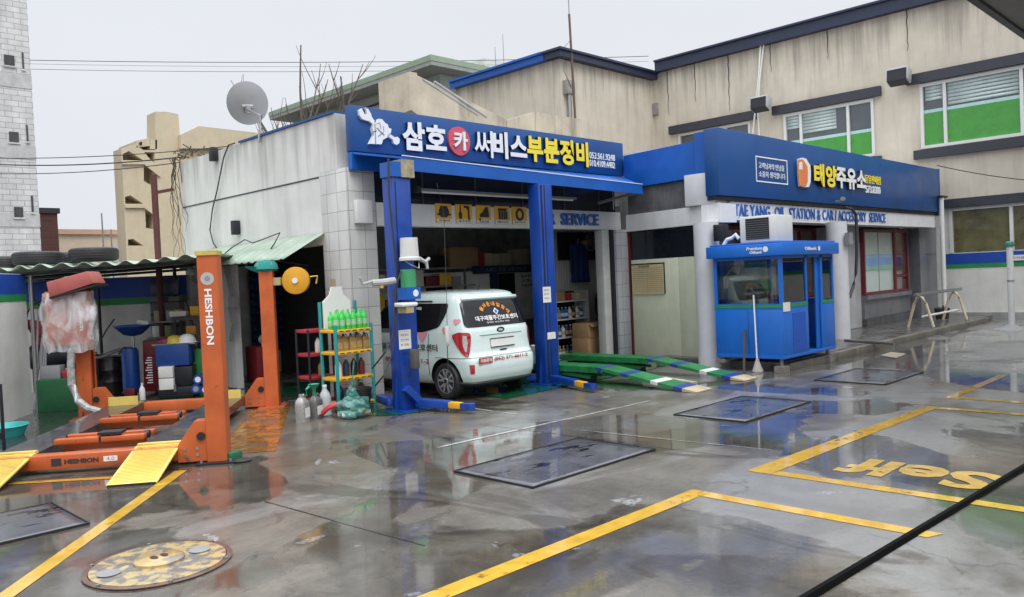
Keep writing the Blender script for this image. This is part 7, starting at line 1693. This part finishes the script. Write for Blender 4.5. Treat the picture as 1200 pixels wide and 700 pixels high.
for i, (pts, lab) in enumerate((([(38, 338), (40, 352), (48, 360), (52, 372), (50, 392)], 'thin black cable looping down the shaded wall corner'), ([(118, 400), (124, 388), (134, 374)], 'thin rod leaning on the shaded wall behind the drum'), ([(215, 345), (220, 360), (226, 380), (230, 398)], 'black cable hanging from the switch panel'))):
    k = MB(); k.tube([PDw(a, b, 7.6 if i else 5.4) for a, b in pts], .014, 6); k.build('rod' if 'rod' in lab else 'cable', M_wire, label=lab, cat='rod' if 'rod' in lab else 'cable', base=tuple(PDw(*pts[0], 7.6)))
# basin and stand at the left edge
q = G(6, 512); k = MB(); k.lathe([(.22, 0), (.28, .14), (.30, .15), (.29, .16), (.26, .14), (.20, .02), (.001, .02)], q, 24, cap=False); k.build('basin', mat('basin_teal', (.03, .34, .33), .35), label='turquoise plastic basin on the floor at the left edge', cat='basin', base=tuple(q))
q = G(5, 530); st_ = thing('black_stand', 'thin black metal stand cut off by the left edge', 'stand', tuple(q)); h_ = PDw(5, 450, (q - LB).dot(LD)).z
k = MB(); k.bar(q, q + Vector((0, 0, h_)), .035, .035); k.bar(q + LW * .5, q + LW * .5 + Vector((0, 0, h_)), .035, .035); build_each(k, 'upright', M_dark, st_); k = MB(); k.bar(q + Vector((0, 0, h_ - .02)), q + LW * .5 + Vector((0, 0, h_ - .02)), .035, .035); k.bar(q + Vector((0, 0, .2)), q + LW * .5 + Vector((0, 0, .2)), .03, .08); build_each(k, 'cross_rail', M_dark, st_)
q = G(283, 541); k = MB(); k.lathe([(.10, 0), (.11, .02), (.05, .035), (.001, .03)], q + Vector((.0, 0, .0)), 16, cap=False); k.build('foot_pad', M_black, label='black rubber pad on the ground beside the near orange post', cat='pad', base=tuple(q))
q = G(268, 541) + Vector((.05, .0, 0)); k = MB(); k.bar(q + Vector((-.06, 0, .05)), q + Vector((.1, .06, .05)), .10, .09); k.build('foot_block', mat('block_green', (.03, .15, .07), .5, var=.4), label='green block wedged at the foot of the near orange post', cat='block', base=tuple(q), bev=.01)
# hung cables on the white shutter
k = MB()
for i in range(3): k.tube([PX(a + i * 2, b, 6.86) for a, b in ((262, 310), (266, 328), (270, 345), (268, 362), (272, 380), (269, 400))], .014, 6)
q = PX(274, 354, 6.86); k.box(q.x - .05, q.x + .03, q.y - .12, q.y + .12, q.z - .1, q.z + .1); k.build('cable_bundle', M_stl, label='grey cables and a small box hung on the folded white shutter', cat='cable', base=tuple(q))

# ================================================================== INSIDE THE BAYS
M_card = mat('cardboard', (.42, .26, .13), .7, var=.15); M_cardg = mat('carton_grey', (.72, .72, .70), .6, var=.2); M_cards = mat('carton_tan', (.58, .50, .36), .7, var=.15)
# parts bins on the back of the side bay
pb2 = thing('bin_rack', 'rack of small dark blue parts bins deep in the side bay', 'rack', (8.3, 16.2, 0))
BX0, BX1 = PY(298, 380, 16.2).x, min(9.0, PY(352, 380, 16.2).x)
k = MB(); k.box(BX0, BX1, 16.30, 16.34, .5, 2.5); k.build('back_board', M_dark, pb2)
k = MB(); M_binb = mat('bin_blue', (.02, .07, .25), .4, var=.4, vs=6)
for i in range(9):
    for j in range(10):
        st_x = (BX1 - BX0) / 9; x_ = BX0 + i * st_x; z_ = .6 + j * .18
        k.solid([(x_, 16.29, z_), (x_, 16.16, z_), (x_, 16.12, z_ + .07), (x_, 16.29, z_ + .13)], (st_x * .88, 0, 0))
k.build('parts_bins', M_binb, pb2)
tc2 = thing('tool_cart', 'grey tool cart with drawers inside the side bay', 'tool cart', (8.3, 12.2, 0))
k = MB(); k.box(8.05, 8.5, 11.9, 12.5, .12, .95); k.build('case', M_grey, tc2, bev=.01); k = MB()
for i in range(5): k.box(8.035, 8.048, 11.93, 12.47, .2 + i * .145, .21 + i * .145)
build_each(k, 'drawer_line', M_dark, tc2); k = MB()
for y_ in (11.98, 12.42):
    for x_ in (8.12, 8.43): k.cyl((x_, y_ - .02, .06), (x_, y_ + .02, .06), .055, n=12)
build_each(k, 'castor', M_black, tc2)
q = PX(313, 398, 7.3); vs_ = thing('bench_grinder', 'cream grinder on a pale pedestal inside the side bay', 'grinder', (7.3, q.y, 0))
k = MB(); k.cyl((7.3, q.y, .0), (7.3, q.y, q.z - .1), .05, n=12); k.lathe([(.18, 0), (.17, .03), (.05, .06)], (7.3, q.y, 0), 16); k.build('pedestal', M_stl, vs_); k = MB(); k.cyl((7.3, q.y - .16, q.z), (7.3, q.y + .16, q.z), .09, n=16); k.box(7.22, 7.38, q.y - .08, q.y + .08, q.z - .12, q.z + .07); k.build('motor', mat('grinder_cream', (.45, .42, .32), .5), vs_)
q = PX(302, 445, 7.5); k = MB(); k.box(7.4, 7.75, q.y - .2, q.y + .25, .05, .75); k.build('red_jack', M_rred, label='dark red jack cabinet low in the side bay', cat='cabinet', base=(7.5, q.y, 0), bev=.02)
# high shelf with cartons over the van, panels below
hs_ = thing('high_shelf', 'long steel shelf of cartons high at the back of the van bay', 'shelf', (11, 14.4, 2.2))
YSF = 14.3
zsf = PY(570, 312, YSF).z
k = MB(); k.box(9.2, 16.2, YSF, YSF + .7, zsf - .05, zsf); k.build('shelf_board', M_stl, hs_); k = MB()
for x_ in (9.25, 10.6, 12, 13.4, 14.8, 16.15): k.box(x_ - .025, x_ + .025, YSF + .64, YSF + .69, .003, zsf - .051)
build_each(k, 'upright', M_grey, hs_)
cart = [(527, 560, 290, M_card, 'flat brown carton piled on the high shelf, widest one'), (536, 556, 286, None, ''), (561, 567, 297, M_rred, 'small red box on the high shelf'), (568, 577, 297, M_cards, 'tan carton on the high shelf, left of the pair'), (577.5, 586, 298, M_cards, 'tan carton in the middle of the high shelf'), (588, 599, 297, M_cards, 'tan carton at the right of the high shelf'), (608, 620, 292, M_cards, 'large dim tan carton beside the right blue column'), (500, 522, 300, M_dark, 'black box at the left end of the high shelf')]
for a, b, yt, m_, lab in cart:
    if m_ is None: continue
    xa2, xb2 = PY(a, 305, YSF + .1).x, PY(b, 305, YSF + .1).x; zt = PY((a + b) / 2, yt, YSF + .1).z
    k = MB(); k.box(xa2, xb2, YSF + .08, YSF + .5, zsf + .002, max(zsf + .1, zt)); k.build('carton', m_, label=lab, cat='carton', base=((xa2 + xb2) / 2, YSF + .3, zsf), bev=.005)
wp2 = thing('parts_board', 'white panelled board with dark product pictures behind the van', 'board', (11, 14.1, 1.2))
k = MB(); z1_, z0_ = PY(570, 318, 14.2).z, .8; k.box(9.3, 16.2, 14.15, 14.2, z0_, z1_); k.build('panel', M_cardg, wp2)
for a, b, yt, yb2, m_ in ((500, 530, 330, 345, M_dark), (512, 522, 335, 350, M_paper), (536, 545, 322, 345, M_paper), (556, 572, 322, 350, M_paper), (575, 583, 318, 350, M_navy), (585, 603, 320, 350, M_dark), (606, 628, 318, 350, M_paper)):
    p, q = PY(a, yb2, 14.14), PY(b, yt, 14.14); k = MB(); k.box(p.x, q.x, 14.138, 14.148, p.z, q.z); k.build('picture', m_, wp2)
p = PY(611, 326, 14.13)
for i, tx in enumerate(('정비 안내', '고객님', '오일교환')): letters(tx, (p.x, 14.137, p.z - i * .11), (1, 0, 0), (0, 0, 1), .42, .075, M_ink, wp2, t=.001, bold=.02)
bn_ = thing('blue_banner', 'dark blue lettered banner across the back of the van bay', 'banner', (12, 14.1, 1.8)); p, q = PY(554, 318, 14.1), PY(625, 310, 14.1)
k = MB(); k.box(p.x, q.x + .6, 14.08, 14.11, PY(590, 320, 14.1).z, PY(590, 311, 14.1).z); k.build('cloth', MATS['can_navy'], bn_)
letters('스피드 오일 교환 전문점', (p.x + .4, 14.078, PY(590, 318, 14.1).z), (1, 0, 0), (0, 0, 1), 1.4, .09, M_stl, bn_, t=.001)
bc2 = thing('parts_bench', 'cluttered dark bench beside the right blue column', 'bench', (12.5, 13.2, 0)); k = MB(); k.box(11.0, 12.7, 13.0, 13.7, .85, .9); k.build('bench_top', M_cards, bc2); k = MB()
for x_ in (11.05, 12.65): k.box(x_ - .03, x_ + .03, 13.03, 13.09, .003, .849)
build_each(k, 'leg', M_dark, bc2); k = MB(); k.box(11.4, 12.6, 13.1, 13.6, .2, .75); k.build('drawer_box', M_dark, bc2)
for i in range(6):
    z_ = .905 + i * .065; tn = MB(); tn.lathe([(.2, 0), (.21, .03), (.2, .06), (.16, .06), (.155, .03), (.16, 0), (.2, 0)], (11.55, 13.3, z_), 20, cap=False); tn.build('belt_coil', M_dark, label='black belt coils stacked on the bench by the blue column', cat='belt', group='belt coils on the bench', base=(11.55, 13.3, z_))
ls = thing('low_rack', 'grey steel rack of mixed cartons under the high shelf', 'rack', (11, 13.6, 0))
for z_ in (1.25, 1.72): k = MB(); k.box(9.4, 12.6, 13.75, 14.1, z_, z_ + .03); k.build('shelf_board', M_stl, ls)
k = MB()
for x_ in (9.42, 12.58): k.box(x_ - .02, x_ + .02, 14.08, 14.12, .003, 2.1)
build_each(k, 'upright', M_grey, ls)
cl_ = [(M_cards, 'tan'), (M_paper, 'white'), (M_card, 'brown'), (M_navy, 'navy'), (M_cardg, 'pale grey'), (M_maro, 'maroon'), (M_ryel, 'amber'), (M_stl, 'steel grey')]
for r_, z_ in enumerate((1.283, 1.753)):
    x_ = 9.5
    for i, (m_, nm_) in enumerate(cl_ if r_ else cl_[::-1]):
        w2 = random.uniform(.22, .42); h2 = random.uniform(.16, .36)
        k = MB(); k.box(x_, x_ + w2, 13.8, 14.06, z_, z_ + h2); k.build('carton', m_, label='%s carton on the %s board of the grey rack behind the van' % (nm_, 'upper' if r_ else 'lower'), cat='carton', base=(x_ + w2 / 2, 13.9, z_), bev=.004); x_ += w2 + random.uniform(.01, .06)
# stock shelf against the corrugated wall
sf = thing('stock_shelf', 'white shelf unit full of oil bottles beside the corrugated wall', 'shelf', (12.9, 11.6, 0))
SX0, SX1, SY0, SY1 = PY(652, 380, 11.7).x, PY(691, 380, 11.7).x, 11.7, 12.1
lv = [PY(672, y_, SY0).z for y_ in (425, 394, 373, 352)]
for z_ in lv: k = MB(); k.box(SX0, SX1, SY0, SY1, max(.02, z_ - .03), max(.05, z_)); k.build('shelf_board', M_letw, sf)
for x_ in (SX0, SX1 - .03): k = MB(); k.box(x_, x_ + .03, SY0 - .01, SY1, .003, lv[-1] + .2); k.build('side_panel', M_corr, sf)
k = MB(); k.box(SX0, SX1, SY1 + .001, SY1 + .02, 0.003, lv[-1] + .2); k.build('back_panel', M_dark, sf)
cols = [(M_navy, 'navy'), (M_stl, 'grey'), (M_dark, 'black'), (mat('can_blue', (.03, .14, .45), .35), 'bright blue'), (M_letw, 'white'), (M_gold, 'golden')]
bt = {}
row = 0
for li, z_ in enumerate(lv[:3]):
    x_ = SX0 + .09
    while x_ < SX1 - .08:
        m_, nm_ = random.choice(cols); key = nm_ + str(li)
        lab = '%s oil bottle on the %s board of the white stock shelf' % (nm_, ('lowest', 'second', 'third')[li])
        if key in bt: dup(bt[key], (x_, SY0 + .12, max(.05, z_) + .003))
        else: bt[key] = bottle(lab, 'bottle', m_, Vector((x_, SY0 + .12, max(.05, z_) + .003)), .055, .25, lab.replace('bottle', 'bottles'), lbl=random.choice([M_paper, M_lblo, M_cards]))
        x_ += .125
for i, (m_, w_, lab) in enumerate(((M_card, .3, 'brown carton on top of the white stock shelf'), (M_rred, .16, 'small red box on top of the white stock shelf'), (M_cards, .35, 'tan flat carton on top of the white stock shelf'))):
    x_ = SX0 + .06 + i * .36; k = MB(); k.box(x_, x_ + w_, SY0 + .03, SY0 + .33, lv[3] + .003, lv[3] + .16 + .05 * (i == 0)); k.build('carton', m_, label=lab, cat='carton', base=(x_ + w_ / 2, SY0 + .2, lv[3]), bev=.004)
# cartons before the shelf
pa_, pb3 = PY(684, 430, 11.1), PY(710, 430, 11.1)
ct = thing('cardboard_box', 'open brown cardboard box stack before the corrugated wall', 'carton', (pa_.x + .2, 11.1, 0))
for i, (z0_, z1_, dx) in enumerate(((.02, .34, .0), (.345, .66, .03))):
    k = MB(); k.box(pa_.x + dx, pb3.x - dx, 10.95, 11.4, z0_ + .15, z1_ + .15); k.build('carton', M_card, ct, bev=.006)
k = MB(); xx0, xx1 = pa_.x + .03, pb3.x - .03; k.solid([(xx0, 10.95, .815), (xx1, 10.95, .815), (xx1 - .02, 10.86, .74), (xx0 + .02, 10.86, .74)], (0, .006, .004)); k.build('flap', M_card, ct)
k = MB(); k.box(pa_.x - .02, pb3.x + .02, 10.9, 11.45, .003, .165); k.build('pallet', mat('pallet_pale', (.35, .42, .33), .7), ct)
# blue work clothes and coil of hose on the inner wall
cl = thing('work_jacket', 'dark blue work jacket hanging on the corrugated wall', 'jacket', (14.0, 12.2, 2.0)); a = PY(678, 300, 12.25)
k = MB(); k.grid(lambda u, v: Vector((a.x - .34 + .68 * u * (1 - .1 * math.sin(v * 3)), 12.22 - .03 * math.sin(u * 20 + v * 2) * v, a.z + .28 - v * .9)), 24, 10); k.build('cloth', mat('jacket_blue', (.02, .05, .20), .8, var=.3), cl, solidify=.03)
k = MB(); k.cyl((a.x, 12.25, a.z + .27), (a.x, 12.25, a.z + .40), .01); k.build('hook', M_steel, cl)
c_ = PY(701, 357, 12.24)
k = MB()
for i in range(4): k.tube([c_ + Vector((.13 * math.cos(t * .3142) * (1 - i * .06), -.01 - i * .012, .30 * math.sin(t * .3142) * (1 - i * .07) - i * .02)) for t in range(21)], .014, 6)
k.tube([c_ + Vector((-.1, -.03, -.25)), c_ + Vector((-.14, -.03, -.6)), c_ + Vector((-.2, -.05, -.85))], .014, 6)
k.build('hose_coil', M_wire, label='coil of black hose hanging on the white corrugated wall', cat='hose', base=tuple(c_))
wf = thing('wall_fan', 'dusty grey wall fan high on the inner right wall', 'fan', (13.2, 11.0, 2.5)); c_ = PY(692, 284, 12.0)
k = MB()
for r_ in (.08, .14, .2): k.tube([c_ + Vector((r_ * math.cos(t * .2618), 0, r_ * math.sin(t * .2618))) for t in range(25)], .008, 5)
k.build('cage', M_stl, wf); k = MB(); k.cyl(c_ + Vector((0, .02, 0)), c_ + Vector((0, .3, 0)), .06, n=12); k.build('motor', M_card, wf)
k = MB(); k.box(PY(655, 300, 12.26).x, PY(704, 300, 12.26).x + .5, 12.255, 12.29, 2.2, 2.85); k.build('dark_board', M_dark, label='dark board across the top of the inner right wall', cat='board', base=(14, 12.27, 2.4))
# white cartons at the foot of the right column
for i in range(2):
    p, q = PY(629, 434 - i * 10, 9.95), PY(635, 426 - i * 10, 9.95); k = MB(); k.box(p.x, q.x + .05, 9.95, 10.2, .30 + i * .16, .45 + i * .16); k.build('carton', M_paper, label=('lower' if i == 0 else 'upper') + ' white carton beside the foot of the right blue column', cat='carton', base=(p.x, 10, .3), bev=.004)
k = MB(); p = PY(629, 434, 9.95); k.box(p.x - .03, p.x + .3, 9.93, 10.25, .003, .297); k.build('low_crate', M_dark, label='black crate under the white cartons by the blue column', cat='crate', base=(p.x, 10, 0), bev=.01)
